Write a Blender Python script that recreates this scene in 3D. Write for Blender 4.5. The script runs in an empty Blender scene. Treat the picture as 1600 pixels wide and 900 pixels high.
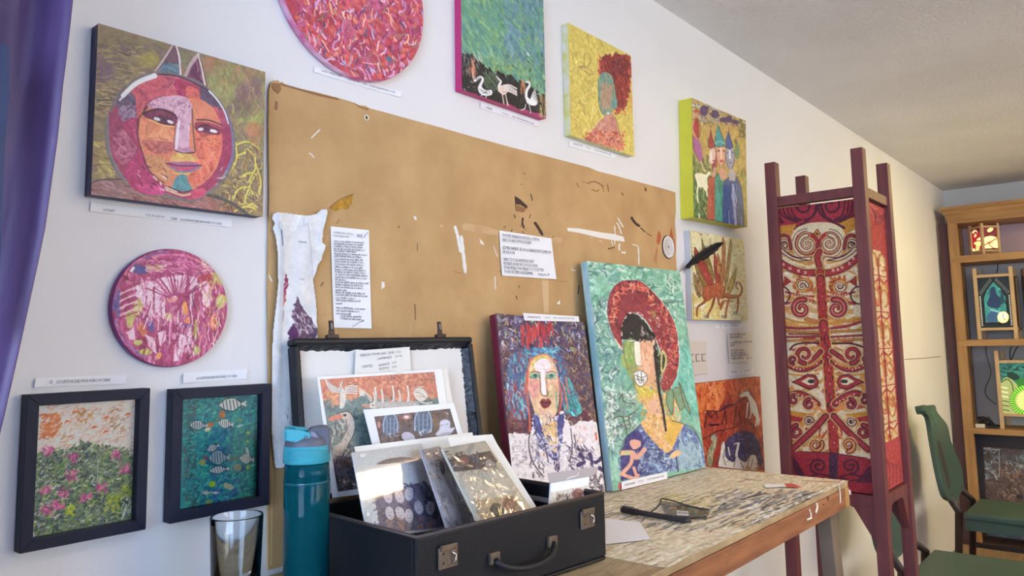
import bpy, bmesh, math, random
import numpy as np
from mathutils import Vector, Matrix
SC = bpy.context.scene
COL = SC.collection
PI = math.pi
# ------------------------------------------------------------------ camera
FPX, PCX, PCY = 1192.4, 800.0, 410.13          # focal length and principal point for the 1600x900 frame
YAW, PITCH, ROLL = .8724187, .1062361, -.0177044
CAMP = np.array([0, -1.1, 1.35])
_f = np.array([math.sin(YAW)*math.cos(PITCH), math.cos(YAW)*math.cos(PITCH), math.sin(PITCH)])
_r = np.array([math.cos(YAW), -math.sin(YAW), 0.]); _u = np.cross(_r, _f)
CR = _r*math.cos(ROLL)+_u*math.sin(ROLL); CU = -_r*math.sin(ROLL)+_u*math.cos(ROLL); CF = _f
cd = bpy.data.cameras.new('camera'); cam = bpy.data.objects.new('camera', cd); COL.objects.link(cam)
cam.matrix_world = Matrix(((CR[0], CU[0], -CF[0], CAMP[0]), (CR[1], CU[1], -CF[1], CAMP[1]),
                           (CR[2], CU[2], -CF[2], CAMP[2]), (0, 0, 0, 1)))
cd.sensor_width = 36; cd.lens = FPX/1600*36; cd.shift_y = (PCY-450)/1600; cd.clip_start = .02
SC.camera = cam
# ------------------------------------------------------------------ world, exposure, daylight through the windows and an added fill
W = bpy.data.worlds.new('sky'); SC.world = W; W.use_nodes = True
bg = W.node_tree.nodes['Background']; bg.inputs[0].default_value = (.985, .975, .84, 1); bg.inputs[1].default_value = 6.9
SC.view_settings.view_transform = 'Standard'; SC.view_settings.look = 'None'
SC.view_settings.gamma = 1; SC.view_settings.use_curve_mapping = False
SC.view_settings.exposure = -0.04
def area(name, loc, target, sx, sy, power, col):
    l = bpy.data.lights.new(name, 'AREA'); l.shape = 'RECTANGLE'; l.size = sx; l.size_y = sy; l.energy = power; l.color = col
    o = bpy.data.objects.new(name, l); COL.objects.link(o); o.location = loc
    o.rotation_euler = (Vector(target)-Vector(loc)).to_track_quat('-Z', 'Y').to_euler(); return o
LIGHTS = [
 ('window_daylight', (4.8, -4.12, 1.7), (4.4, 0, 1.35), 1.9, 0.95, 15.5, (1.000, 0.606, 0.258)),
 ('window_daylight_near', (0.2, -4.12, 1.7), (0.4, 0, 1.35), 1.3, 0.95, 26, (0.15, 0.36, 1.000)),
 ('fill_light_middle', (2.3, -4.12, 1.7), (2.3, 0, 1.35), 1.7, 0.95, 14, (1.000, 0.964, 0.821)),  # added unseen fill, lifts the dark wall beside the red column
 ('side_window_daylight', (-1.42, -1.4, 1.55), (1, -1.2, 1.4), 1.3, 1.3, 46, (0.25, 0.52, 1.000)),
 ('ceiling_tube_light', (1.865, -1.59, 2.325), (1.865, -1.59, 0), 0.46, 0.15, 15.5, (1.000, 0.677, 0.387)),
 ('warm_lamp_light', (4.7, -1.25, 2.25), (4.6, -0.6, 0), 0.35, 0.35, 17.5, (1.000, 0.82, 0.26)),
]
for a_ in LIGHTS: area(*a_)
# ------------------------------------------------------------------ helpers
def unit(v): v = np.array(v, float); return v/np.linalg.norm(v)
def ray(x, y): return CF+(x-PCX)/FPX*CR-(y-PCY)/FPX*CU
def onY(x, y, Y=0.): d = ray(x, y); return CAMP+d*(Y-CAMP[1])/d[1]
def onZ(x, y, Z): d = ray(x, y); return CAMP+d*(Z-CAMP[2])/d[2]
def onX(x, y, X): d = ray(x, y); return CAMP+d*(X-CAMP[0])/d[0]
def pr(P):
    d = np.asarray(P, float)-CAMP; return (PCX+FPX*(d@CR)/(d@CF), PCY-FPX*(d@CU)/(d@CF))
class Plane:
    """a plane of the room: origin, unit axes U (along) and V (up), normal N = towards the room"""
    def __init__(s, O, U, V):
        s.O = np.array(O, float); s.U = unit(U); V = np.array(V, float); s.V = unit(V-s.U*(V@s.U)); s.N = np.cross(s.U, s.V)
    def shift(s, n): return Plane(s.O+s.N*n, s.U, s.V)
    def at(s, x, y):
        d = ray(x, y); return CAMP+d*((s.O-CAMP)@s.N)/(d@s.N)
    def uv(s, P): return np.array([(P-s.O)@s.U, (P-s.O)@s.V])
    def P(s, u, v, n=0.): return s.O+s.U*u+s.V*v+s.N*n
def wallp(Y): return Plane((0, Y, 0), (1, 0, 0), (0, 0, 1))
def lean(O, az, deg):
    a = math.radians(az); U = np.array([math.sin(a), math.cos(a), 0]); b = np.array([-math.cos(a), math.sin(a), 0])
    t = math.radians(deg); return Plane(O, U, b*math.sin(t)+np.array([0, 0, 1.])*math.cos(t))
def from3(BL, BR, TL): return Plane(BL, np.array(BR)-BL, np.array(TL)-BL)
def s2l(c):
    c = np.clip(np.asarray(c, float)/255., 0, 1); return np.where(c <= .04045, c/12.92, ((c+.055)/1.055)**2.4)
MATS = {}
def mat(name, col, rough=.6, metal=0., bump=0., bscale=40., var=0., vscale=8., col2=None, coat=0., spec=.5, stretch=None, detail=4):
    if name in MATS: return MATS[name]
    m = bpy.data.materials.new(name); m.use_nodes = True; nt = m.node_tree; N, L = nt.nodes, nt.links; b = N['Principled BSDF']
    c = s2l(col); b.inputs['Base Color'].default_value = (*c, 1); b.inputs['Roughness'].default_value = rough; b.inputs['Metallic'].default_value = metal
    b.inputs['Specular IOR Level'].default_value = spec; b.inputs['Coat Weight'].default_value = coat; b.inputs['Coat Roughness'].default_value = .08
    tc = N.new('ShaderNodeTexCoord'); mp = N.new('ShaderNodeMapping'); L.new(tc.outputs['Object'], mp.inputs['Vector'])
    if stretch: mp.inputs['Scale'].default_value = stretch
    if var or col2 is not None:
        n = N.new('ShaderNodeTexNoise'); n.inputs['Scale'].default_value = vscale; n.inputs['Detail'].default_value = detail
        L.new(mp.outputs[0], n.inputs['Vector']); r = N.new('ShaderNodeValToRGB'); L.new(n.outputs['Fac'], r.inputs[0])
        c2 = s2l(col2) if col2 is not None else c*(1-var)
        r.color_ramp.elements[0].position = .35; r.color_ramp.elements[1].position = .65
        r.color_ramp.elements[0].color = (*c2, 1); r.color_ramp.elements[1].color = (*c, 1); L.new(r.outputs[0], b.inputs['Base Color'])
    if bump:
        n = N.new('ShaderNodeTexNoise'); n.inputs['Scale'].default_value = bscale; n.inputs['Detail'].default_value = 5
        L.new(mp.outputs[0], n.inputs['Vector']); k = N.new('ShaderNodeBump'); k.inputs['Strength'].default_value = min(1, bump); k.inputs['Distance'].default_value = .004*max(1, bump)
        L.new(n.outputs['Fac'], k.inputs['Height']); L.new(k.outputs[0], b.inputs['Normal'])
    MATS[name] = m; return m
def glassmat(name, col, rough=.02, ior=1.45, trans=1.):
    if name in MATS: return MATS[name]
    m = mat(name, col, rough); b = m.node_tree.nodes['Principled BSDF']; b.inputs['Transmission Weight'].default_value = trans; b.inputs['IOR'].default_value = ior
    return m
def filmmat(name, f=.08, rough=.06, tint=(255, 255, 255), wrinkle=0., wscale=30.):
    """thin clear plastic: mostly transparent with a glossy surface"""
    m = bpy.data.materials.new(name); m.use_nodes = True; nt = m.node_tree; N, L = nt.nodes, nt.links; N.remove(N['Principled BSDF'])
    t = N.new('ShaderNodeBsdfTransparent'); t.inputs[0].default_value = (*s2l(tint), 1); g = N.new('ShaderNodeBsdfGlossy'); g.inputs['Roughness'].default_value = rough
    x = N.new('ShaderNodeMixShader'); fr = N.new('ShaderNodeFresnel'); fr.inputs['IOR'].default_value = 1.5
    ad = N.new('ShaderNodeMath'); ad.operation = 'ADD'; ad.use_clamp = True; ad.inputs[1].default_value = f
    L.new(fr.outputs[0], ad.inputs[0]); L.new(ad.outputs[0], x.inputs[0]); L.new(t.outputs[0], x.inputs[1]); L.new(g.outputs[0], x.inputs[2]); L.new(x.outputs[0], N['Material Output'].inputs[0])
    if wrinkle:
        n = N.new('ShaderNodeTexNoise'); n.inputs['Scale'].default_value = wscale; n.inputs['Distortion'].default_value = 1.2; k = N.new('ShaderNodeBump'); k.inputs['Strength'].default_value = wrinkle; k.inputs['Distance'].default_value = .01
        tc = N.new('ShaderNodeTexCoord'); L.new(tc.outputs['Object'], n.inputs['Vector']); L.new(n.outputs['Fac'], k.inputs['Height']); L.new(k.outputs[0], g.inputs['Normal']); L.new(k.outputs[0], fr.inputs['Normal'])
    MATS[name] = m; return m
def paintmat(name, rough=.5, emit=0., bump=.25, bscale=350., coat=0., var=.0):
    if name in MATS: return MATS[name]
    m = bpy.data.materials.new(name); m.use_nodes = True; nt = m.node_tree; N, L = nt.nodes, nt.links; b = N['Principled BSDF']
    a = N.new('ShaderNodeVertexColor'); a.layer_name = 'Col'; L.new(a.outputs[0], b.inputs['Base Color']); b.inputs['Roughness'].default_value = rough
    b.inputs['Coat Weight'].default_value = coat; b.inputs['Coat Roughness'].default_value = .05
    if emit:
        L.new(a.outputs[0], b.inputs['Emission Color']); b.inputs['Emission Strength'].default_value = emit
    if bump:
        tc = N.new('ShaderNodeTexCoord'); n = N.new('ShaderNodeTexNoise'); n.inputs['Scale'].default_value = bscale; n.inputs['Detail'].default_value = 3
        L.new(tc.outputs['Object'], n.inputs['Vector']); k = N.new('ShaderNodeBump'); k.inputs['Strength'].default_value = bump; k.inputs['Distance'].default_value = .001
        L.new(n.outputs['Fac'], k.inputs['Height']); L.new(k.outputs[0], b.inputs['Normal'])
    MATS[name] = m; return m
def tag(o, label=None, cat=None, group=None, kind=None):
    if label: o['label'] = label
    if cat: o['category'] = cat
    if group: o['group'] = group
    if kind: o['kind'] = kind
    return o
BASE = {}
def thing(name, label, cat, loc, group=None):
    o = bpy.data.objects.new(name, None); COL.objects.link(o); o.location = tuple(loc); o.empty_display_size = .03
    BASE[o.name] = np.array(loc, float); return tag(o, label, cat, group)
def link_mesh(name, me, m, parent=None, label=None, origin=None):
    """mesh data is in world coordinates; it is re-based on its thing's (or its own) origin"""
    o = bpy.data.objects.new(name, me); COL.objects.link(o)
    if parent is not None:
        b = BASE.get(parent.name, np.zeros(3)); o.parent = parent
    else:
        n = len(me.vertices); a = np.empty(n*3, 'f'); me.vertices.foreach_get('co', a); a = a.reshape(-1, 3)
        b = np.array([(a[:, 0].min()+a[:, 0].max())/2, (a[:, 1].min()+a[:, 1].max())/2, a[:, 2].min()]) if origin is None else np.array(origin, float)
        o.location = tuple(b)
    me.transform(Matrix.Translation(-Vector(b))); BASE[o.name] = b
    if m is not None and not me.materials: me.materials.append(m)
    if label: o['label'] = label
    return o
class MB:
    def __init__(s): s.v = []; s.f = []; s.smooth = []
    def add(s, vs, fs, sm=False):
        n = len(s.v); s.v += [tuple(map(float, p)) for p in vs]; s.f += [tuple(i+n for i in f) for f in fs]; s.smooth += [sm]*len(fs); return s
    def box(s, x0, x1, y0, y1, z0, z1):
        return s.add([(x0, y0, z0), (x1, y0, z0), (x1, y1, z0), (x0, y1, z0), (x0, y0, z1), (x1, y0, z1), (x1, y1, z1), (x0, y1, z1)],
                     [(0, 3, 2, 1), (4, 5, 6, 7), (0, 1, 5, 4), (1, 2, 6, 5), (2, 3, 7, 6), (3, 0, 4, 7)])
    def pbox(s, pl, u0, u1, v0, v1, n0, n1):
        c = [pl.P(u, v, n) for n in (n0, n1) for (u, v) in ((u0, v0), (u1, v0), (u1, v1), (u0, v1))]
        return s.add(c, [(0, 3, 2, 1), (4, 5, 6, 7), (0, 1, 5, 4), (1, 2, 6, 5), (2, 3, 7, 6), (3, 0, 4, 7)])
    def prism(s, pts, off):
        """polygon of 3D points extruded by the vector off"""
        n = len(pts); a = [np.array(p, float) for p in pts]; b = [p+np.array(off) for p in a]
        return s.add(a+b, [tuple(range(n)), tuple(range(2*n-1, n-1, -1))]+[(i, i+n, (i+1) % n+n, (i+1) % n) for i in range(n)])
    def bar(s, a, b, w, h, up=(0, 0, 1)):
        a = np.array(a, float); b = np.array(b, float); d = unit(b-a); x = np.cross(d, up)
        x = unit(x) if np.linalg.norm(x) > 1e-5 else np.array([1., 0, 0]); y = np.cross(x, d)
        c = [p+x*sx*w/2+y*sy*h/2 for p in (a, b) for sx, sy in ((-1, -1), (1, -1), (1, 1), (-1, 1))]
        return s.add(c, [(0, 1, 2, 3), (7, 6, 5, 4), (0, 4, 5, 1), (1, 5, 6, 2), (2, 6, 7, 3), (3, 7, 4, 0)])
    def tube(s, pts, r, n=8, cap=True):
        pts = [np.array(p, float) for p in pts]; rs = r if hasattr(r, '__len__') else [r]*len(pts); vs = []; fs = []; prev = None
        for i, p in enumerate(pts):
            d = unit(pts[min(i+1, len(pts)-1)]-pts[max(i-1, 0)])
            if prev is None: prev = np.cross(d, (0, 0, 1)) if abs(d[2]) < .9 else np.cross(d, (0, 1, 0))
            x = unit(prev-d*(prev@d)); y = np.cross(d, x); prev = x
            vs += [p+rs[i]*(x*math.cos(2*PI*k/n)+y*math.sin(2*PI*k/n)) for k in range(n)]
        for i in range(len(pts)-1):
            fs += [(i*n+k, i*n+(k+1) % n, (i+1)*n+(k+1) % n, (i+1)*n+k) for k in range(n)]
        s.add(vs, fs, True)
        if cap: s.f += [tuple(len(s.v)-len(vs)+k for k in range(n))[::-1], tuple(len(s.v)-n+k for k in range(n))]; s.smooth += [False, False]
        return s
    def lathe(s, c, prof, n=40, axis=(0, 0, 1), xax=(1, 0, 0), close=False):
        c = np.array(c, float); ax = unit(axis); x = np.array(xax, float); x = unit(x-ax*(x@ax)); y = np.cross(ax, x); vs = []; fs = []
        for r, z in prof: vs += [c+ax*z+r*(x*math.cos(2*PI*k/n)+y*math.sin(2*PI*k/n)) for k in range(n)]
        m = len(prof)
        for i in range(m if close else m-1):
            j = (i+1) % m; fs += [(i*n+k, i*n+(k+1) % n, j*n+(k+1) % n, j*n+k) for k in range(n)]
        return s.add(vs, fs, True)
    def build(s, name, m, parent=None, label=None, origin=None, bevel=0., seg=2):
        me = bpy.data.meshes.new(name); me.from_pydata(s.v, [], s.f); me.validate()
        if len(me.polygons) == len(s.smooth): me.polygons.foreach_set('use_smooth', s.smooth)
        bm = bmesh.new(); bm.from_mesh(me); bmesh.ops.recalc_face_normals(bm, faces=bm.faces); bm.to_mesh(me); bm.free()
        o = link_mesh(name, me, m, parent, label, origin)
        if bevel:
            b = o.modifiers.new('bevel', 'BEVEL'); b.width = bevel; b.segments = seg; b.limit_method = 'ANGLE'; b.harden_normals = False
        return o
def pquad(pl, px): return [pl.at(*p) for p in px]
def sheet(pl, px, t=.0006, n=0.): # thin plate with the outline of px lying on a plane
    P = [pl.at(*p)+pl.N*(n) for p in px]; return MB().prism(P, -pl.N*t)
def text_mesh(s, pl, a, b, h, m, parent, name='lettering', bold=0., n=.0005, up=None):
    """real type, its baseline from a to b on plane pl; h = cap height in metres"""
    c = bpy.data.curves.new('t', 'FONT'); c.body = s; c.resolution_u = 1; c.fill_mode = 'FRONT'; c.offset = bold
    o = bpy.data.objects.new('t', c); COL.objects.link(o); dg = bpy.context.evaluated_depsgraph_get()
    me = bpy.data.meshes.new_from_object(o.evaluated_get(dg)); bpy.data.objects.remove(o); bpy.data.curves.remove(c)
    k = len(me.vertices); co = np.empty(k*3, 'f'); me.vertices.foreach_get('co', co); co = co.reshape(-1, 3)
    x0, x1 = co[:, 0].min(), co[:, 0].max(); A = pl.at(*a)+pl.N*n; B = pl.at(*b)+pl.N*n; d = unit(B-A); v = np.cross(pl.N, d)
    out = A[None]+np.outer((co[:, 0]-x0)/(x1-x0)*np.linalg.norm(B-A), d)+np.outer(co[:, 1]/.7*h, v)
    me.vertices.foreach_set('co', out.astype('f').ravel()); me.name = name; me.materials.clear()
    return link_mesh(name, me, m, parent)
# ------------------------------------------------------------------ painting on a fine grid (vertex colours + relief)
rng = np.random.default_rng(7)
def homog(src, dst):
    A = []
    for (x, y), (u, v) in zip(src, dst):
        A += [[x, y, 1, 0, 0, 0, -u*x, -u*y], [0, 0, 0, x, y, 1, -v*x, -v*y]]
    h = np.linalg.solve(np.array(A, float), np.array([c for p in dst for c in p], float)); return np.append(h, 1).reshape(3, 3)
def hap(H, P):
    P = np.asarray(P, float); q = np.c_[P, np.ones(len(P))]@H.T; return q[:, :2]/q[:, 2:]
class Canvas:
    """a paint surface: quad given by its TL, TR, BR, BL corners on the plane; paint coordinates are mapped by homography"""
    def __init__(s, pl, q, res=1.2, white=(214, 213, 214), base=(200, 200, 200), maxn=340):
        s.pl = pl; s.q = [tuple(map(float, p)) for p in q]; D = lambda a, b: math.hypot(a[0]-b[0], a[1]-b[1])
        w = (D(q[0], q[1])+D(q[3], q[2]))/2; h = (D(q[0], q[3])+D(q[1], q[2]))/2
        k = min(res, maxn/max(w, h)); s.nx = max(4, int(w*k)); s.ny = max(4, int(h*k)); s.k = k
        s.H = homog(s.q, [(0, 0), (s.nx, 0), (s.nx, s.ny), (0, s.ny)]); s.Hi = np.linalg.inv(s.H)
        s.c = np.ones((s.ny+1, s.nx+1, 3))*np.array(base, float); s.h = np.zeros((s.ny+1, s.nx+1)); s.white = white
        s.t = (0, 0, 1.); s.mask = None; s.alpha = None
    def z(s, x0, y0, k): s.t = (x0, y0, k); return s
    def g(s, pts): return hap(s.H, [(s.t[0]+a/s.t[2], s.t[1]+b/s.t[2]) for a, b in pts])
    def sc(s): return s.k/s.t[2]
    def _win(s, x0, x1, y0, y1):
        i0, i1 = max(0, int(x0)), min(s.nx, int(x1)+1); j0, j1 = max(0, int(y0)), min(s.ny, int(y1)+1)
        if i1 < i0 or j1 < j0: return None
        return i0, i1+1, j0, j1+1
    def _put(s, w, a, col, h=0.):
        i0, i1, j0, j1 = w; a = a[..., None]
        if s.mask is not None: a = a*s.mask[j0:j1, i0:i1, None]
        s.c[j0:j1, i0:i1] = s.c[j0:j1, i0:i1]*(1-a)+np.array(col, float)*a
        if h: s.h[j0:j1, i0:i1] += a[..., 0]*h
    def inside(s, P, w):
        i0, i1, j0, j1 = w; X, Y = np.meshgrid(np.arange(i0, i1), np.arange(j0, j1)); c = np.zeros(X.shape, bool)
        n = len(P)
        for i in range(n):
            xa, ya = P[i]; xb, yb = P[i-1]
            if ya == yb: continue
            c ^= ((ya > Y) != (yb > Y)) & (X < (xb-xa)*(Y-ya)/(yb-ya)+xa)
        return c.astype(float)
    def poly(s, pts, col, a=1., h=.3, smooth=False, jag=0.):
        P = s.g(pts)
        if smooth: P = np.array(cat(P, True))
        if jag:
            P = np.array(dense(P, 3.)); P = P+rng.normal(0, jag, P.shape)
        w = s._win(P[:, 0].min(), P[:, 0].max()+1, P[:, 1].min(), P[:, 1].max()+1)
        if w: s._put(w, s.inside(P, w)*a, col, h)
        return s
    def clip(s, pts=None, smooth=False):
        if pts is None: s.mask = None; return s
        P = s.g(pts)
        if smooth: P = np.array(cat(P, True))
        s.mask = s.inside(P, (0, s.nx+1, 0, s.ny+1)); return s
    def seg(s, P, r, col, a=1., h=.3, r2=None):
        P = np.asarray(P, float); R = max(r, r2 or 0)+1
        w = s._win(P[:, 0].min()-R, P[:, 0].max()+R, P[:, 1].min()-R, P[:, 1].max()+R)
        if not w: return
        i0, i1, j0, j1 = w; X, Y = np.meshgrid(np.arange(i0, i1), np.arange(j0, j1)); A = np.zeros(X.shape); n = len(P)-1
        for i in range(n):
            p, q = P[i], P[i+1]; d = q-p; L2 = d@d+1e-9; t = np.clip(((X-p[0])*d[0]+(Y-p[1])*d[1])/L2, 0, 1)
            D = np.hypot(X-p[0]-t*d[0], Y-p[1]-t*d[1]); rr = r if r2 is None else r+(r2-r)*((i+t)/n)
            A = np.maximum(A, np.clip(rr-D+.5, 0, 1)*np.minimum(1, 2*np.maximum(rr, .25)))
        s._put(w, A*a, col, h)
    def line(s, pts, wd, col, a=1., h=.3, smooth=True, w2=None):
        P = s.g(pts)
        if smooth and len(P) > 2: P = np.array(cat(P, False))
        s.seg(P, wd*s.sc()/2, col, a, h, None if w2 is None else w2*s.sc()/2); return s
    def ell(s, cx, cy, rx, ry, col, ang=0., a=1., h=.3):
        t = np.linspace(0, 2*PI, 28, endpoint=False); ca, sa = math.cos(ang), math.sin(ang)
        return s.poly([(cx+rx*math.cos(q)*ca-ry*math.sin(q)*sa, cy+rx*math.cos(q)*sa+ry*math.sin(q)*ca) for q in t], col, a, h)
    def dabs(s, box, n, cols, ln=(6, 14), wd=(2, 4), ang=(0, PI), a=(.5, 1.), h=.5, jit=10, curve=.45):
        """n brush dabs scattered in box (x0,y0,x1,y1), colours picked from cols"""
        x0, y0, x1, y1 = box; cols = np.array(cols, float); k = s.sc()
        X = rng.uniform(x0, x1, n); Y = rng.uniform(y0, y1, n); G = s.g(list(zip(X, Y)))
        for i in range(n):
            if s.mask is not None:
                gi, gj = int(G[i][0]), int(G[i][1])
                if not (0 <= gi <= s.nx and 0 <= gj <= s.ny) or s.mask[gj, gi] < .5: continue
            t = rng.uniform(*ang); L = rng.uniform(*ln)*k/2; d = np.array([math.cos(t), math.sin(t)])*L; c = cols[rng.integers(len(cols))]+rng.normal(0, jit)
            b = np.array([-d[1], d[0]])*rng.uniform(-curve, curve)
            s.seg([G[i]-d, G[i]-d*.4+b*.8, G[i]+d*.4+b*.8, G[i]+d], rng.uniform(*wd)*k/2, np.clip(c, 4, 250), rng.uniform(*a), rng.uniform(-h*.3, h))
        return s
    def noise(s, cell=8, amp=14, chroma=4):
        """soft irregular tone variation of the paint layer"""
        for cs, am in ((cell, amp), (cell/2.5, amp*.7), (1.6, amp*.35)):
            gx, gy = int(s.nx/cs)+3, int(s.ny/cs)+3; R = rng.normal(0, 1, (gy, gx, 3))*chroma/10.+rng.normal(0, 1, (gy, gx, 1))
            x = np.arange(s.nx+1)/cs; y = np.arange(s.ny+1)/cs; xi = x.astype(int); yi = y.astype(int); fx = (x-xi)[None, :, None]; fy = (y-yi)[:, None, None]
            a = R[yi][:, xi]; b = R[yi][:, xi+1]; c = R[yi+1][:, xi]; d = R[yi+1][:, xi+1]
            n = (a*(1-fx)+b*fx)*(1-fy)+(c*(1-fx)+d*fx)*fy; n = n*am
            if s.mask is not None: n = n*s.mask[..., None]
            s.c = np.clip(s.c+n, 4, 252)
        return s
    def build(s, name, m, parent, label=None, off=.0004, relief=.0003, shape=None, curl=None, keep=None, origin=None, sat=.9):
        ny, nx = s.ny, s.nx; X, Y = np.meshgrid(np.arange(nx+1), np.arange(ny+1)); px = hap(s.Hi, np.c_[X.ravel(), Y.ravel()])
        pl = s.pl; D = CF[None]+np.outer((px[:, 0]-PCX)/FPX, CR)-np.outer((px[:, 1]-PCY)/FPX, CU)
        P = CAMP+D*(((pl.O-CAMP)@pl.N)/(D@pl.N))[:, None]
        idx = (np.arange(ny)[:, None]*(nx+1)+np.arange(nx)[None]).ravel(); F = np.c_[idx, idx+nx+1, idx+nx+2, idx+1]
        if shape is not None:                      # circle (u,v,r) on the plane
            cu, cv_, r = shape; uv = np.c_[(P-pl.O)@pl.U-cu, (P-pl.O)@pl.V-cv_]; d = np.hypot(uv[:, 0], uv[:, 1]); ok = d[F].min(1) < r*.9985; F = F[ok]
            over = d > r; P[over] -= (uv[over, :1]*(1-r/d[over])[:, None])*pl.U+(uv[over, 1:]*(1-r/d[over])[:, None])*pl.V
        if keep is not None:
            K = s.inside(s.g(keep), (0, nx+1, 0, ny+1)).ravel() > .5; F = F[K[F].sum(1) >= 2]
        hh = (s.h-s.h.mean()).ravel()
        if curl is not None: P = P+curl(X.ravel()/nx, Y.ravel()/ny)[:, None]*pl.N
        P = P+np.outer(off+np.clip(hh, -2, 3)*relief, pl.N)
        used = np.unique(F); rem = np.zeros(len(P), int); rem[used] = np.arange(len(used)); F = rem[F]; P = P[used]
        me = bpy.data.meshes.new(name); me.vertices.add(len(P)); me.vertices.foreach_set('co', P.astype('f').ravel())
        me.loops.add(F.size); me.loops.foreach_set('vertex_index', F.ravel().astype('i')); me.polygons.add(len(F))
        me.polygons.foreach_set('loop_start', np.arange(0, F.size, 4, dtype='i')); me.polygons.foreach_set('loop_total', np.full(len(F), 4, 'i'))
        me.polygons.foreach_set('use_smooth', np.ones(len(F), bool)); me.update(calc_edges=True)
        lin = s2l(s.c)/s2l(s.white)*.78; lum = lin@np.array([.3, .55, .15]); lin = lin*sat+lum[..., None]*(1-sat); lin = np.clip(lin, .004, .9).reshape(-1, 3)[used]
        at = me.color_attributes.new('Col', 'FLOAT_COLOR', 'POINT'); at.data.foreach_set('color', np.c_[lin, np.ones(len(lin))].astype('f').ravel())
        return link_mesh(name, me, m, parent, label, origin)
def cat(P, closed, n=5):
    P = [np.array(p, float) for p in P]; m = len(P); out = []
    for i in range(m if closed else m-1):
        a = P[(i-1) % m] if closed or i else P[0]; b = P[i]; c = P[(i+1) % m]; d = P[(i+2) % m] if closed or i+2 < m else P[-1]
        for k in range(n):
            t = k/n; out.append(.5*((2*b)+(c-a)*t+(2*a-5*b+4*c-d)*t*t+(-a+3*b-3*c+d)*t**3))
    if not closed: out.append(P[-1])
    return out
def dense(P, step):
    out = []; m = len(P)
    for i in range(m):
        a = np.array(P[i]); b = np.array(P[(i+1) % m]); k = max(1, int(np.linalg.norm(b-a)/step)); out += [a+(b-a)*j/k for j in range(k)]
    return out
def spiral(cx, cy, r0, r1, a0, turns, n=22, sx=1., sy=1.):
    return [(cx+sx*(r0+(r1-r0)*i/n)*math.cos(a0+turns*2*PI*i/n), cy+sy*(r0+(r1-r0)*i/n)*math.sin(a0+turns*2*PI*i/n)) for i in range(n+1)]
def rectq(pl, bl, tr): # upright rectangle on the plane from two picture corners; returns TL,TR,BR,BL projections and uv box
    a = pl.uv(pl.at(*bl)); b = pl.uv(pl.at(*tr)); return recuv(pl, a[0], b[0], a[1], b[1])
def recuv(pl, u0, u1, v0, v1):
    return [pr(pl.P(u, v)) for u, v in ((u0, v1), (u1, v1), (u1, v0), (u0, v0))], (u0, u1, v0, v1)
def body(root, pl, box, depth, m, label=None, bevel=.0015, name='canvas_edge'):
    u0, u1, v0, v1 = box; return MB().pbox(pl, u0, u1, v0, v1, -depth, -.0002).build(name, m, root, label, bevel=bevel)
def qbody(root, pl, q, depth, m, label=None, bevel=.0015, name='canvas_edge'):
    return MB().prism([pl.at(*p)-pl.N*.0002 for p in q], -pl.N*(depth-.0002)).build(name, m, root, label, bevel=bevel)
PAINT = paintmat('brushed paint', .48, bump=.35, bscale=400)
PRINT = paintmat('printed card', .4, bump=0)
# ================================================================== the setting
TZ = 1.0; CEIL = 2.39; XB = 6.15; YR = -4.2; XF = -1.5
WALLM = mat('warm white wall paint', (231, 229, 228), .62, bump=.12, bscale=260, var=.04, vscale=3)
def struct(name, mb, m, **k): o = mb.build(name, m, **k); o['kind'] = 'structure'; return o
wall = struct('wall_left', MB().box(XF-.1, XB+.1, 0, .1, 0, CEIL), WALLM)
struct('wall_back', MB().box(XB, XB+.1, YR-.1, 0, 0, CEIL), mat('cool white wall paint', (214, 216, 220), .6, bump=.12, bscale=200))
struct('floor', MB().box(XF-.1, XB+.1, YR-.1, .1, -.05, 0), mat('brown floorboards', (168, 138, 108), .45, bump=.2, bscale=20, var=.3, vscale=6, stretch=(1, 12, 1)))
CM = mat('stippled ceiling', (236, 236, 236), .9, bump=2.2, bscale=75, var=.09, vscale=2.2, detail=8)
struct('ceiling', MB().box(XF-.1, XB+.1, YR-.1, .1, CEIL, CEIL+.06), CM)
def holed(name, axis, at, th, a0, a1, holes, m):
    mb = MB(); cuts = sorted(holes); x = a0
    def bx(p, q, z0, z1):
        mb.box(p, q, at, at+th, z0, z1) if axis == 'y' else mb.box(at, at+th, p, q, z0, z1)
    for p, q, z0, z1 in cuts: bx(x, p, 0, CEIL); bx(p, q, 0, z0); bx(p, q, z1, CEIL); x = q
    bx(x, a1, 0, CEIL); struct(name, mb, m)
holed('wall_right', 'y', YR-.1, .1, XF-.1, XB+.1, [(-.5, .9, 1.2, 2.2), (1.4, 3.2, 1.2, 2.2), (3.8, 5.8, 1.2, 2.2)], WALLM)
holed('wall_front', 'x', XF-.1, .1, YR, 0, [(-2.1, -.7, .85, 2.2)], WALLM)
WF = mat('white window frame', (226, 226, 224), .4); PANE = filmmat('window glass', .02, .02)
def window(name, axis, at, p, q, z0, z1, parts):
    mb = MB(); n = parts
    def bx(a, b, c, d):
        mb.box(a, b, at-.03, at+.03, c, d) if axis == 'y' else mb.box(at-.03, at+.03, a, b, c, d)
    bx(p, p+.05, z0, z1); bx(q-.05, q, z0, z1); bx(p+.05, q-.05, z0, z0+.05); bx(p+.05, q-.05, z1-.05, z1)
    for i in range(1, n): x = p+(q-p)*i/n; bx(x-.025, x+.025, z0+.05, z1-.05)
    f = struct(name, mb, WF)
    g = MB()
    for i in range(n):
        a = p+(q-p)*i/n+.03; b = p+(q-p)*(i+1)/n-.03
        g.box(a, b, at-.003, at+.003, z0+.05, z1-.05) if axis == 'y' else g.box(at-.003, at+.003, a, b, z0+.05, z1-.05)
    g.build('window_glass', PANE, f)
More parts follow.
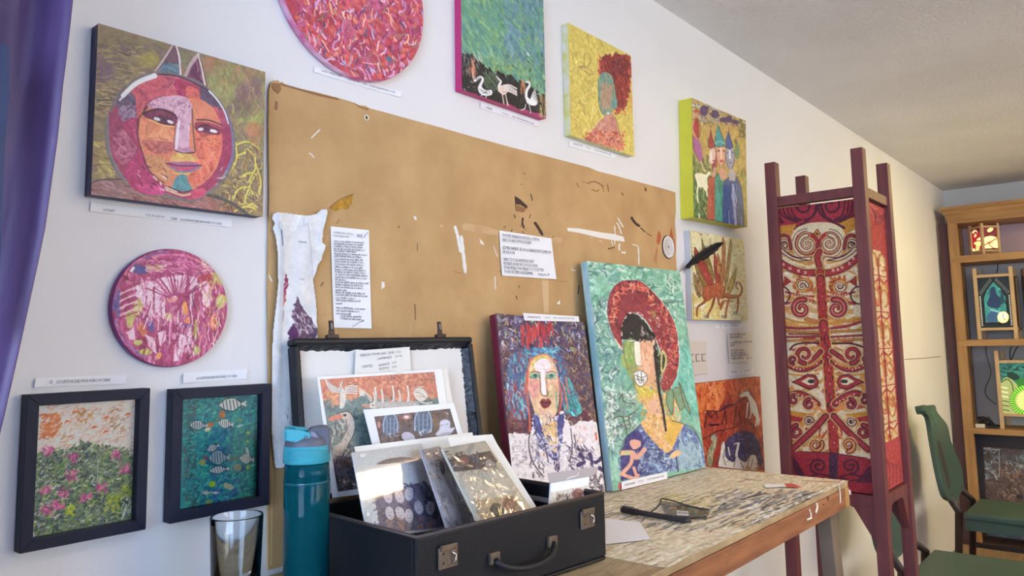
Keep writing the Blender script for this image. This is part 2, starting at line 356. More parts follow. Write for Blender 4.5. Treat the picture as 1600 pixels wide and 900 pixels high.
window('window_1', 'y', YR-.05, 3.8, 5.8, 1.2, 2.2, 3); window('window_2', 'y', YR-.05, -.5, .9, 1.2, 2.2, 2); window('fill_window', 'y', YR-.05, 1.4, 3.2, 1.2, 2.2, 3)  # the middle one is unseen, added to house the frontal fill light
window('window_3', 'x', XF-.05, -2.1, -.7, .85, 2.2, 2)
# fine joint line of the wall board, right of the red stand
WP = wallp(0)
MB().prism([WP.at(*p)+WP.N*.0006 for p in ((1413, 561), (1440, 559.6), (1470, 556.6), (1470, 557.5), (1440, 560.6), (1413, 562))], (0, .0005, 0)).build('board_joint', mat('dark joint line', (120, 105, 80)), wall)

# ================================================================== purple curtain at the left
def curtain():
    t = thing('curtain', 'long purple curtain hanging at the left edge of the picture wall', 'curtain', (.12, -.13, .25))
    CU_ = mat('purple satin', (98, 74, 116), .45, bump=.1, bscale=300, var=.1, vscale=5, col2=(84, 62, 104), stretch=(4, 4, .6)); cp = wallp(-.15)
    edge = [(100, -20), (88, 80), (80, 137), (72, 217), (52, 368), (20, 527), (0, 623), (-30, 760), (-60, 900)]
    E_ = [cp.at(*p) for p in edge]; zs = [e[2] for e in E_][::-1]; xs = [e[0] for e in E_][::-1]
    nz, ns = 60, 90; v = []; f = []
    for j in range(nz+1):
        z = .25+(2.2-.25)*j/nz; xr = float(np.interp(z, zs, xs)); xl = -.28
        for i in range(ns+1):
            s = i/ns; x = xl+(xr-xl)*s; y = -.15+.028*math.cos(s*34+.6*math.sin(z*2.))+.012*math.sin(s*71+z)+.01*math.sin(z*5+s*9); v.append((x, y, z))
    for j in range(nz):
        for i in range(ns): a = j*(ns+1)+i; f.append((a, a+1, a+ns+2, a+ns+1))
    o = MB().add(v, f, True).build('cloth', CU_, t); m = o.modifiers.new('thick', 'SOLIDIFY'); m.thickness = .0015
    b = MB(); bl = wallp(-.2); q = [(14, 70), (15, 150), (8, 220), (5, 300), (0, 420), (-6, 520), (-60, 520), (-60, 60)]
    b.prism([bl.at(*p) for p in q], (0, .002, 0)).build('blue_border', mat('blue satin', (30, 46, 88), .5, var=.2), t, 'dark blue border strip')
    MB().tube([(-.9, -.14, 2.24), (.6, -.14, 2.24)], .011, 12).build('curtain_rod', mat('dark rod', (60, 50, 45), .4), t)
    for i in range(7): MB().lathe((-.24+i*.08, -.14, 2.24), [(.013, -.002), (.018, -.002), (.018, .002), (.013, .002)], 16, (1, 0, 0), (0, 0, 1), True).build('curtain_ring', MATS['dark rod'], t)
    for x in (-.85, .55): MB().bar((x, -.14, 2.24), (x, 0, 2.24), .012, .012).build('rod_bracket', MATS['dark rod'], t)
curtain()

# ================================================================== paintings on the wall
INKc = (38, 30, 44)
def portrait():
    d = .022; pl = wallp(-d); q, bx = rectq(pl, (142, 304), (414.5, 112.5)); white = (204, 207, 218)
    r = thing('canvas_painting', 'square painting of a pink and orange cat-eared face, top left', 'painting', (pl.P(bx[0], bx[2])))
    body(r, pl, bx, d, mat('dark navy canvas edge', (44, 42, 86), .5, bump=.4, bscale=200), 'dark navy canvas edge')
    c = Canvas(pl, q, 1.25, white, (132, 118, 92)).z(0, 70, 3)
    B = (430, -60, 1260, 830)
    c.dabs((440, 0, 1250, 780), 900, [(132, 120, 88), (120, 106, 92), (140, 122, 84), (118, 100, 104), (110, 108, 84)], (30, 80), (12, 30), (-.5, .5), (.3, .7), .4, 6)
    for x, y, rx, ry, cc in ((480, 120, 60, 80, (112, 88, 108)), (700, 60, 45, 40, (150, 142, 66)), (560, 60, 80, 40, (120, 108, 96)), (490, 300, 50, 40, (152, 128, 92)), (470, 520, 40, 60, (150, 128, 84)), (500, 580, 60, 40, (170, 158, 88)),
                             (1000, 90, 40, 60, (160, 112, 86)), (1060, 180, 70, 90, (140, 140, 84)), (1180, 230, 60, 70, (118, 86, 92)), (1180, 330, 70, 60, (138, 150, 70)), (1190, 410, 40, 50, (178, 116, 80)), (1100, 120, 60, 50, (138, 132, 88)), (880, 40, 60, 40, (118, 110, 86)), (1150, 130, 60, 40, (150, 116, 88)), (1140, 290, 60, 60, (112, 92, 88))):
        for k in range(5): c.ell(x+rng.normal(0, rx*.3), y+rng.normal(0, ry*.3), rx*.8, ry*.7, np.array(cc)+rng.normal(0, 5), rng.uniform(0, 3), .4)
    c.dabs((445, 0, 700, 330), 160, [(150, 136, 98), (104, 88, 96), (162, 146, 90)], (20, 50), (3, 8), (-.6, .3), (.4, .8))
    c.dabs((445, 190, 560, 320), 30, [(78, 66, 62), (172, 150, 100)], (40, 90), (3, 5), (-.25, .15), (.6, .9))
    c.dabs((960, 60, 1240, 480), 220, [(160, 150, 84), (112, 96, 76), (170, 122, 84), (118, 130, 70)], (20, 60), (4, 10), (.8, 2.2), (.3, .7))
    c.dabs((440, 430, 560, 640), 50, [(188, 174, 96), (120, 98, 78), (160, 140, 82)], (20, 50), (4, 9), (-.3, 1.), (.5, .9))
    # shoulders
    c.poly([(425, 640), (470, 640), (520, 632), (570, 632), (640, 690), (760, 720), (900, 720), (960, 700), (1010, 700), (1100, 740), (1210, 815), (1230, 840), (400, 760)], (142, 104, 106), smooth=False)
    c.dabs((430, 640, 620, 730), 60, [(160, 122, 130), (126, 92, 92), (150, 108, 112)], (30, 80), (4, 10), (-.3, .6)); c.dabs((640, 690, 1000, 800), 170, [(176, 106, 108), (88, 58, 66), (150, 84, 84), (190, 130, 130), (120, 70, 66)], (25, 60), (3, 7), (-.2, .7))
    c.dabs((960, 700, 1180, 800), 60, [(140, 90, 76), (110, 84, 70), (158, 100, 84)], (30, 70), (5, 10), (.2, .7))
    # yellow scrawls, lower right
    c.dabs((1040, 470, 1225, 790), 120, [(120, 92, 72), (140, 112, 74), (150, 120, 60), (106, 80, 76)], (20, 50), (8, 16), (0, 3), (.5, .9))
    Yl = (208, 196, 74)
    for p in (((1105, 470), (1110, 520), (1100, 560), (1075, 600)), ((1110, 468), (1160, 455), (1215, 490)), ((1160, 490), (1190, 520), (1196, 580), (1180, 610)), ((1110, 520), (1150, 505)), ((1125, 620), (1170, 600), (1200, 610)), ((1190, 620), (1160, 690), (1150, 740), (1200, 760)), ((1095, 720), (1115, 680), (1160, 668), (1190, 700)), ((1120, 740), (1150, 760), (1180, 745)), ((1040, 640), (1090, 560)), ((1200, 560), (1222, 640), (1215, 700)), ((1100, 780), (1150, 760), (1200, 770))):
        c.line(p, 9, Yl, .9, .8); c.line([(a+6, b+6) for a, b in p], 4, (96, 76, 50), .6)
    c.dabs((1040, 460, 1225, 790), 60, [(190, 178, 84), (120, 96, 70), (206, 196, 96)], (16, 44), (3, 6), (.2, 2.8), (.6, 1)); c.dabs((1030, 450, 1225, 790), 60, [(222, 212, 90), (190, 170, 80), (90, 66, 56)], (10, 30), (3, 5), (0, 3), (.6, 1))
    c.line([(960, 700), (1060, 730), (1140, 780), (1200, 830)], 16, (74, 74, 72)); c.line([(425, 650), (470, 634), (575, 630)], 7, (84, 74, 74))
    # ears
    c.poly([(720, 140), (770, 60), (820, -10), (838, 60), (846, 150)], (110, 76, 92)); c.poly([(730, 132), (765, 85), (835, 90), (842, 150), (760, 150)], (88, 116, 138))
    c.poly([(870, 150), (905, 80), (930, 50), (950, 110), (965, 200), (930, 185)], (112, 60, 96))
    c.dabs((740, 90, 835, 150), 20, [(102, 134, 150), (70, 96, 124)], (20, 40), (5, 9), (-.3, .3)); c.dabs((880, 80, 950, 180), 24, [(92, 46, 84), (128, 70, 104)], (20, 50), (5, 9), (.8, 1.6))
    c.line([(722, 140), (770, 70), (828, -20)], 14, (186, 166, 172)); c.line([(722, 143), (773, 74), (832, -20)], 4, INKc); c.line([(824, 0), (840, 60), (846, 148)], 9, (208, 196, 206)); c.line([(868, 150), (895, 90), (928, 48)], 16, (176, 152, 158)); c.line([(930, 44), (945, 110), (962, 195)], 11, (204, 186, 190)); c.line([(934, 50), (950, 110), (968, 195)], 3, INKc)
    # head
    H = [(735, 138), (820, 148), (930, 185), (1000, 240), (1050, 310), (1080, 380), (1092, 450), (1086, 530), (1060, 600), (1010, 660), (940, 705), (880, 725), (780, 700), (680, 690), (620, 650), (560, 600), (520, 520), (505, 430), (515, 350), (545, 270), (600, 200), (670, 155)]
    c.line(H+[H[0]], 26, (112, 104, 110)); c.poly(H, (158, 62, 98), smooth=True)
    def patch(pts, col, cols=None, n=40, sm=True, l=(18, 45), w=(4, 10)):
        c.poly(pts, col, smooth=sm, jag=.5); c.clip(pts, sm); x = [a for a, b in pts]; y = [b for a, b in pts]; col = np.array(col)
        c.dabs((min(x), min(y), max(x), max(y)), n, cols or [col*1.1, col*.88, col*1.04], l, w, (0, 3), (.4, .9), .6); c.clip()
    patch([(620, 210), (670, 170), (740, 140), (840, 155), (850, 240), (760, 240), (690, 270), (640, 350), (625, 280)], (190, 82, 104), [(206, 92, 108), (168, 66, 100), (120, 50, 86), (200, 110, 120)], 90)
    patch([(820, 160), (900, 190), (945, 250), (945, 300), (890, 280), (830, 235)], (164, 42, 88)); patch([(880, 195), (930, 215), (948, 290), (900, 295), (870, 240)], (196, 88, 86), n=25)
    patch([(545, 270), (590, 215), (635, 250), (625, 300), (560, 300)], (96, 82, 110)); patch([(555, 300), (625, 285), (640, 330), (620, 355), (570, 355)], (142, 116, 152), [(160, 134, 168), (96, 74, 110)], 40)
    patch([(940, 190), (1000, 235), (1045, 300), (1000, 300), (945, 290)], (88, 68, 98), n=30); patch([(910, 300), (1010, 290), (1030, 340), (1040, 400), (1010, 380), (905, 350)], (196, 82, 104), [(214, 96, 112), (176, 70, 100)], 50)
    patch([(530, 410), (580, 400), (640, 470), (610, 540), (570, 560), (530, 500)], (170, 88, 128), [(196, 120, 148), (140, 50, 96), (178, 90, 130)], 70); patch([(510, 320), (560, 330), (580, 390), (550, 410), (520, 450), (510, 390)], (144, 56, 98)); patch([(580, 370), (650, 350), (660, 470), (640, 480)], (164, 50, 102))
    patch([(600, 560), (660, 500), (690, 590), (770, 660), (740, 700), (650, 690), (590, 630)], (172, 44, 108), [(186, 46, 116), (150, 40, 92), (196, 60, 130)], 60)
    patch([(640, 655), (760, 665), (760, 705), (680, 696)], (196, 62, 128), n=20); patch([(1040, 400), (1086, 400), (1080, 540), (1020, 640), (940, 700), (890, 715), (900, 690), (1000, 600), (1040, 500)], (152, 38, 88), n=60); patch([(885, 695), (950, 670), (960, 705), (890, 728)], (200, 70, 110), n=15)
    # face
    patch([(648, 350), (700, 290), (900, 250), (1000, 300), (1036, 400), (1034, 520), (985, 620), (880, 690), (800, 672), (720, 620), (672, 520), (650, 430)], (208, 122, 94), [(222, 134, 96), (196, 106, 88), (210, 120, 80)], 160)
    patch([(650, 360), (720, 380), (810, 400), (815, 470), (740, 450), (665, 440)], (222, 138, 102), n=60); patch([(665, 450), (740, 450), (815, 460), (810, 500), (720, 510)], (188, 100, 98), n=40); patch([(680, 520), (780, 540), (800, 640), (720, 610)], (196, 134, 92), n=50)
    patch([(915, 400), (1030, 420), (1030, 520), (960, 640), (880, 640), (920, 540)], (212, 104, 84), [(224, 118, 90), (188, 78, 74), (226, 130, 92)], 110)
    patch([(690, 290), (740, 250), (850, 240), (900, 290), (890, 380), (880, 500), (820, 490), (825, 350), (760, 310)], (204, 160, 188), [(222, 184, 206), (176, 118, 158), (206, 160, 190), (150, 96, 140)], 200, l=(8, 24), w=(3, 6))
    c.dabs((700, 250, 890, 320), 60, [(140, 70, 100), (226, 196, 210)], (5, 12), (2, 4)); c.line([(838, 360), (830, 430), (826, 490)], 12, (226, 206, 222)); c.poly([(820, 490), (870, 503), (905, 500), (890, 480)], (176, 122, 160))
    c.line([(900, 300), (905, 400), (915, 500)], 7, (120, 74, 70)); c.line([(820, 495), (860, 508), (910, 505)], 5, INKc); c.line([(826, 350), (818, 420), (812, 490)], 4, (130, 80, 90))
    # eyes
    patch([(670, 320), (740, 300), (815, 320), (828, 370), (760, 360), (690, 345)], (118, 44, 82), n=40); c.poly([(708, 345), (750, 330), (800, 345), (822, 380), (770, 375), (730, 360)], (78, 40, 70)); c.ell(735, 348, 16, 8, (214, 200, 220), .3); c.ell(797, 362, 16, 7, (222, 210, 226), .4); c.ell(768, 352, 16, 12, (96, 44, 78)); c.ell(768, 352, 6, 6, INKc)
    c.line([(670, 322), (740, 302), (800, 318), (828, 345)], 9, (76, 30, 56)); c.line([(700, 352), (760, 378), (815, 385)], 5, (232, 190, 96)); c.line([(920, 352), (980, 355), (1040, 378)], 7, (90, 34, 62))
    patch([(915, 365), (980, 365), (1040, 390), (1020, 425), (925, 405)], (150, 52, 82), n=20); c.poly([(925, 398), (960, 380), (1020, 405), (985, 418)], (110, 50, 80)); c.ell(940, 396, 13, 7, (214, 196, 214)); c.ell(1000, 405, 18, 7, (230, 214, 226), .2); c.ell(968, 397, 14, 10, (92, 44, 72)); c.line([(920, 395), (960, 376), (1025, 402)], 5, INKc); c.line([(925, 410), (975, 424), (1025, 412)], 4, (120, 40, 60))
    c.dabs((920, 425, 1025, 470), 16, [(130, 50, 60), (236, 140, 90)], (10, 24), (3, 5), (-.6, .6))
    # mouth, chin
    patch([(820, 510), (900, 515), (930, 545), (860, 545), (800, 550)], (206, 160, 88), [(222, 186, 90), (196, 140, 84)], 25); c.poly([(780, 555), (830, 548), (860, 552), (900, 548), (940, 568), (900, 590), (850, 592), (810, 580)], (190, 70, 118), smooth=True)
    c.poly([(785, 556), (830, 548), (900, 550), (938, 566), (860, 566)], (160, 90, 138)); c.line([(778, 556), (850, 568), (942, 566)], 6, (78, 50, 80)); c.line([(800, 575), (850, 597), (900, 592), (935, 572)], 7, (96, 130, 156)); c.line([(810, 600), (850, 606), (890, 602)], 6, (214, 190, 96))
    patch([(830, 615), (870, 612), (885, 650), (900, 680), (850, 686), (808, 672)], (80, 140, 152), n=40); c.line([(790, 665), (850, 690), (900, 682)], 6, (70, 50, 50)); c.line([(780, 680), (850, 705), (890, 700)], 8, (214, 176, 150)); c.line([(775, 668), (830, 690)], 4, (240, 230, 200))
    # outlines and highlights
    c.line([(650, 350), (645, 430), (668, 510), (700, 590), (770, 650)], 7, (86, 42, 68), w2=4); c.line([(690, 290), (650, 345)], 6, (80, 36, 60)); c.line([(740, 138), (840, 150), (940, 195), (1010, 250), (1060, 330), (1088, 420)], 6, (56, 48, 64))
    c.line([(1060, 320), (1085, 400), (1088, 520), (1050, 620)], 12, (112, 104, 146)); c.dabs((1010, 580, 1060, 660), 24, [(200, 196, 200), (90, 80, 90)], (10, 22), (3, 5), (-1, 0))
    c.line([(575, 240), (640, 180), (725, 145)], 17, (236, 230, 238), w2=22); c.line([(560, 260), (600, 215)], 7, (220, 214, 224)); c.line([(980, 218), (1015, 255), (1050, 310), (1070, 370)], 9, (236, 232, 240), w2=5)
    c.line([(505, 330), (505, 430), (520, 520), (560, 600), (600, 650)], 9, (116, 118, 130)); c.dabs((640, 570, 780, 680), 26, [(240, 214, 220), (90, 30, 60)], (8, 18), (4, 6), (.3, 1.2)); c.noise(7, 5, 3); c.build('painted_front', PAINT, r)
def round_art(name, label, cen, rad, d, white, base, paint, edge, elabel):
    pl = wallp(-d); u, v = cen; k = rad*1.03; q, bx = recuv(pl, u-k, u+k, v-k, v+k)
    r = thing(name, label, 'painting', (u, 0, v-rad))
    MB().lathe((u, 0, v), [(rad*.2, -.0), (rad, -.0), (rad+.001, -d*.5), (rad, -d), (rad*.98, -d-.0002), (rad*.2, -d-.0002)][::-1], 96, (0, 1, 0), (1, 0, 0), True).build('canvas_edge', edge, r, elabel)
    c = Canvas(pl, q, 1.3, white, base); paint(c); c.noise(5, 6, 3); c.build('painted_front', PAINT, r, off=.0008, shape=(u, v, rad*.995))
def p_ring(c):
    c.z(170, 385, 4.735); M = (152, 44, 100)
    c.dabs((0, 0, 930, 900), 900, [(158, 46, 104), (178, 70, 130), (140, 34, 84), (170, 60, 110), (196, 120, 160)], (40, 110), (10, 26), (.8, 2.2), (.6, 1))
    for x, y, rx, ry, cc in ((235, 170, 60, 40, (74, 66, 140)), (60, 420, 25, 90, (86, 76, 150)), (215, 450, 40, 60, (186, 182, 92)), (150, 540, 30, 60, (184, 176, 96)), (360, 160, 70, 30, (170, 150, 110)), (240, 610, 30, 50, (206, 112, 76)), (560, 460, 22, 60, (222, 140, 60)), (580, 560, 22, 40, (220, 130, 70)), (450, 520, 30, 30, (186, 190, 80)), (800, 240, 60, 50, (170, 150, 84)), (830, 400, 40, 50, (182, 170, 88)), (630, 590, 22, 70, (180, 186, 90)), (310, 590, 26, 50, (90, 70, 140)), (580, 590, 40, 22, (88, 80, 150)), (270, 780, 40, 30, (180, 190, 70)), (700, 230, 50, 26, (160, 30, 60)), (780, 560, 30, 70, (214, 122, 84)), (640, 770, 30, 40, (176, 186, 86)), (215, 710, 30, 24, (178, 180, 96)), (370, 810, 20, 26, (220, 140, 70)), (460, 390, 50, 20, (214, 140, 130))):
        for k in range(4): c.ell(x+rng.normal(0, rx*.25), y+rng.normal(0, ry*.25), rx*.8, ry*.7, np.array(cc)+rng.normal(0, 8), rng.uniform(-.4, .4), .8)
    Wt = (226, 196, 216)
    for p in ([(355, 240), (470, 225), (500, 380), (440, 370), (380, 290)], [(480, 215), (580, 210), (560, 340), (510, 350)], [(600, 220), (650, 230), (620, 400), (600, 480)], [(270, 260), (330, 250), (320, 430), (330, 520), (290, 520), (280, 400)], [(340, 260), (400, 320), (420, 420), (400, 540), (340, 480)], [(200, 290), (260, 270), (270, 460), (230, 400), (200, 370)], [(640, 280), (720, 260), (760, 300), (740, 440), (700, 480), (690, 350)], [(130, 640), (180, 600), (200, 700), (150, 690)], [(500, 640), (560, 660), (600, 630), (610, 720), (520, 750)], [(270, 650), (340, 680), (350, 800), (290, 740)], [(480, 780), (540, 740), (510, 850), (480, 850)], [(360, 640), (420, 620), (420, 690), (380, 740)]):
        c.poly(p, np.array(Wt)+rng.normal(0, 8), .9, .6, jag=.8)
    c.dabs((200, 230, 480, 560), 200, [(214, 150, 186), (236, 214, 228), (176, 70, 120), (200, 120, 160)], (16, 60), (4, 9), (1, 2.3)); c.dabs((480, 500, 640, 800), 90, [(236, 210, 226), (150, 40, 90), (220, 170, 200)], (20, 70), (4, 9), (1.2, 2.2))
    for a in np.linspace(-2.7, -.5, 22):
        x0, y0 = 500+60*math.cos(a), 400+40*math.sin(a); R = rng.uniform(120, 330); c.line([(x0, y0), (500+R*math.cos(a)+rng.normal(0, 15), 400+R*math.sin(a)*.95)], rng.uniform(5, 10), np.array(M)+rng.normal(0, 12), .9, .7)
    for k in range(9): y = 270+k*26; c.line([(80, y+60), (140, y+30), (205, y+8)], 9, (236, 200, 216) if k % 2 else (150, 36, 92), .9, .8)
    for k in range(46):
        x = rng.uniform(260, 840); y = rng.uniform(470, 800); L = rng.uniform(60, 170); t = 1.57+(x-480)/900*-.5+rng.normal(0, .2); dx, dy = math.cos(t)*L/2, math.sin(t)*L/2
        c.line([(x-dx, y-dy), (x+rng.normal(0, 8), y), (x+dx, y+dy)], rng.uniform(4, 9), [(150, 36, 92), (236, 216, 226), (176, 60, 110), (120, 30, 80), (226, 170, 196)][k % 5], .9, .8)
    c.dabs((660, 260, 860, 740), 120, [(200, 110, 90), (150, 34, 80), (230, 200, 210), (180, 170, 90)], (30, 90), (4, 9), (1.1, 2.2)); c.line([(720, 270), (680, 330), (690, 430), (760, 480)], 8, M); c.line([(640, 290), (615, 380), (640, 460)], 7, (80, 40, 80))
    for pts in ([(120, 210), (160, 130), (280, 80), (400, 60)], [(430, 130), (530, 110), (620, 150)], [(320, 90), (450, 60), (600, 80), (700, 130)]): c.line(pts, 12, (218, 120, 150), .9)
    c.dabs((300, 60, 760, 190), 130, [(176, 50, 130), (206, 110, 170), (140, 30, 80), (226, 160, 190)], (30, 70), (5, 10), (-.5, .6)); c.dabs((640, 90, 800, 200), 30, [(120, 60, 70), (222, 180, 170)], (30, 50), (5, 7), (.4, .8))
    for k in range(30):
        a = rng.uniform(PI*.55, PI*1.45); c.line([(465+425*math.cos(a), 455+415*math.sin(a)), (465+425*math.cos(a+.12), 455+415*math.sin(a+.12))], 14, [(96, 76, 150), (130, 60, 130), (160, 120, 190)][k % 3], .6)
    c.line([(165, 180), (180, 160)], 20, (226, 214, 230))
def p_ring2(c):
    c.z(480, 80, 8); c.c[:] = (176, 52, 74)
    c.dabs((-100, -1800, 1500, 380), 2200, [(186, 56, 66), (196, 74, 90), (176, 60, 110), (160, 44, 80), (206, 96, 80), (186, 88, 130)], (60, 190), (20, 60), (0, 3.1), (.6, 1)); c.dabs((-100, -1800, 1500, 380), 650, [(214, 180, 224), (196, 150, 208), (240, 190, 160), (70, 96, 134), (160, 130, 110), (240, 220, 220), (120, 30, 90), (222, 60, 80)], (40, 150), (8, 24), (.5, 2.6), (.7, 1), .8)
    for p in ([(410, 150), (470, 110), (500, 215)], [(760, 180), (850, 250), (810, 310)], [(970, 70), (1050, 80), (1030, 180)], [(1240, 90), (1300, 130), (1260, 160)], [(930, 200), (980, 260), (970, 320)], [(1170, 120), (1220, 180), (1190, 200)]): c.poly(p, (198, 156, 210) if p[0][0] != 970 else (74, 100, 138), 1, .8, jag=.8)
    c.line([(690, 140), (800, 160), (900, 160)], 8, (240, 190, 190)); c.line([(300, 40), (420, 130), (520, 220), (700, 290)], 12, (90, 24, 70), .7)
portrait()
round_art('round_painting', 'round magenta and white streaked painting above the framed pictures', (.530, 1.411), .0848, .012, (203, 208, 222), (152, 50, 104), p_ring, mat('violet painted edge', (110, 66, 140), .45, bump=.5, bscale=120, col2=(150, 40, 100), vscale=30), 'violet and magenta edge')
round_art('round_painting', 'round red and lilac painting above the cardboard, cut by the top of the picture', (.857, 2.010), .170, .015, (212, 215, 221), (176, 52, 74), p_ring2, mat('magenta painted edge', (206, 70, 130), .4, bump=.4, bscale=80, col2=(236, 200, 220), vscale=20), 'pink and white edge')
def geese():
    d = .02; pl = wallp(-d); a = pl.uv(pl.at(721.7, 138.6)); b = pl.uv(pl.at(853, 186)); q, bx = recuv(pl, a[0], b[0], min(a[1], b[1]), min(a[1], b[1])+.3)
    r = thing('canvas_painting', 'painting of three white birds on black under a green sky, magenta edges', 'painting', pl.P(bx[0], bx[2])); body(r, pl, bx, d, mat('magenta canvas edge', (196, 44, 112), .45, bump=.3), 'bright magenta canvas edge')
    c = Canvas(pl, q, 1.3, (216, 214, 214), (96, 150, 120)).z(700, 75, 6.923)
    c.dabs((140, -900, 1080, 520), 900, [(104, 158, 122), (122, 168, 120), (92, 150, 128), (134, 172, 108), (86, 140, 136)], (40, 120), (14, 34), (.3, 1.5), (.5, .9)); c.dabs((600, -900, 1080, 200), 300, [(96, 132, 160), (110, 150, 160), (84, 122, 140)], (40, 110), (12, 30), (.4, 2), (.4, .8)); c.dabs((500, 120, 900, 330), 60, [(146, 170, 84), (120, 168, 110)], (40, 90), (10, 20), (-.3, .8), (.3, .6))
    K = (26, 26, 30); c.poly([(140, 40), (200, 60), (290, 110), (350, 170), (480, 230), (600, 270), (740, 350), (870, 390), (1000, 500), (1080, 500), (1080, 820), (140, 470)], K, jag=3)
    c.dabs((150, 60, 1060, 520), 260, [(30, 34, 34), (52, 66, 56), (96, 140, 110), (24, 24, 28)], (20, 60), (3, 8), (.6, 2.2), (.5, .9)); c.poly([(150, 470), (150, 440), (300, 500), (500, 580), (780, 640), (1060, 720), (1060, 800), (600, 650)], (176, 52, 110), jag=2)
    c.poly([(150, 120), (290, 140), (430, 250), (520, 330), (740, 370), (860, 450), (990, 540), (1055, 560), (1055, 730), (760, 650), (400, 545), (155, 455)], K, jag=2.5)
    c.dabs((155, 60, 330, 300), 90, [(80, 90, 88), (30, 30, 34), (140, 100, 84), (150, 156, 150)], (14, 50), (5, 9), (1, 2.2)); c.dabs((260, 140, 295, 300), 14, [(206, 130, 92), (216, 150, 120)], (60, 110), (8, 14), (1.45, 1.7)); c.dabs((225, 200, 250, 290), 6, [(150, 90, 70)], (40, 80), (7, 12), (1.4, 1.7))
    c.dabs((390, 280, 530, 450), 60, [(72, 92, 70), (96, 116, 78), (60, 76, 64)], (40, 90), (8, 16), (.6, 1.4)); c.dabs((780, 375, 830, 470), 18, [(214, 136, 74), (170, 100, 60)], (40, 80), (7, 12), (1.3, 1.8)); c.dabs((990, 520, 1060, 740), 44, [(170, 140, 80), (120, 90, 60), (200, 180, 120)], (50, 110), (6, 11), (1.4, 1.7)); c.dabs((780, 450, 820, 590), 8, [(110, 90, 70)], (40, 60), (4, 6), (1.4, 1.7)); c.dabs((940, 600, 1000, 700), 14, [(110, 100, 96)], (20, 50), (4, 5)); c.dabs((160, 300, 300, 470), 14, [(210, 206, 200), (90, 90, 90)], (8, 26), (5, 9)); c.dabs((280, 50, 380, 140), 10, [(200, 224, 214)], (50, 80), (5, 7), (.6, 1)); c.dabs((830, 50, 890, 85), 8, [(214, 230, 234)], (20, 40), (5, 6), (-.9, .6))
    Wb = (232, 226, 222); c.line([(285, 358), (320, 330), (355, 315), (375, 340), (350, 400), (335, 440), (350, 480)], 20, Wb, w2=30); c.poly([(325, 430), (350, 410), (400, 455), (465, 455), (478, 485), (460, 510), (400, 515), (350, 495)], Wb, smooth=True); c.line([(300, 340), (355, 318)], 6, K, .6)
    for p in (((340, 440), (370, 480), (440, 495)), ((365, 455), (400, 475)), ((400, 470), (440, 465), (450, 490)), ((380, 490), (420, 480))): c.line(p, 5, K)
    for p in (((365, 505), (350, 530)), ((420, 510), (405, 540)), ((520, 305), (550, 345), (572, 350))): c.line(p, 8, Wb)
    P = (228, 196, 178); c.line([(525, 310), (555, 345), (570, 365), (550, 410), (555, 460), (590, 490)], 14, Wb, w2=34); c.poly([(550, 420), (600, 400), (650, 395), (660, 430), (640, 480), (600, 505), (560, 480)], P, smooth=True)
    for k in range(4): c.line([(600, 412+k*18), (660, 402+k*22), (740, 450+k*20 if k else 440)], 16, (234, 214, 204)); c.line([(590, 424+k*18), (660, 414+k*22), (735, 462+k*18)], 4, K)
    for p in (((585, 500), (595, 560), (605, 620)), ((620, 505), (635, 570), (655, 632)), ((635, 570), (640, 625))): c.line(p, 12, P)
    c.line([(840, 370), (872, 370), (880, 410), (850, 460), (845, 530), (870, 590)], 16, Wb, w2=40); c.poly([(840, 520), (870, 540), (910, 580), (960, 590), (950, 618), (900, 620), (850, 590)], Wb, smooth=True)
    for k in range(6): c.line([(890+k*8, 570+k*5), (910+k*10, 510+k*14), (942+k*6, 445+k*28)], 15, Wb, w2=9)
    for p in (((840, 610), (830, 650), (800, 672)), ((875, 620), (890, 670), (890, 710)), ((800, 672), (780, 670))): c.line(p, 9, Wb)
    c.noise(6, 5, 3); c.build('painted_front', PAINT, r)
geese()
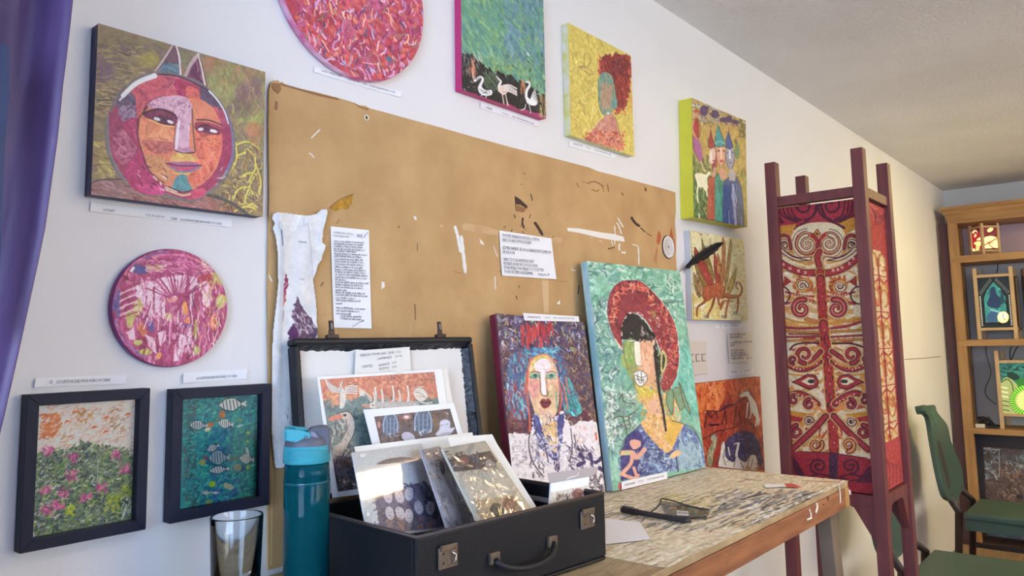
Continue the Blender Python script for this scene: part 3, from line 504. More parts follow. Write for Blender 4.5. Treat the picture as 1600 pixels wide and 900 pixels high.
def yellow():
    d = .02; pl = wallp(-d); a = pl.uv(pl.at(892, 214)); b = pl.uv(pl.at(991, 242)); t = pl.uv(pl.at(991.5, 90)); q, bx = recuv(pl, a[0], b[0], (a[1]+b[1])/2, t[1])
    r = thing('canvas_painting', 'yellow painting of a faceless figure with a red head of hair', 'painting', pl.P(bx[0], bx[2])); body(r, pl, bx, d, mat('white and yellow canvas edge', (226, 226, 214), .5, bump=.5, bscale=90, col2=(206, 204, 110), vscale=25), 'white canvas edge smeared with yellow')
    c = Canvas(pl, q, 1.4, (219, 213, 204), (214, 186, 72)).z(870, 75, 5)
    c.dabs((110, -100, 620, 850), 900, [(218, 192, 74), (206, 176, 70), (226, 204, 92), (198, 164, 66)], (20, 70), (6, 16), (.6, 2.4), (.5, .9)); c.dabs((130, 230, 330, 680), 46, [(150, 122, 50), (234, 222, 150), (140, 118, 50)], (10, 30), (3, 5), (.8, 2.3)); c.dabs((480, 520, 600, 760), 30, [(150, 122, 50), (236, 220, 130)], (10, 30), (3, 5)); c.dabs((560, 380, 600, 480), 14, [(222, 150, 60)], (30, 50), (8, 14)); c.dabs((570, 150, 600, 330), 20, [(226, 160, 70)], (30, 60), (5, 10), (1.3, 1.8))
    Hh = [(330, 130), (350, 70), (390, 50), (440, 45), (520, 50), (570, 60), (592, 120), (590, 210), (565, 250), (572, 330), (545, 400), (548, 450), (510, 490), (460, 500), (440, 300), (350, 210), (322, 200)]
    c.poly(Hh, (150, 46, 38), jag=2.5); c.clip(Hh); c.dabs((320, 40, 600, 510), 520, [(170, 52, 40), (126, 34, 34), (196, 74, 46), (90, 30, 34), (150, 40, 50)], (18, 50), (5, 10), (.9, 2.2), (.6, 1)); c.dabs((430, 80, 570, 240), 50, [(60, 26, 30), (90, 40, 50)], (15, 40), (5, 9)); c.clip()
    c.dabs((320, 60, 345, 220), 26, [(222, 110, 60), (196, 70, 50)], (12, 30), (4, 7)); c.dabs((430, 460, 540, 520), 40, [(222, 100, 60), (170, 50, 44), (236, 160, 80)], (10, 26), (4, 7)); c.dabs((560, 60, 600, 240), 26, [(230, 120, 60), (196, 60, 44)], (14, 30), (4, 6))
    Fc = [(345, 200), (385, 190), (425, 215), (448, 280), (458, 360), (470, 420), (465, 470), (440, 480), (420, 520), (390, 535), (350, 510), (328, 440), (322, 330), (326, 250)]
    c.poly(Fc, (112, 146, 122), smooth=True); c.clip(Fc, True); c.dabs((320, 190, 470, 540), 220, [(126, 154, 116), (96, 138, 124), (160, 150, 110)], (16, 50), (5, 10), (1.2, 1.9)); c.dabs((345, 290, 430, 470), 200, [(190, 134, 104), (176, 120, 96), (150, 144, 106), (196, 146, 110)], (20, 50), (6, 12), (1.2, 1.9), (.4, .8)); c.dabs((420, 400, 470, 480), 40, [(96, 144, 128)], (14, 30), (6, 10)); c.clip()
    c.line([(322, 230), (322, 330), (330, 450), (352, 512)], 4, (70, 96, 84)); c.line([(440, 250), (458, 350)], 4, (70, 90, 80)); c.dabs((375, 505, 415, 530), 8, [(236, 236, 220)], (5, 12), (4, 7))
    c.poly([(380, 530), (440, 510), (455, 545), (480, 630), (515, 740), (520, 800), (220, 720), (290, 620), (340, 560)], (200, 128, 104), jag=1); c.clip([(380, 530), (440, 510), (480, 630), (520, 800), (220, 720), (290, 620)]); c.dabs((220, 520, 520, 800), 200, [(206, 132, 108), (190, 112, 96), (212, 146, 118)], (20, 50), (7, 14), (.8, 2.2), (.4, .8)); c.clip()
    c.dabs((220, 650, 525, 800), 260, [(222, 96, 56), (196, 64, 46), (236, 130, 70), (214, 150, 110), (150, 40, 50)], (12, 34), (4, 9), (0, 3), (.6, 1)); c.line([(455, 540), (480, 630), (505, 720)], 4, (90, 60, 50)); c.line([(350, 545), (290, 620), (245, 660)], 3, (236, 214, 150))
    for p in (((215, 150), (212, 90), (222, 45)), ((242, 150), (262, 100), (255, 60), (240, 40)), ((180, 148), (220, 150), (255, 165), (285, 195)), ((180, 150), (215, 180), (265, 210), (285, 200)), ((180, 150), (200, 140)), ((258, 208), (252, 222))): c.line(p, 4, (120, 84, 40))
    c.poly([(190, 152), (250, 165), (280, 198), (230, 185)], (214, 168, 90), .8); c.poly([(180, 712), (230, 718), (480, 806), (470, 815)], (120, 30, 60)); c.noise(5, 5, 3); c.build('painted_front', PAINT, r)
yellow()

# ------------------------------------------------------------------ ceiling lamp fixture (out of the picture, seen only as a glint on the sleeved prints)
def fixture(name, label, x, y, w, h, z0):
    r = thing(name, label, 'lamp', (x, y, z0)); FM_ = mat('white enamel', (232, 232, 228), .35)
    for a, b, c_, d in ((x-w/2-.03, x-w/2, y-h/2-.03, y+h/2+.03), (x+w/2, x+w/2+.03, y-h/2-.03, y+h/2+.03), (x-w/2, x+w/2, y-h/2-.03, y-h/2), (x-w/2, x+w/2, y+h/2, y+h/2+.03)): MB().box(a, b, c_, d, z0, CEIL).build('housing_side', FM_, r)
    MB().box(x-w/2, x+w/2, y-h/2, y+h/2, CEIL-.02, CEIL-.001).build('housing_top', FM_, r)
fixture('ceiling_lamp', 'white box ceiling lamp over the open case', 1.865, -1.59, .48, .18, 2.32)
def hooded():
    d = .045; pl = wallp(-d); q0 = [(1080, 152), (1167, 162), (1168, 355.5), (1085, 340)]; a = pl.uv(pl.at(1084, 341)); b = pl.uv(pl.at(1167, 356)); q = [(1080.3, 152.5), (1165, 189), (1167.5, 355.3), (1084, 339.5)]; bx = (a[0], b[0], a[1], 2.1)
    r = thing('canvas_painting', 'tall painting of three hooded figures with a thick yellow-green edge', 'painting', pl.P(bx[0], bx[2])); qbody(r, pl, q, d, mat('lime canvas edge', (216, 212, 62), .5, bump=.3, var=.08, vscale=20), 'thick lime yellow canvas edge')
    c = Canvas(pl, q, 1.6, (217, 209, 195), (184, 146, 62)).z(1050, 140, 3.915)
    c.dabs((120, 40, 470, 850), 500, [(190, 150, 60), (176, 134, 58), (196, 164, 76), (160, 136, 66)], (14, 50), (5, 12), (.8, 2.4)); c.dabs((120, 420, 230, 790), 220, [(112, 120, 54), (90, 104, 52), (140, 138, 66), (74, 90, 46)], (20, 60), (5, 11), (1.2, 1.9)); c.dabs((380, 500, 470, 850), 80, [(140, 140, 60), (110, 120, 60)], (20, 50), (5, 11), (1.2, 1.9))
    c.dabs((120, 60, 460, 210), 160, [(150, 156, 150), (196, 190, 170), (120, 110, 110), (176, 140, 70)], (10, 34), (5, 10), (-.3, .9)); c.dabs((400, 170, 460, 300), 60, [(96, 80, 46), (130, 110, 56)], (12, 34), (4, 9))
    for x, y, rx, ry in ((195, 130, 26, 34), (262, 150, 24, 26), (315, 185, 26, 16), (350, 180, 18, 22), (390, 200, 20, 12)): c.ell(x, y, rx, ry, (84, 54, 92)); c.dabs((x-rx, y-ry, x+rx, y+ry+12), 8, [(70, 44, 80), (110, 60, 60)], (10, 24), (4, 8))
    c.poly([(148, 170), (160, 185), (168, 240), (160, 300), (135, 270), (126, 210), (138, 180)], (166, 44, 40), smooth=True); c.poly([(130, 290), (158, 300), (180, 360), (186, 430), (172, 440), (150, 410), (130, 350)], (166, 84, 130), smooth=True); c.ell(152, 158, 9, 14, (206, 130, 100)); c.line([(140, 135), (152, 128), (164, 140)], 12, (190, 60, 44)); c.line([(134, 190), (126, 240), (150, 300)], 8, (206, 130, 96)); c.line([(176, 440), (190, 480)], 9, (200, 160, 120)); c.line([(126, 280), (134, 370), (170, 440)], 4, (90, 40, 40)); c.line([(150, 180), (176, 240), (162, 296)], 3, (90, 40, 30))
    c.dabs((130, 540, 225, 790), 170, [(48, 84, 44), (62, 104, 50), (110, 140, 70), (34, 66, 40)], (16, 50), (4, 9), (1.1, 2.)); c.poly([(140, 520), (170, 510), (205, 520), (225, 500), (236, 515), (215, 540), (218, 600), (205, 620), (180, 590), (160, 600), (150, 560)], (230, 216, 170), smooth=True)
    for p in (((158, 590), (152, 640), (160, 690)), ((180, 590), (176, 600)), ((210, 600), (214, 650)), ((165, 760), (166, 785)), ((205, 500), (195, 490))): c.line(p, 8, (230, 216, 170))
    for k in range(7): c.line([(205+k*6, 500-abs(k-3)*3), (200+k*8, 486)], 3, (80, 70, 40))
    def robe(pts, col): c.poly(pts, col, smooth=False); c.clip(pts); x = [p[0] for p in pts]; y = [p[1] for p in pts]; cc = np.array(col); c.dabs((min(x), min(y), max(x), max(y)), 90, [cc*1.15, cc*.85, cc], (30, 80), (5, 11), (1.4, 1.75), (.4, .8)); c.clip(); c.line(pts, 4, (60, 44, 50), smooth=False)
    robe([(222, 540), (250, 525), (262, 540), (264, 800), (214, 796)], (176, 66, 50)); robe([(262, 540), (290, 500), (325, 520), (330, 600), (308, 680), (312, 810), (262, 806)], (52, 142, 112)); robe([(312, 590), (330, 545), (362, 530), (400, 540), (424, 600), (436, 700), (442, 838), (360, 826), (310, 812)], (52, 78, 128))
    c.poly([(282, 505), (300, 480), (330, 500), (340, 540), (305, 560)], (214, 146, 110)); c.poly([(345, 510), (370, 480), (390, 520), (384, 560), (350, 555)], (176, 162, 158))
    # heads
    c.poly([(232, 350), (262, 350), (278, 420), (268, 500), (250, 530), (240, 440)], (150, 50, 54)); c.ell(245, 405, 20, 52, (222, 180, 150), .1); c.line([(238, 380), (240, 430)], 10, (236, 216, 196)); c.ell(254, 435, 9, 5, (160, 50, 50)); c.line([(262, 480), (252, 530)], 14, (200, 150, 130))
    c.ell(298, 400, 30, 66, (214, 146, 112)); c.line([(296, 350), (302, 400), (300, 420)], 12, (236, 190, 150)); c.ell(285, 375, 8, 5, (80, 60, 60)); c.ell(316, 375, 8, 5, (80, 60, 60)); c.ell(302, 438, 13, 6, (190, 60, 56)); c.line([(270, 370), (272, 420), (290, 465)], 4, (130, 60, 50)); c.line([(326, 370), (326, 420), (310, 465)], 4, (130, 60, 50))
    c.ell(354, 415, 28, 74, (150, 142, 150)); c.line([(352, 370), (354, 420)], 11, (214, 206, 206)); c.ell(340, 385, 7, 4, (60, 60, 80)); c.ell(368, 385, 7, 4, (60, 60, 80)); c.ell(356, 448, 9, 4, (140, 80, 90)); c.line([(328, 380), (330, 430), (350, 488)], 4, (84, 60, 74)); c.line([(380, 370), (382, 430), (366, 485)], 4, (84, 60, 74))
    for pts, col in (([(235, 240), (248, 300), (264, 345), (240, 360), (222, 352), (224, 300)], (164, 40, 44)), ([(278, 205), (296, 260), (322, 320), (318, 345), (290, 352), (262, 345), (264, 290)], (58, 142, 132)), ([(344, 250), (358, 300), (374, 350), (350, 366), (326, 350), (330, 300)], (52, 72, 130))): c.poly(pts, col); c.line(pts, 4, (60, 50, 50), smooth=False)
    for x, y in ((235, 240), (278, 205), (344, 250)): c.line([(x, y), (x+1, y-18)], 5, (110, 60, 50)); c.ell(x+1, y-4, 6, 8, (190, 110, 70))
    c.line([(262, 330), (290, 318), (322, 330)], 9, (96, 176, 158)); c.poly([(386, 340), (405, 330), (414, 380), (405, 425), (386, 410)], (104, 132, 70), smooth=True); c.ell(390, 320, 10, 13, (120, 100, 50)); c.line([(380, 310), (392, 305), (400, 330)], 3, (90, 60, 40)); c.line([(390, 440), (410, 480), (400, 520)], 6, (140, 110, 50))
    c.poly([(364, 580), (378, 576), (388, 700), (396, 830), (382, 826), (370, 700)], (170, 166, 190)); c.dabs((364, 590, 395, 820), 20, [(110, 110, 160), (220, 216, 226)], (20, 50), (3, 5), (1.4, 1.7)); c.line([(346, 740), (350, 820)], 5, (150, 156, 180)); c.line([(420, 780), (428, 830)], 5, (150, 156, 180))
    c.noise(5, 5, 3); c.build('painted_front', PAINT, r)
hooded()
def beast():
    d = .02; pl = wallp(-d); q = [(1077.5, 359.5), (1162, 374.5), (1168.5, 500.5), (1082, 499.5)]
    uv = [pl.uv(pl.at(*p)) for p in q]; bx = (uv[3][0], 0, uv[3][1], 0)
    r = thing('canvas_painting', 'cream painting of an orange winged beast with a curled tail', 'painting', pl.P(bx[0], bx[2])); qbody(r, pl, q, d, mat('greyish white canvas edge', (196, 196, 200), .6, bump=.3), 'grey-white canvas edge')
    c = Canvas(pl, q, 1.9, (217, 209, 195), (226, 208, 144)).z(1050, 350, 5.292)
    c.dabs((140, 40, 640, 810), 420, [(230, 214, 156), (222, 200, 128), (236, 224, 176), (216, 196, 134)], (30, 80), (12, 30), (0, 3), (.4, .8)); c.dabs((160, 540, 400, 790), 60, [(226, 198, 84), (220, 190, 96)], (30, 70), (14, 26), (0, 3), (.4, .7)); c.dabs((500, 100, 620, 300), 14, [(110, 100, 70), (160, 150, 90)], (6, 24), (3, 5)); c.dabs((420, 640, 620, 800), 40, [(190, 170, 110), (130, 110, 60)], (8, 26), (3, 5))
    O = (182, 88, 46); Rr = (170, 60, 48); Ol = (140, 112, 48)
    def fl(p, col, w=3): c.poly(p, col, smooth=True); c.clip(p, True); x = [a for a, b in p]; y = [b for a, b in p]; cc = np.array(col); c.dabs((min(x), min(y), max(x), max(y)), 40, [cc*1.2, cc*.75, (196, 120, 70), (150, 70, 44)], (14, 44), (4, 9), (1, 2.1), (.5, .9)); c.clip(); c.line(p+[p[0]], w, (96, 60, 30))
    fl([(245, 110), (262, 170), (300, 260), (345, 420), (330, 520), (280, 400), (250, 220)], Ol); fl([(185, 190), (230, 250), (300, 380), (345, 520), (320, 560), (250, 420), (190, 300)], Rr); fl([(160, 250), (210, 330), (250, 430), (300, 520), (270, 540), (210, 420)], Ol)
    fl([(345, 190), (360, 260), (385, 330), (400, 470), (380, 560), (350, 420)], Rr); fl([(415, 110), (440, 170), (440, 300), (430, 460), (400, 520), (410, 330)], (176, 104, 56)); fl([(482, 120), (494, 180), (480, 320), (460, 480), (430, 580), (440, 420), (462, 240)], (160, 124, 60)); fl([(530, 360), (528, 430), (500, 540), (450, 600), (470, 480), (505, 410)], (170, 140, 52)); fl([(375, 240), (405, 330), (400, 400), (370, 400)], (190, 130, 60))
    fl([(250, 520), (330, 500), (400, 480), (440, 560), (420, 620), (350, 600), (290, 640), (250, 600)], O); fl([(180, 430), (210, 440), (250, 500), (260, 560), (225, 610), (195, 560), (180, 490)], (156, 126, 70)); c.line([(178, 440), (182, 400), (196, 436), (206, 400), (218, 440)], 6, (110, 60, 40), smooth=False)
    c.ell(210, 480, 8, 6, (90, 80, 50)); c.line([(190, 510), (215, 560), (230, 590)], 5, (80, 70, 50)); c.line([(200, 455), (225, 480)], 4, (70, 60, 40))
    c.line([(420, 600), (500, 610), (560, 590), (578, 540), (560, 490), (535, 485), (528, 520), (545, 540)], 22, (150, 74, 34), w2=7); c.line([(400, 560), (470, 590), (540, 600)], 26, (164, 92, 44))
    for p in (((262, 590), (270, 640), (210, 690), (204, 760)), ((350, 610), (330, 680), (300, 740), (288, 770)), ((470, 620), (450, 700), (440, 770)), ((545, 610), (545, 680), (535, 730)), ((380, 600), (390, 670), (420, 640)), ((420, 650), (400, 700), (420, 640), (500, 640))): c.line(p, 24, (168, 92, 46), w2=12)
    for p in (((262, 600), (275, 640), (215, 690), (206, 765)), ((350, 620), (325, 700), (290, 770))): c.line(p, 4, (100, 50, 30))
    for x, y in ((265, 765), (410, 765), (505, 735)):
        for k in range(3): c.line([(x, y+k*9-9), (x+40, y+k*10-6)], 4, (50, 44, 40))
    c.dabs((150, 55, 600, 100), 16, [(70, 64, 54), (180, 160, 110)], (8, 22), (3, 5)); c.dabs((580, 110, 640, 150), 10, [(60, 54, 50), (236, 232, 216)], (8, 20), (4, 7)); c.line([(150, 60), (165, 250), (170, 500), (180, 790)], 4, (90, 84, 60), .6); c.noise(4, 6, 3); c.build('painted_front', PAINT, r)
beast()
def goat():
    d = .02; pl = wallp(-d); a = pl.uv(pl.at(1088, 740)); b = pl.uv(pl.at(1195, 738)); t = pl.uv(pl.at(1191, 588)); q, bx = recuv(pl, pl.uv(pl.at(1087, 650))[0], b[0], .82, t[1])
    r = thing('canvas_painting', 'orange and red painting with a white leaping goat, low on the wall behind the table', 'painting', pl.P(bx[0], bx[2])); body(r, pl, bx, d, mat('dark orange canvas edge', (150, 60, 30), .5, bump=.3))
    c = Canvas(pl, q, 1.7, (217, 209, 195), (188, 76, 30)).z(1070, 510, 3.915)
    c.dabs((50, 300, 490, 900), 480, [(206, 86, 28), (190, 66, 28), (222, 110, 34), (170, 50, 28)], (20, 60), (8, 18), (1, 2.2)); c.dabs((60, 310, 260, 520), 90, [(226, 118, 36), (232, 130, 60), (214, 96, 30)], (20, 60), (8, 18), (1.1, 2)); c.dabs((350, 300, 480, 460), 50, [(214, 90, 30), (226, 120, 50)], (20, 50), (6, 14), (1, 2.2)); c.dabs((80, 320, 480, 420), 22, [(240, 160, 110), (230, 140, 60)], (10, 30), (3, 6), (1, 2.2))
    D = (120, 34, 30); c.poly([(120, 660), (110, 600), (135, 520), (200, 520), (240, 440), (262, 380), (285, 420), (300, 480), (330, 440), (390, 430), (400, 560), (440, 640), (490, 720), (490, 880), (140, 870)], (158, 44, 28), .75)
    c.clip([(120, 660), (110, 600), (135, 520), (200, 520), (240, 440), (262, 380), (285, 420), (300, 480), (330, 440), (390, 430), (400, 560), (440, 640), (490, 720), (490, 880), (140, 870)]); c.dabs((110, 380, 490, 880), 260, [(150, 38, 28), (176, 56, 30), (124, 34, 30), (190, 76, 36)], (16, 50), (6, 12), (1, 2.3)); c.clip()
    c.poly([(240, 720), (280, 670), (350, 640), (410, 650), (450, 700), (470, 780), (460, 860), (220, 860), (215, 780)], (64, 50, 84), smooth=True, jag=1.5); c.clip([(225, 720), (280, 670), (350, 640), (410, 650), (450, 700), (475, 780), (460, 870), (210, 870)]); c.dabs((215, 640, 475, 870), 220, [(54, 56, 110), (84, 60, 90), (44, 40, 70), (110, 50, 60), (90, 100, 130)], (12, 36), (4, 9), (0, 3)); c.clip()
    for p in (((120, 620), (135, 520), (160, 560), (190, 520), (200, 560)), ((210, 520), (300, 475)), ((225, 600), (250, 490), (240, 480)), ((300, 600), (315, 470), (390, 425)), ((255, 490), (290, 420)), ((110, 690), (200, 640), (300, 620), (350, 580)), ((250, 520), (250, 600)), ((150, 600), (205, 600)), ((330, 520), (340, 580)), ((130, 515), (200, 520))): c.line(p, 7, (84, 26, 30), smooth=False)
    c.line([(155, 605), (205, 600)], 11, (50, 20, 40)); c.line([(210, 518), (250, 490), (300, 476)], 9, (60, 26, 60)); c.poly([(262, 385), (300, 470), (250, 480)], (150, 44, 26), .6)
    Wt = (232, 220, 190); c.poly([(330, 430), (350, 405), (385, 395), (400, 420), (435, 470), (450, 530), (460, 570), (448, 610), (436, 560), (415, 530), (400, 480), (380, 430), (350, 430)], Wt, smooth=True); c.line([(385, 470), (380, 520), (375, 560)], 12, Wt, w2=6); c.line([(400, 480), (405, 530), (395, 560)], 8, Wt); c.line([(440, 560), (436, 600), (430, 615)], 10, Wt); c.line([(380, 400), (378, 390)], 6, Wt); c.line([(332, 432), (350, 410), (390, 398), (440, 465), (458, 565)], 3, (90, 40, 30)); c.line([(370, 560), (400, 600), (440, 620)], 6, D)
    c.poly([(150, 740), (175, 700), (195, 690), (190, 740), (170, 780), (165, 850), (140, 850), (135, 790)], (150, 140, 96), smooth=True); c.ell(178, 685, 20, 22, (170, 156, 120)); c.line([(160, 672), (180, 660), (196, 680)], 8, (130, 126, 96)); c.line([(185, 700), (178, 740)], 6, (216, 200, 150)); c.dabs((145, 750, 185, 850), 14, [(110, 110, 70), (190, 176, 130)], (20, 40), (5, 9), (1.3, 1.8))
    Wg = (222, 208, 180); c.poly([(215, 790), (222, 740), (228, 705), (240, 710), (246, 745), (250, 800), (300, 830), (310, 770), (318, 720), (300, 725), (310, 712), (335, 712), (330, 740), (325, 800), (370, 830), (400, 790), (430, 790), (445, 840), (440, 880), (400, 880), (230, 860), (205, 850)], Wg, smooth=True)
    for p in (((232, 700), (228, 720)), ((265, 745), (272, 790), (262, 830)), ((395, 800), (385, 850), (400, 880)), ((415, 810), (405, 860)), ((310, 800), (300, 860)), ((245, 750), (235, 800), (250, 850)), ((340, 830), (360, 870))): c.line(p, 4, (90, 50, 50))
    c.line([(265, 740), (275, 790)], 8, Wg); c.dabs((370, 860, 490, 900), 20, [(214, 150, 50), (190, 120, 60)], (12, 30), (5, 9)); c.dabs((440, 820, 490, 880), 18, [(60, 30, 60), (170, 80, 60)], (12, 30), (4, 8)); c.noise(5, 5, 3); c.build('painted_front', PAINT, r)
goat()

# ================================================================== the two large canvases leaning on the bench
def leaning(name, label, TLp, TRp, BRp, YTL, YTR, d, edge, elabel, white, base, paint, res=1.25, maxn=380, BLp=None):
    BR = onZ(*BRp, TZ+.003); TL = onY(*TLp, YTL); TR = onY(*TRp, YTR)
    BL = onZ(*BLp, TZ+.003) if BLp else TL+(BR-TR)
    pl = from3(BL, BR, (TL+TR+0)/2 if BLp else TL)
    uvs = [pl.uv(P) for P in (TL, TR, BR, BL)]; u0 = min(uvs[0][0], uvs[3][0])*.5+uvs[3][0]*.5; u1 = (uvs[1][0]+uvs[2][0])/2; v1 = (uvs[0][1]+uvs[1][1])/2; v0 = 0
    q, bx = recuv(pl, u0, u1, v0, v1); print(name, 'size', u1-u0, v1-v0, [tuple(round(a, 1) for a in p) for p in q], pl.N)
    r = thing(name, label, 'painting', pl.P((u0+u1)/2, 0)); body(r, pl, bx, d, edge, elabel, bevel=.004)
    c = Canvas(pl, q, res, white, base, maxn); paint(c); c.noise(5, 5, 3); c.build('painted_front', PAINT, r, relief=.00035)
    return r, pl, bx
def p_queen(c):
    c.z(740, 480, 3)
    c.dabs((60, 20, 660, 560), 1300, [(70, 62, 104), (96, 66, 84), (84, 58, 56), (60, 60, 96), (110, 90, 84), (60, 40, 56)], (16, 44), (6, 13), (0, 3), (.6, 1)); c.dabs((60, 20, 520, 250), 380, [(84, 84, 130), (150, 150, 176), (54, 50, 90), (196, 190, 196), (100, 90, 120)], (10, 30), (3, 6), (0, 3), (.6, 1), .9); c.dabs((80, 150, 190, 560), 240, [(150, 120, 60), (96, 50, 60), (176, 150, 80), (110, 70, 50), (60, 40, 60)], (12, 36), (3, 6), (.8, 2.2)); c.dabs((430, 150, 600, 560), 360, [(120, 80, 50), (96, 60, 56), (170, 130, 70), (150, 110, 80), (80, 50, 60), (200, 180, 130)], (12, 36), (3, 6), (.6, 2.4), (.6, 1), .8)
    c.dabs((100, 500, 620, 620), 160, [(104, 40, 60), (84, 36, 56), (120, 60, 60)], (20, 40), (7, 14)); c.dabs((70, 20, 520, 200), 90, [(170, 190, 90), (226, 220, 226), (220, 120, 100)], (12, 26), (3, 5), (1.2, 1.9))
    # hair
    hair = [(170, 230), (230, 195), (330, 190), (400, 210), (430, 260), (440, 320), (480, 400), (510, 490), (480, 515), (430, 500), (400, 420), (370, 300), (300, 240), (250, 300), (262, 420), (270, 500), (200, 530), (160, 480), (150, 380), (160, 280)]
    c.poly(hair, (80, 90, 124), jag=2); c.clip(hair); c.dabs((150, 190, 520, 530), 800, [(60, 120, 150), (84, 96, 150), (110, 170, 176), (56, 60, 100), (150, 60, 70), (150, 190, 196), (50, 150, 150), (120, 70, 90)], (14, 40), (4, 7), (1.1, 2.1), (.7, 1), .9); c.dabs((430, 320, 520, 515), 120, [(50, 170, 160), (60, 196, 180), (40, 110, 110)], (14, 36), (5, 9), (.5, 1.6)); c.clip()
    c.dabs((150, 350, 240, 520), 60, [(170, 50, 60), (120, 40, 70), (150, 190, 190)], (16, 34), (4, 6), (1.3, 1.8)); c.dabs((265, 190, 400, 240), 50, [(60, 150, 180), (40, 90, 150), (110, 190, 200)], (14, 30), (5, 8), (-.4, .6))
    # crown
    for k in range(46): x = rng.uniform(230, 360); y = rng.uniform(90, 175); c.line([(x, y+24), (x+(x-300)*.1, y-22)], rng.uniform(6, 11), [(176, 40, 50), (206, 60, 60), (120, 26, 40), (190, 80, 90), (150, 30, 60)][k % 5], .95, .9)
    for x in (225, 248, 262, 290, 318, 345, 366): c.line([(x+8, 130), (x, 88)], 8, (186, 44, 52), 1, .9)
    # face
    F_ = [(290, 230), (340, 225), (380, 270), (396, 340), (400, 420), (390, 490), (360, 530), (335, 545), (300, 520), (275, 460), (255, 380), (255, 300), (270, 250)]
    c.poly(F_, (222, 180, 140), smooth=True); c.clip(F_, True); c.dabs((250, 220, 400, 550), 240, [(226, 186, 146), (214, 150, 120), (232, 196, 156), (220, 196, 130)], (16, 40), (7, 14), (.8, 2.2), (.4, .8)); c.dabs((255, 330, 310, 420), 50, [(226, 160, 140), (214, 140, 130)], (14, 30), (6, 11)); c.dabs((340, 350, 400, 430), 30, [(216, 150, 120), (190, 180, 120)], (12, 26), (5, 8)); c.dabs((275, 230, 350, 300), 40, [(214, 190, 60), (200, 170, 80)], (14, 30), (6, 11)); c.clip()
    c.poly([(290, 260), (325, 240), (360, 262), (352, 305), (330, 315), (300, 305), (284, 282)], (236, 216, 210), smooth=True); c.dabs((290, 250, 355, 305), 26, [(220, 186, 190), (244, 232, 226)], (10, 20), (4, 7)); c.line([(322, 300), (324, 350), (328, 400)], 19, (240, 228, 226), w2=26); c.line([(310, 315), (312, 360), (318, 408), (345, 415), (346, 395)], 4, (110, 56, 50)); c.line([(340, 315), (342, 400)], 3, (140, 90, 80))
    for x in (288, 364): c.poly([(x-26, 322), (x, 310), (x+24, 320), (x, 332)], (106, 176, 140), smooth=True); c.ell(x, 321, 9, 8, (40, 84, 90)); c.line([(x-22, 308), (x, 302), (x+22, 308)], 5, (120, 90, 70)); c.dabs((x-25, 322, x+25, 336), 6, [(70, 120, 110)], (8, 16), (3, 4), (-.3, .3))
    c.poly([(310, 445), (325, 428), (337, 434), (350, 428), (364, 446), (350, 468), (330, 474), (318, 464)], (120, 34, 46), smooth=True); c.line([(314, 447), (360, 448)], 4, (60, 16, 30)); c.line([(325, 432), (337, 440), (352, 432)], 4, (170, 70, 80))
    for p in (((256, 300), (250, 400), (262, 520), (262, 580)), ((268, 240), (246, 330), (240, 400)), ((396, 330), (410, 420), (400, 500)), ((420, 360), (440, 480)), ((430, 330), (445, 400))): c.line(p, 7, (222, 96, 60), .9, .9)
    c.line([(272, 250), (290, 232), (340, 222), (385, 260)], 6, (226, 120, 70)); c.line([(385, 400), (392, 480)], 6, (90, 160, 130)); c.line([(300, 520), (335, 548), (372, 525)], 6, (140, 176, 120))
    # gown
    g = [(140, 600), (200, 590), (260, 600), (270, 500), (300, 520), (380, 720), (430, 500), (450, 560), (500, 535), (560, 530), (585, 560), (640, 860), (660, 910), (140, 910), (160, 800)]
    c.poly([(140, 598), (200, 588), (262, 602), (285, 495), (330, 545), (420, 490), (450, 560), (490, 540), (560, 528), (588, 560), (640, 870), (660, 940), (150, 940)], (226, 216, 212), jag=1.5); c.poly([(320, 545), (335, 550), (385, 530), (400, 600), (390, 690), (350, 650), (325, 590)], (222, 180, 116), smooth=True); c.dabs((325, 550, 395, 680), 30, [(226, 190, 130), (214, 166, 104)], (16, 36), (7, 12), (1, 2))
    c.poly([(275, 500), (300, 510), (318, 560), (340, 630), (385, 690), (400, 640), (388, 560), (395, 510), (425, 495), (420, 580), (405, 690), (395, 740), (370, 715), (310, 660), (285, 590)], (70, 72, 130), smooth=False, jag=1); c.dabs((275, 500, 425, 730), 90, [(84, 90, 150), (150, 156, 190), (60, 56, 110)], (10, 24), (3, 6)); c.poly([(376, 715), (392, 700), (404, 740), (398, 770), (380, 762)], (60, 44, 90), smooth=True)
    c.dabs((150, 600, 640, 880), 520, [(236, 230, 226), (210, 200, 200), (226, 220, 222), (180, 170, 176)], (10, 30), (4, 8), (0, 3), (.5, .9), .8); c.dabs((260, 620, 330, 800), 34, [(70, 60, 76), (110, 100, 110)], (10, 30), (3, 5), (1, 2)); c.dabs((440, 640, 560, 780), 90, [(70, 56, 90), (110, 96, 120), (50, 44, 70)], (10, 34), (3, 6), (.4, 1.4)); c.dabs((180, 620, 260, 740), 36, [(140, 134, 140), (90, 84, 90)], (8, 18), (2, 3)); c.dabs((540, 770, 640, 900), 120, [(50, 40, 50), (84, 70, 80)], (10, 26), (3, 6), (0, 3))
    for p in (((262, 600), (258, 640), (275, 720), (320, 790)), ((455, 570), (462, 660), (450, 720)), ((470, 600), (480, 640)), ((330, 640), (350, 720)), ((300, 560), (280, 600))): c.line(p, 5, (70, 50, 60))
    for p in (((545, 690), (550, 710), (556, 730)), ((600, 705), (585, 720), (570, 730)), ((590, 755), (605, 765), (614, 778)), ((500, 690), (515, 710)), ((490, 740), (520, 725))): c.line(p, 22, (60, 48, 96), 1, .8, w2=14)
    c.line([(556, 725), (600, 715)], 6, (60, 48, 96)); c.line([(572, 590), (575, 620)], 10, (214, 90, 50)); c.dabs((470, 560, 560, 640), 12, [(220, 130, 70)], (10, 20), (3, 4), (1.2, 1.8))
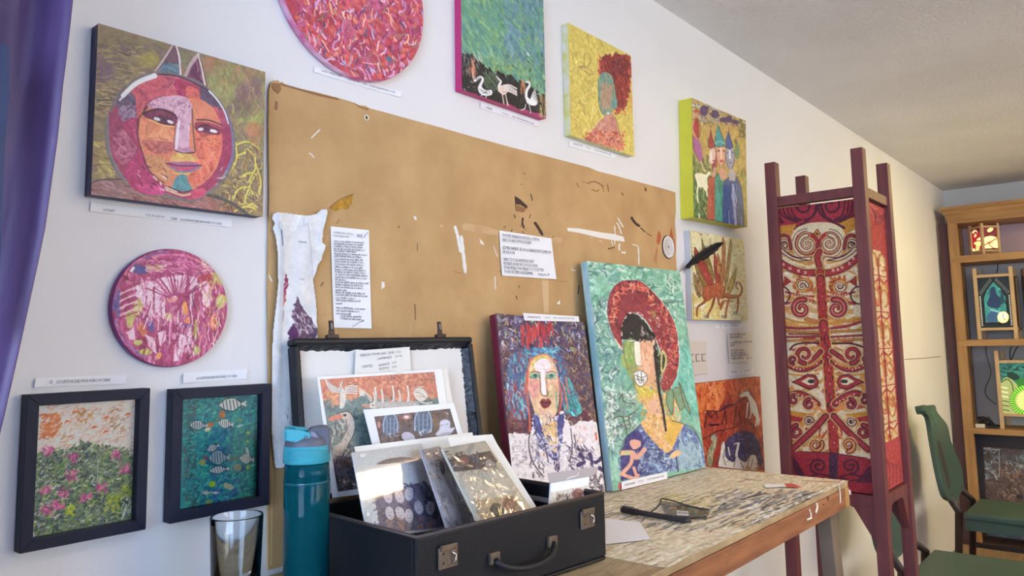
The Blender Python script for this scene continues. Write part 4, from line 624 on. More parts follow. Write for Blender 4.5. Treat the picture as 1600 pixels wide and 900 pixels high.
qr, qpl, qbx = leaning('canvas_painting', 'painting of a crowned woman in white leaning on the bench beside the open case', (766, 488.5), (905.5, 503), (953, 768), -.042, -.034, .022, mat('crimson canvas edge', (112, 24, 56), .45, bump=.5, bscale=60, var=.3, vscale=15), 'dark crimson canvas edge', (216, 212, 205), (84, 62, 80), p_queen)
def p_hat(c):
    c.z(900, 395, 4.738); G = (122, 176, 142)
    c.c[:] = G; c.dabs((60, 40, 1400, 2300), 900, [(120, 180, 140), (140, 190, 158), (104, 160, 130), (156, 200, 176), (96, 156, 136)], (50, 140), (18, 50), (0, 3), (.5, .9)); c.dabs((90, 50, 780, 420), 190, [(84, 160, 110), (70, 150, 104), (170, 210, 180), (60, 110, 96), (214, 226, 206), (50, 84, 90), (110, 180, 130)], (24, 80), (6, 13), (0, 3), (.5, .85), .8)
    c.dabs((110, 340, 340, 1500), 380, [(90, 140, 126), (200, 214, 196), (110, 150, 150), (60, 96, 96), (140, 170, 160), (226, 230, 214), (74, 110, 110)], (24, 70), (6, 12), (.3, 2.8), (.6, 1), .8); c.dabs((700, 700, 900, 1200), 90, [(110, 190, 160), (130, 200, 176), (96, 176, 150)], (50, 120), (16, 34), (.8, 2), (.6, 1)); c.dabs((650, 140, 800, 560), 80, [(140, 200, 150), (176, 210, 190), (80, 140, 100), (210, 220, 200)], (24, 60), (8, 14)); c.dabs((90, 40, 740, 150), 60, [(228, 226, 206), (60, 90, 80), (196, 206, 180)], (16, 44), (6, 11), (-.4, .8)); c.dabs((640, 350, 760, 400), 10, [(40, 70, 60)], (30, 60), (5, 8), (-.1, .4))
    hat = [(340, 710), (290, 640), (245, 520), (232, 400), (258, 290), (320, 220), (400, 205), (480, 215), (560, 280), (640, 370), (700, 460), (740, 560), (758, 700), (760, 820), (740, 900), (700, 1000), (668, 1010), (640, 940), (640, 800), (600, 660), (530, 520), (470, 460), (420, 445), (370, 470), (345, 520), (335, 600)]
    c.line(hat+[hat[0]], 8, (220, 220, 196)); c.poly(hat, (140, 44, 50), smooth=True); c.clip(hat, True); c.dabs((230, 200, 770, 1020), 330, [(150, 46, 56), (136, 40, 50), (160, 56, 56), (120, 36, 50)], (30, 80), (12, 26), (.6, 2.4), (.4, .8))
    for k in range(330):
        t = rng.uniform(0, 1); i = t*(len(hat)*.62); P = hat[2:20]; j = int(t*(len(P)-1)); f = t*(len(P)-1)-j; x = P[j][0]*(1-f)+P[min(j+1, 17)][0]*f; y = P[j][1]*(1-f)+P[min(j+1, 17)][1]*f; kk = rng.uniform(.03, .26); x += (470-x)*kk; y += (520-y)*kk; a = rng.uniform(0, 3); L = rng.uniform(8, 26)
        c.line([(x-L*math.cos(a), y-L*math.sin(a)), (x+L*math.cos(a), y+L*math.sin(a))], rng.uniform(6, 12), [(222, 110, 80), (206, 80, 60), (110, 30, 40), (226, 150, 110), (80, 26, 50), (196, 60, 50)][k % 6], .9, .9)
    c.dabs((540, 420, 740, 860), 120, [(214, 90, 66), (226, 160, 130), (110, 30, 44), (190, 60, 54)], (12, 36), (5, 10)); c.dabs((540, 430, 600, 500), 8, [(170, 160, 80)], (16, 34), (6, 10)); c.dabs((640, 200, 700, 330), 6, [(60, 60, 110)], (16, 30), (6, 10)); c.clip()
    c.line(hat[:9], 4, (90, 30, 40)); c.line([(290, 640), (340, 716)], 10, (226, 190, 150))
    hr = [(340, 650), (335, 560), (350, 490), (390, 452), (430, 448), (480, 470), (530, 540), (580, 610), (600, 700), (610, 760), (612, 940), (580, 940), (570, 800), (550, 660), (440, 650), (380, 640)]
    c.poly(hr, (26, 24, 26), smooth=False, jag=1.2); c.clip(hr); c.dabs((335, 445, 615, 940), 70, [(44, 42, 46), (16, 16, 18), (70, 66, 64)], (30, 80), (4, 8), (.9, 2)); c.clip(); c.dabs((480, 460, 620, 740), 46, [(226, 224, 206), (120, 116, 104)], (10, 26), (5, 8), (.6, 1.4)); c.dabs((380, 440, 470, 460), 9, [(226, 220, 200)], (8, 20), (4, 7), (-.5, .5)); c.dabs((475, 570, 515, 615), 12, [(200, 186, 160), (120, 100, 90)], (10, 20), (5, 8)); c.ell(408, 595, 8, 8, (110, 110, 110))
    # the rest from the lower crop
    c.z(920, 570, 4.285)
    c.poly([(270, -60), (440, -60), (458, 60), (470, 180), (440, 190), (385, 255), (330, 215), (310, 160), (290, 90), (262, 20)], (214, 160, 112), smooth=False); c.z(900, 395, 4.738)
    c.poly([(350, 655), (420, 645), (425, 700), (430, 800), (460, 860), (430, 870), (400, 880), (380, 900), (370, 860), (355, 740)], (140, 164, 80)); c.dabs((350, 655, 425, 890), 40, [(126, 156, 70), (160, 176, 96)], (30, 70), (12, 20), (1.3, 1.8), (.5, .8)); c.poly([(425, 655), (470, 655), (476, 740), (490, 830), (470, 845), (445, 830), (432, 780)], (226, 222, 190)); c.poly([(470, 655), (550, 650), (570, 780), (580, 900), (520, 890), (480, 780)], (222, 160, 116)); c.dabs((480, 660, 575, 900), 70, [(226, 168, 124), (206, 142, 100), (232, 182, 140)], (24, 60), (10, 18), (.9, 2)); c.dabs((360, 640, 560, 665), 18, [(236, 230, 210), (60, 50, 44)], (8, 24), (4, 7)); c.line([(424, 660), (434, 790), (450, 835), (490, 836)], 5, (130, 110, 80)); c.line([(352, 660), (356, 750), (385, 870)], 6, (110, 96, 50))
    c.poly([(605, 760), (635, 738), (655, 780), (655, 860), (630, 920), (605, 890)], (40, 50, 34), smooth=True); c.line([(605, 760), (635, 742), (655, 790), (652, 860), (628, 910)], 9, (196, 190, 120)); c.line([(622, 800), (636, 850)], 9, (120, 136, 80))
    c.z(920, 570, 4.285)
    c.poly([(255, 0), (300, 0), (316, 60), (312, 150), (340, 220), (290, 110)], (150, 150, 80)); c.poly([(320, 140), (360, 150), (420, 160), (455, 185), (440, 200), (400, 240), (378, 256), (330, 220)], (206, 186, 52), smooth=True); c.dabs((325, 145, 450, 245), 26, [(220, 200, 60), (190, 170, 60)], (24, 50), (10, 18), (.3, 1.3)); c.poly([(305, 50), (345, 40), (380, 62), (386, 100), (372, 130), (345, 142), (318, 120), (304, 84)], (222, 220, 206), smooth=True)
    for p in (((310, 70), (350, 85), (380, 75)), ((325, 60), (330, 100), (345, 125)), ((350, 50), (352, 120)), ((315, 95), (370, 105)), ((305, 50), (345, 38), (382, 62), (388, 105), (350, 144), (312, 118), (303, 70))): c.line(p, 4, (60, 56, 54))
    c.dabs((350, 90, 450, 170), 26, [(190, 150, 60), (150, 110, 60), (226, 180, 130)], (8, 20), (3, 5)); c.ell(420, 155, 12, 12, (150, 150, 130)); c.line([(290, 90), (318, 170), (375, 262)], 5, (110, 116, 70))
    # neck, plait, hat string
    c.poly([(380, 262), (440, 205), (470, 190), (500, 300), (530, 350), (590, 380), (640, 400), (600, 470), (560, 570), (520, 590), (450, 540), (370, 440), (345, 400), (390, 340)], (222, 170, 106), smooth=True, jag=.8); c.dabs((350, 200, 620, 580), 220, [(226, 176, 84), (232, 190, 130), (222, 160, 110), (214, 170, 60)], (18, 50), (8, 16), (.5, 2.4), (.5, .9)); c.dabs((370, 260, 560, 580), 170, [(190, 120, 60), (150, 90, 50), (240, 210, 160)], (8, 22), (3, 5), (0, 3), (.6, 1), .8); c.poly([(525, 350), (580, 380), (620, 400), (590, 480), (560, 560), (520, 500)], (216, 170, 50), .85); c.poly([(395, 270), (440, 220), (465, 240), (480, 320), (440, 330), (400, 320)], (224, 172, 140), .8)
    c.line([(445, -80), (455, 40), (475, 200), (495, 300), (515, 440)], 26, (26, 22, 22), w2=14); c.dabs((440, -60, 520, 430), 50, [(160, 150, 130), (60, 54, 50)], (8, 22), (3, 5), (1, 2)); c.line([(480, 180), (520, 300), (560, 380)], 6, (150, 150, 70))
    c.poly([(480, 110), (510, 60), (545, 20), (590, 60), (560, 130), (530, 168), (500, 180), (484, 150)], (150, 50, 50), smooth=True); c.dabs((485, 80, 560, 170), 24, [(206, 130, 110), (120, 34, 40)], (8, 20), (4, 7))
    c.poly([(490, -100), (520, -60), (515, 20), (490, 60), (480, 0)], (190, 176, 110), smooth=True); c.poly([(494, -70), (510, -40), (504, 10), (490, 30)], (40, 44, 30), smooth=True)
    for p in ([(520, 190), (545, 160), (565, 200), (562, 330), (540, 310), (520, 250)], [(560, 170), (590, 150), (630, 180), (640, 270), (610, 300), (580, 230)], [(600, 110), (640, 200), (680, 330), (640, 270)]): c.poly(p, (120, 150, 110), smooth=True); c.line(p+[p[0]], 5, (80, 70, 40))
    # bird on the left
    c.dabs((110, 180, 320, 480), 260, [(214, 216, 196), (150, 160, 146), (96, 110, 100), (226, 226, 210)], (14, 36), (5, 9), (0, 3), (.6, 1), .8); c.poly([(195, 220), (225, 195), (236, 230), (245, 270), (310, 262), (325, 300), (300, 330), (250, 345), (215, 345), (165, 365), (170, 330), (200, 290)], (110, 150, 124), smooth=False); c.dabs((200, 280, 320, 340), 26, [(90, 170, 130), (110, 110, 130), (140, 180, 150)], (14, 34), (7, 12))
    for p in (((200, 235), (222, 196), (238, 250), (315, 262)), ((165, 365), (200, 345), (250, 348), (325, 300)), ((225, 345), (240, 400), (255, 440), (250, 470)), ((262, 345), (275, 400), (270, 440)), ((165, 330), (205, 300))): c.line(p, 6, (70, 70, 50))
    # blouse
    bl = [(345, 400), (300, 440), (255, 470), (230, 540), (210, 600), (205, 700), (212, 778), (520, 715), (790, 690), (770, 600), (745, 500), (700, 440), (640, 400), (600, 470), (560, 570), (520, 590), (450, 540), (370, 440)]
    c.poly(bl, (104, 124, 160), jag=1); c.clip(bl); c.dabs((205, 400, 560, 780), 420, [(56, 48, 110), (74, 80, 140), (150, 176, 190), (50, 44, 96), (170, 190, 196), (90, 110, 150)], (14, 46), (6, 12), (0, 3), (.7, 1), .7); c.poly([(215, 480), (330, 430), (380, 520), (330, 620), (350, 740), (212, 778)], (52, 42, 104), .8); c.dabs((560, 420, 790, 700), 330, [(120, 150, 176), (64, 72, 140), (150, 180, 186), (170, 196, 190), (84, 100, 150)], (16, 50), (7, 13), (.5, 2.2), (.6, 1), .7); c.dabs((600, 540, 780, 700), 120, [(160, 186, 186), (140, 170, 176)], (24, 60), (10, 18), (.8, 2)); c.dabs((330, 560, 560, 720), 70, [(30, 34, 60), (190, 206, 206)], (14, 44), (3, 6)); c.clip()
    Pk = (222, 160, 130); c.poly([(275, 510), (305, 500), (345, 515), (340, 550), (300, 565), (280, 545)], Pk, smooth=True); c.line([(225, 590), (290, 590), (320, 620), (370, 570)], 30, Pk); c.line([(290, 600), (280, 660), (230, 720)], 24, Pk); c.line([(215, 730), (300, 760), (330, 740)], 20, Pk); c.line([(300, 690), (320, 750)], 18, Pk); c.ell(250, 590, 30, 14, (196, 190, 110)); c.poly([(545, 600), (590, 570), (620, 590), (580, 620), (550, 625)], (222, 180, 120), smooth=True); c.line([(585, 620), (598, 715)], 7, (30, 30, 50)); c.line([(480, 650), (560, 680)], 5, (30, 34, 60)); c.line([(698, 684), (720, 672), (750, 680)], 5, (60, 70, 80)); c.line([(738, 640), (745, 660)], 5, (40, 44, 90)); c.line([(345, 400), (300, 440), (240, 500), (205, 600)], 5, (60, 60, 60)); c.line([(560, 375), (640, 398), (710, 440), (760, 560)], 5, (60, 70, 50))
    c.dabs((205, 770, 230, 850), 6, [(196, 70, 60)], (30, 40), (10, 14), (1.4, 1.7))
hr_, hpl, hbx = leaning('canvas_painting', 'large green painting of a man in a wide red hat leaning on the bench', (917, 405.5), (1062, 425.5), (1103, 730), -.040, -.062, .022, mat('pale blue canvas edge', (196, 218, 228), .5, bump=.4, bscale=60, col2=(150, 190, 192), vscale=10), 'pale blue canvas edge', (216, 212, 203), (122, 176, 142), p_hat, BLp=(957.5, 768))
# narrow painted stick leaning at the lower left corner of the green painting
# ================================================================== framed pictures
BLK = mat('matt black frame', (26, 30, 50), .5, bump=.12, bscale=300, spec=.25)
GLZ = filmmat('picture glass', -.02, .03)
def framed(label, TL, TR, BR, BL, Y, d, iTL, iTR, iBR, iBL, paint, white, base, elabel=None):
    pl = wallp(Y); O_ = [pl.uv(pl.at(*p)) for p in (TL, TR, BR, BL)]; u0 = (O_[0][0]+O_[3][0])/2; u1 = (O_[1][0]+O_[2][0])/2; v0 = (O_[2][1]+O_[3][1])/2; v1 = (O_[0][1]+O_[1][1])/2
    ip = wallp(Y+.014); I = [ip.uv(ip.at(*p)) for p in (iTL, iTR, iBR, iBL)]; a0 = (I[0][0]+I[3][0])/2; a1 = (I[1][0]+I[2][0])/2; b0 = (I[2][1]+I[3][1])/2; b1 = (I[0][1]+I[1][1])/2
    w = min(a0-u0, u1-a1, v1-b1)*.96; print(label, u1-u0, v1-v0, w)
    r = thing('framed_picture', label, 'picture', pl.P(u0, v0), 'small framed pictures under price labels')
    for (p, q, s, t) in (((u0, v0), (u0+w, v0+w), (u0+w, v1-w), (u0, v1)), ((u1, v0), (u1, v1), (u1-w, v1-w), (u1-w, v0+w)), ((u0, v1), (u0+w, v1-w), (u1-w, v1-w), (u1, v1)), ((u0, v0), (u1, v0), (u1-w, v0+w), (u0+w, v0+w))):
        MB().prism([pl.P(*x) for x in (p, q, s, t)], -pl.N*d).build('frame_rail', BLK, r, bevel=.0008)
    MB().pbox(pl, u0+w*.6, u1-w*.6, v0+w*.6, v1-w*.6, -d+.001, -.0165).build('backing', mat('grey mount', (120, 126, 140), .8), r)
    q, bx = recuv(ip, u0+w*1.01, u1-w*1.01, v0+w*1.01, v1-w*1.01)
    c = Canvas(ip, q, 1.3, white, base); paint(c); c.noise(4, 6, 3); c.build('picture', PAINT, r, off=0, relief=.0002, sat=1.15)
    MB().pbox(wallp(Y+.006), u0+w*.98, u1-w*.98, v0+w*.98, v1-w*.98, -.001, .0).build('glass', GLZ, r)
def p_flowers(c):
    c.z(30, 600, 4); c.dabs((90, 90, 780, 460), 420, [(216, 200, 200), (226, 214, 214), (208, 190, 186)], (14, 40), (6, 14), (-.9, .3), (.6, 1)); c.dabs((140, 110, 730, 430), 150, [(196, 120, 84), (176, 140, 110), (206, 150, 120), (150, 130, 120), (214, 120, 80)], (12, 40), (3, 7), (-1.1, .1), (.6, 1), .8); c.dabs((140, 190, 250, 340), 60, [(196, 110, 66), (206, 130, 90)], (16, 44), (8, 16), (-1.1, .2)); c.dabs((360, 160, 460, 260), 30, [(196, 140, 90), (170, 130, 80)], (16, 34), (5, 11)); c.dabs((570, 120, 650, 290), 34, [(170, 140, 110), (150, 120, 90)], (16, 34), (4, 9), (-1.2, .3))
    for x, y in ((345, 178), (300, 236), (470, 272), (540, 300), (545, 212), (680, 190)): c.poly([(x-22, y+8), (x-4, y-12), (x+26, y-4), (x, y+4)], (206, 104, 66))
    edge = [(90, 430), (200, 400), (300, 410), (400, 370), (520, 372), (640, 400), (740, 440), (780, 980), (90, 980)]
    c.poly(edge, (92, 112, 92), jag=4, a=.9); c.clip(edge); c.dabs((90, 360, 780, 980), 1700, [(60, 90, 66), (120, 146, 80), (40, 58, 74), (156, 172, 120), (80, 84, 116), (28, 44, 46), (90, 130, 64), (36, 60, 50)], (10, 30), (5, 12), (-1.4, .6), (.6, 1), .8); c.dabs((90, 380, 780, 900), 240, [(206, 204, 206), (176, 180, 190), (226, 220, 226)], (8, 26), (4, 8), (-1, .6)); c.clip()
    c.dabs((140, 390, 740, 440), 60, [(120, 140, 110), (150, 150, 130), (214, 200, 196)], (10, 30), (4, 9))
    for x, y in ((335, 465), (330, 570), (660, 530), (520, 650), (420, 710), (170, 660), (280, 680), (170, 790), (250, 760), (610, 440), (180, 415)): c.dabs((x-34, y-26, x+34, y+26), 16, [(186, 84, 140), (150, 60, 120), (206, 120, 160)], (14, 34), (7, 14))
    c.dabs((290, 760, 350, 830), 18, [(160, 180, 60), (180, 190, 80)], (14, 30), (8, 14)); c.dabs((540, 690, 620, 800), 26, [(140, 160, 50), (170, 180, 70)], (14, 34), (8, 14)); c.dabs((640, 600, 700, 720), 20, [(130, 150, 60)], (14, 34), (7, 12)); c.line([(492, 470), (490, 540), (488, 610)], 6, (150, 160, 170)); c.line([(340, 520), (420, 450)], 9, (60, 70, 66)); c.dabs((640, 740, 700, 840), 12, [(190, 200, 210)], (20, 40), (6, 9), (-1.3, -.9))
def p_fish(c):
    c.z(255, 595, 3.914); T = [(40, 130, 136), (56, 150, 150), (30, 104, 130), (70, 160, 150), (26, 90, 120)]
    c.dabs((130, 70, 600, 790), 900, T, (16, 44), (7, 16), (0, 3), (.6, 1), .8); c.dabs((130, 90, 590, 780), 280, [(24, 84, 130), (96, 186, 180), (20, 70, 110), (110, 200, 190)], (12, 36), (3, 7), (-1.3, .4), (.6, 1), .8); c.dabs((130, 90, 200, 780), 140, [(50, 80, 84), (70, 100, 100), (40, 90, 100)], (14, 34), (6, 12)); c.dabs((300, 580, 480, 760), 60, [(60, 80, 160), (40, 70, 140), (80, 140, 170)], (14, 34), (6, 11)); c.dabs((280, 280, 420, 460), 60, [(30, 96, 150), (60, 120, 170)], (14, 34), (5, 10))
    def fish(x, y, L, H_, a=0., col=(206, 216, 220), dr=1):
        ca, sa = math.cos(a), math.sin(a); f = lambda u, v: (x+dr*(u*L*ca)-v*H_*sa, y+u*L*sa+v*H_*ca)
        c.poly([f(-.5, 0), f(-.25, -.42), f(.1, -.5), f(.35, -.12), f(.55, -.35), f(.5, 0), f(.55, .32), f(.35, .12), f(.05, .5), f(-.3, .36)], col)
        for k in range(6): u = -.34+k*.13; c.line([f(u, -.36), f(u+.04, .36)], L*.04, (44, 60, 80), .85)
        c.line([f(-.5, 0), f(-.25, -.45), f(.1, -.52), f(.35, -.14), f(.55, -.36)], L*.03, (30, 40, 54)); c.line([f(-.5, 0), f(-.3, .4), f(.05, .52), f(.35, .14), f(.55, .34)], L*.03, (30, 40, 54))
    fish(420, 145, 165, 75, -.05); fish(215, 272, 110, 55, .05, (176, 190, 200)); fish(380, 262, 95, 55, .15); fish(305, 410, 80, 40, -.4, (196, 206, 210)); fish(340, 470, 130, 85, 0, (150, 176, 190)); fish(340, 545, 120, 42, -.12); fish(510, 478, 90, 60, .15, (196, 206, 214)); fish(265, 685, 60, 24, 0); fish(320, 685, 44, 20, 0)
    for x, y, rx, ry, cc in ((362, 205, 18, 24, (206, 112, 70)), (290, 268, 18, 16, (214, 110, 60)), (272, 298, 20, 12, (226, 220, 190)), (300, 632, 20, 18, (170, 200, 60)), (385, 640, 16, 18, (200, 190, 150)), (410, 650, 16, 18, (190, 190, 160)), (240, 500, 20, 20, (150, 160, 90)), (258, 470, 14, 18, (130, 90, 110)), (520, 318, 10, 9, (200, 200, 90)), (515, 370, 8, 8, (180, 190, 90)), (465, 240, 22, 12, (110, 150, 110)), (455, 530, 24, 22, (150, 140, 120)), (520, 530, 14, 12, (150, 180, 90)), (435, 475, 34, 16, (90, 110, 110)), (280, 740, 20, 14, (150, 160, 90)), (470, 275, 20, 7, (190, 210, 220)), (515, 430, 8, 26, (190, 200, 206)), (60, 460, 10, 10, (120, 100, 100))): c.ell(x, y, rx, ry, cc, -.3, .85)
    c.line([(360, 190), (330, 240), (290, 270)], 12, (150, 120, 90), .7); c.line([(370, 590), (430, 600), (480, 560)], 6, (90, 170, 180)); c.line([(420, 560), (410, 600)], 5, (30, 80, 110)); c.line([(340, 620), (360, 580)], 8, (110, 190, 200)); c.line([(375, 100), (430, 105)], 7, (40, 60, 80))
framed('black framed picture of pink flowers in green under a white sky', (42.8, 615), (237, 608), (226, 840), (31, 852), -.022, .02, (70.5, 631.5), (213, 625), (200, 810), (58, 822), p_flowers, (196, 203, 220), (216, 204, 206))
framed('black framed picture of striped fish in turquoise water', (272, 607), (425.5, 600.5), (419.5, 790), (264, 818), -.025, .02, (297, 622), (403, 616.5), (397.5, 776), (290.5, 793), p_fish, (196, 203, 220), (40, 130, 140))

# ================================================================== lettering materials and paper labels
INK = mat('black print', (52, 52, 58), .7); PAPER = mat('white paper', (238, 238, 240), .75, bump=.05, bscale=200); PAPERY = mat('cream paper', (233, 229, 218), .75)
def label_strip(label, q, texts, Y=-.0012, pl=None, m=None, lift=.0015, parent_thing=None):
    pl = pl or wallp(Y); P = [pl.at(*p) for p in q]; r = thing('paper_label', label, 'label', P[3])
    # slightly bowed strip: both ends lift off the wall
    n = 10; v = []; f = []
    for i in range(n+1):
        s = i/n; k = lift*(2*s-1)**4
        for a, b in ((P[0], P[1]), (P[3], P[2])): v += [a+(b-a)*s+pl.N*k, a+(b-a)*s+pl.N*(k-.0003)]
    for i in range(n):
        a = i*4; f += [(a, a+4, a+6, a+2), (a+1, a+3, a+7, a+5), (a, a+1, a+5, a+4), (a+2, a+6, a+7, a+3)]
    f += [(0, 2, 3, 1), (4*n, 4*n+1, 4*n+3, 4*n+2)]
    MB().add(v, f).build('paper', m or PAPER, r)
    for s, a, b, h in texts: text_mesh(s, pl, a, b, h, INK, r, n=.0008)
    return r
LOC = 'LOCATION 20$/ MOIS AVEC OU SANS'
label_strip('long paper label reading PORTRAIT under the cat-eared face painting', [(141, 317), (362, 343.3), (361, 355.5), (140, 330)], [('PORTRAIT', (157.5, 330), (179.5, 331.5), .0036), ('10,5 X 10,5 PO', (228, 337.8), (257, 341.2), .0036), ('125$', (267, 343), (276, 344), .0036), (LOC, (282, 344.8), (346.5, 351.6), .0036)])
label_strip('paper price label above the framed flower picture', [(55, 591), (197, 585), (194, 599.5), (52, 605)], [('75$', (73, 599.5), (81, 599.2), .0045), (LOC, (88.5, 599), (172, 596), .0042)], lift=.003)
label_strip('paper price label above the framed fish picture', [(285, 582.5), (385, 576.5), (384, 591.5), (284.5, 598.5)], [('75 $', (291, 594), (299, 593.5), .004), (LOC, (307, 593), (370.5, 589), .0038)], lift=.003)
label_strip('long paper label under the large red and lilac round painting', [(490.6, 104), (627, 144), (625.6, 152.5), (490, 112.5)], [('ANGES CHARLATANS', (500.6, 111.5), (534, 120.8), .0042), ('12 X 12 ROND', (544, 125), (561.5, 129.5), .004), ('150$', (567, 131.8), (572.5, 133.3), .004), (LOC, (577, 135), (617.5, 146.2), .004)])
label_strip('paper label under the painting of three white birds', [(750, 160), (842, 190.5), (840, 198.5), (750, 169)], [('PROMENADE', (756, 168), (769, 172.5), .004), ('12 X 12', (785, 178), (794, 181), .004), ('125$', (800, 183), (804.5, 184.5), .004), (LOC, (806.5, 185.3), (833.6, 195), .004)])
label_strip('paper label under the yellow painting with red hair', [(889, 220), (963, 242.6), (959, 247.5), (888.6, 228)], [('ABSENCE', (893.6, 225), (910, 229.5), .004), ('12 X 12', (915.6, 231.5), (922, 233.5), .004), (LOC, (928, 235), (954, 243), .004)])
label_strip('tiny paper label under the winged beast painting', [(1115, 507.5), (1159.5, 506), (1159, 512), (1116, 513.3)], [('DRAGON', (1118, 511), (1127, 510.6), .005), ('12 X 12', (1131, 510.5), (1138, 510.2), .005), (LOC, (1141, 510), (1157, 509.3), .005)], lift=.004)
label_strip('tiny paper label on the wall above the orange goat painting', [(1138, 578.8), (1177.5, 575.6), (1177, 583.5), (1138, 587)], [('BERGER', (1141, 582.6), (1151, 581.8), .005), ('12 X 14', (1155, 581), (1159, 580.7), .005), (LOC, (1162, 580.4), (1176.5, 579), .005)])
label_strip('paper label stuck along the top of the crowned woman painting', [(816.7, 489), (903.4, 494.3), (905, 502.8), (819, 500.7)], [('IMPERATRICE', (824, 496.8), (844, 497.4), .0042), ('16 X 20', (851, 497.6), (859, 497.9), .0042), ('225$', (864.5, 498), (869, 498.2), .0042), (LOC, (871, 498.3), (897, 499.2), .0042)], pl=qpl.shift(.0022), lift=.001)
label_strip('paper label stuck along the bottom of the red hat painting', [(970.5, 753), (1042, 737), (1042.5, 748), (971, 765.4)], [('JARDINIER', (975.5, 759.3), (992, 755.8), .0045), ('18 X 24', (998, 753.8), (1005, 752.2), .0045), (LOC, (1011, 751), (1037, 745), .0045)], pl=hpl.shift(.0022), lift=.001)

# ================================================================== brown cardboard on the wall
def cardboard():
    pl = wallp(-.006); r = thing('cardboard_sheet', 'large scarred brown cardboard sheet pinned to the wall behind the bench', 'cardboard', (1.4, 0, 1.01))
    CB = mat('brown cardboard', (200, 163, 112), .85, bump=.45, bscale=130, var=.0, col2=(184, 147, 98), vscale=9, detail=14)
    top = [(420.5, 140), (424, 129), (428, 125.5), (431, 127), (434, 124.8), (437, 129), (441, 128), (446, 132.5), (470, 138.5), (500, 145.5), (528, 153), (548, 158.6), (562, 164.5), (571, 165), (577, 169), (598, 174.5), (640, 186.2), (690, 199.5), (740, 214), (768, 221.5), (800, 230.5), (840, 240.5), (880, 251), (920, 261.5), (934, 267.5), (960, 274), (1000, 285), (1030, 293), (1052, 299.5), (1055.5, 301)]
    P = [pl.at(*p) for p in top]; right = [(1056, 330), (1054.5, 345), (1056.5, 372), (1056, 400), (1058, 430)]
    P += [pl.at(*p) for p in right]; xr = pl.at(1058, 430)[0]; P += [np.array([xr, -.006, 1.005]), np.array([.697, -.006, 1.005])]
    lf = [(419.5, 740), (420.5, 600), (419, 450), (421, 300), (419.6, 190)]; P += [pl.at(*p) for p in lf]
    MB().prism(P[::-1], (0, .0045, 0)).build('board', CB, r)
    LB = mat('cut cardboard edge', (214, 178, 124), .8); DK = mat('dark tear in cardboard', (74, 52, 42), .9); TN = mat('torn brown layer', (150, 108, 70), .9); WT = mat('white paper remnant', (236, 232, 224), .8, bump=.3, bscale=300); TP = mat('old packing tape', (202, 166, 124), .35, bump=.2, bscale=80, col2=(190, 152, 106), vscale=30)
    s = pl.shift(.0001)
    def strip(name, q, m, t=.0007, label=None): MB().prism([s.at(*p)+s.N*t for p in q][::-1], -s.N*t).build(name, m, r, label)
    def ln(name, pts, w, m, t=.0007, label=None):
        P2 = [np.array(p, float) for p in cat(pts, False, 4)] if len(pts) > 2 else [np.array(p, float) for p in pts]; L_, R_ = [], []
        for i, p in enumerate(P2):
            d = P2[min(i+1, len(P2)-1)]-P2[max(0, i-1)]; d = d/np.linalg.norm(d); n = np.array([-d[1], d[0]])*w/2*(.85+.15*math.sin(i*1.7+p[0])) * (1 if 0 < i < len(P2)-1 else .5); L_.append(p+n); R_.append(p-n)
        strip(name, [tuple(p) for p in L_+R_[::-1]], m, t, label)
    strip('rough_corner', [(426, 130), (437, 131), (439, 140), (434, 147), (427, 141), (424, 135)], TN, .0012); strip('rough_corner', [(430, 158), (434, 160), (433, 172), (429, 170)], TN, .001)
    for p in ([(437, 129.5), (470, 138.8), (500, 147), (530, 154), (528, 156.5), (498, 150), (470, 142), (440, 133.5)], [(552, 160), (562, 166), (577, 170), (574, 172.5), (560, 167)]): strip('peeled_edge', p, TN)
    ln('scratch', [(486, 216), (494, 208), (500, 202.5)], 2, WT); ln('scratch', [(483, 239), (488, 243), (491, 247)], 1.8, WT); ln('scratch', [(440, 232), (460, 236)], 1, LB)
    strip('yellow_stain', [(514, 326), (533, 312), (551, 303.5), (549, 318), (543, 327), (534, 326), (524, 330)], mat('yellow ochre smear', (196, 146, 40), .7, bump=.5, bscale=300, col2=(150, 106, 30), vscale=60), .0006, 'ochre paint smear'); ln('tear_edge', [(514, 325), (532, 311), (553, 302.5)], 1.6, TN)
    strip('dark_tear', [(804, 306), (812, 311), (824, 322), (823, 326), (813, 320), (805, 319)], DK); strip('torn_layer', [(804, 319), (822, 326), (818, 332), (806, 330)], TN)
    for p, w in ((((829, 303), (832, 314)), 3), (((803, 335), (805, 341)), 2.5), (((817, 340), (816, 349), (819, 356)), 3), (((829, 335), (827, 341)), 2), (((835, 347), (841, 356), (848, 368)), 5), (((790, 353), (787, 357)), 2), (((816, 361), (819, 365)), 2), (((800, 358), (799, 362)), 1.6), (((866, 369), (862, 372)), 1.8), (((814, 287), (815, 289)), 2), (((817, 270), (821, 273)), 1.6), (((986, 339), (992, 348), (1000, 354)), 4.5), (((1001, 356), (1008, 363)), 3.5), (((1010, 364), (1018, 369)), 2), (((950, 389), (960, 386.5)), 3.4), (((949, 288), (951, 300)), 1.6), (((971, 301), (974, 305)), 2), (((903, 460), (904.5, 446)), 2.6), (((505, 441), (501, 447)), 2.4), (((624, 353), (622, 356)), 2), (((648, 475), (649, 500)), 1.4), (((652, 380), (652, 392)), 1.2), (((810, 446), (812, 450)), 1.6), (((806, 462), (808, 468)), 2)): ln('gouge', p, w, DK)
    for p, w in ((((918, 286), (930, 284), (944, 292)), 2.4), (((910, 283), (922, 288)), 1.8), (((924, 296), (932, 299), (936, 296)), 2), (((940, 290), (944, 300)), 2), (((812, 352), (822, 360)), 1.6), (((530, 343), (525, 350)), 2.4), (((708, 424), (722, 427)), 2), (((870, 439), (886, 440)), 1.6), (((900, 285), (904, 293)), 1.8), (((778, 424), (870, 438)), 1.4)): ln('crease', p, w, TN)
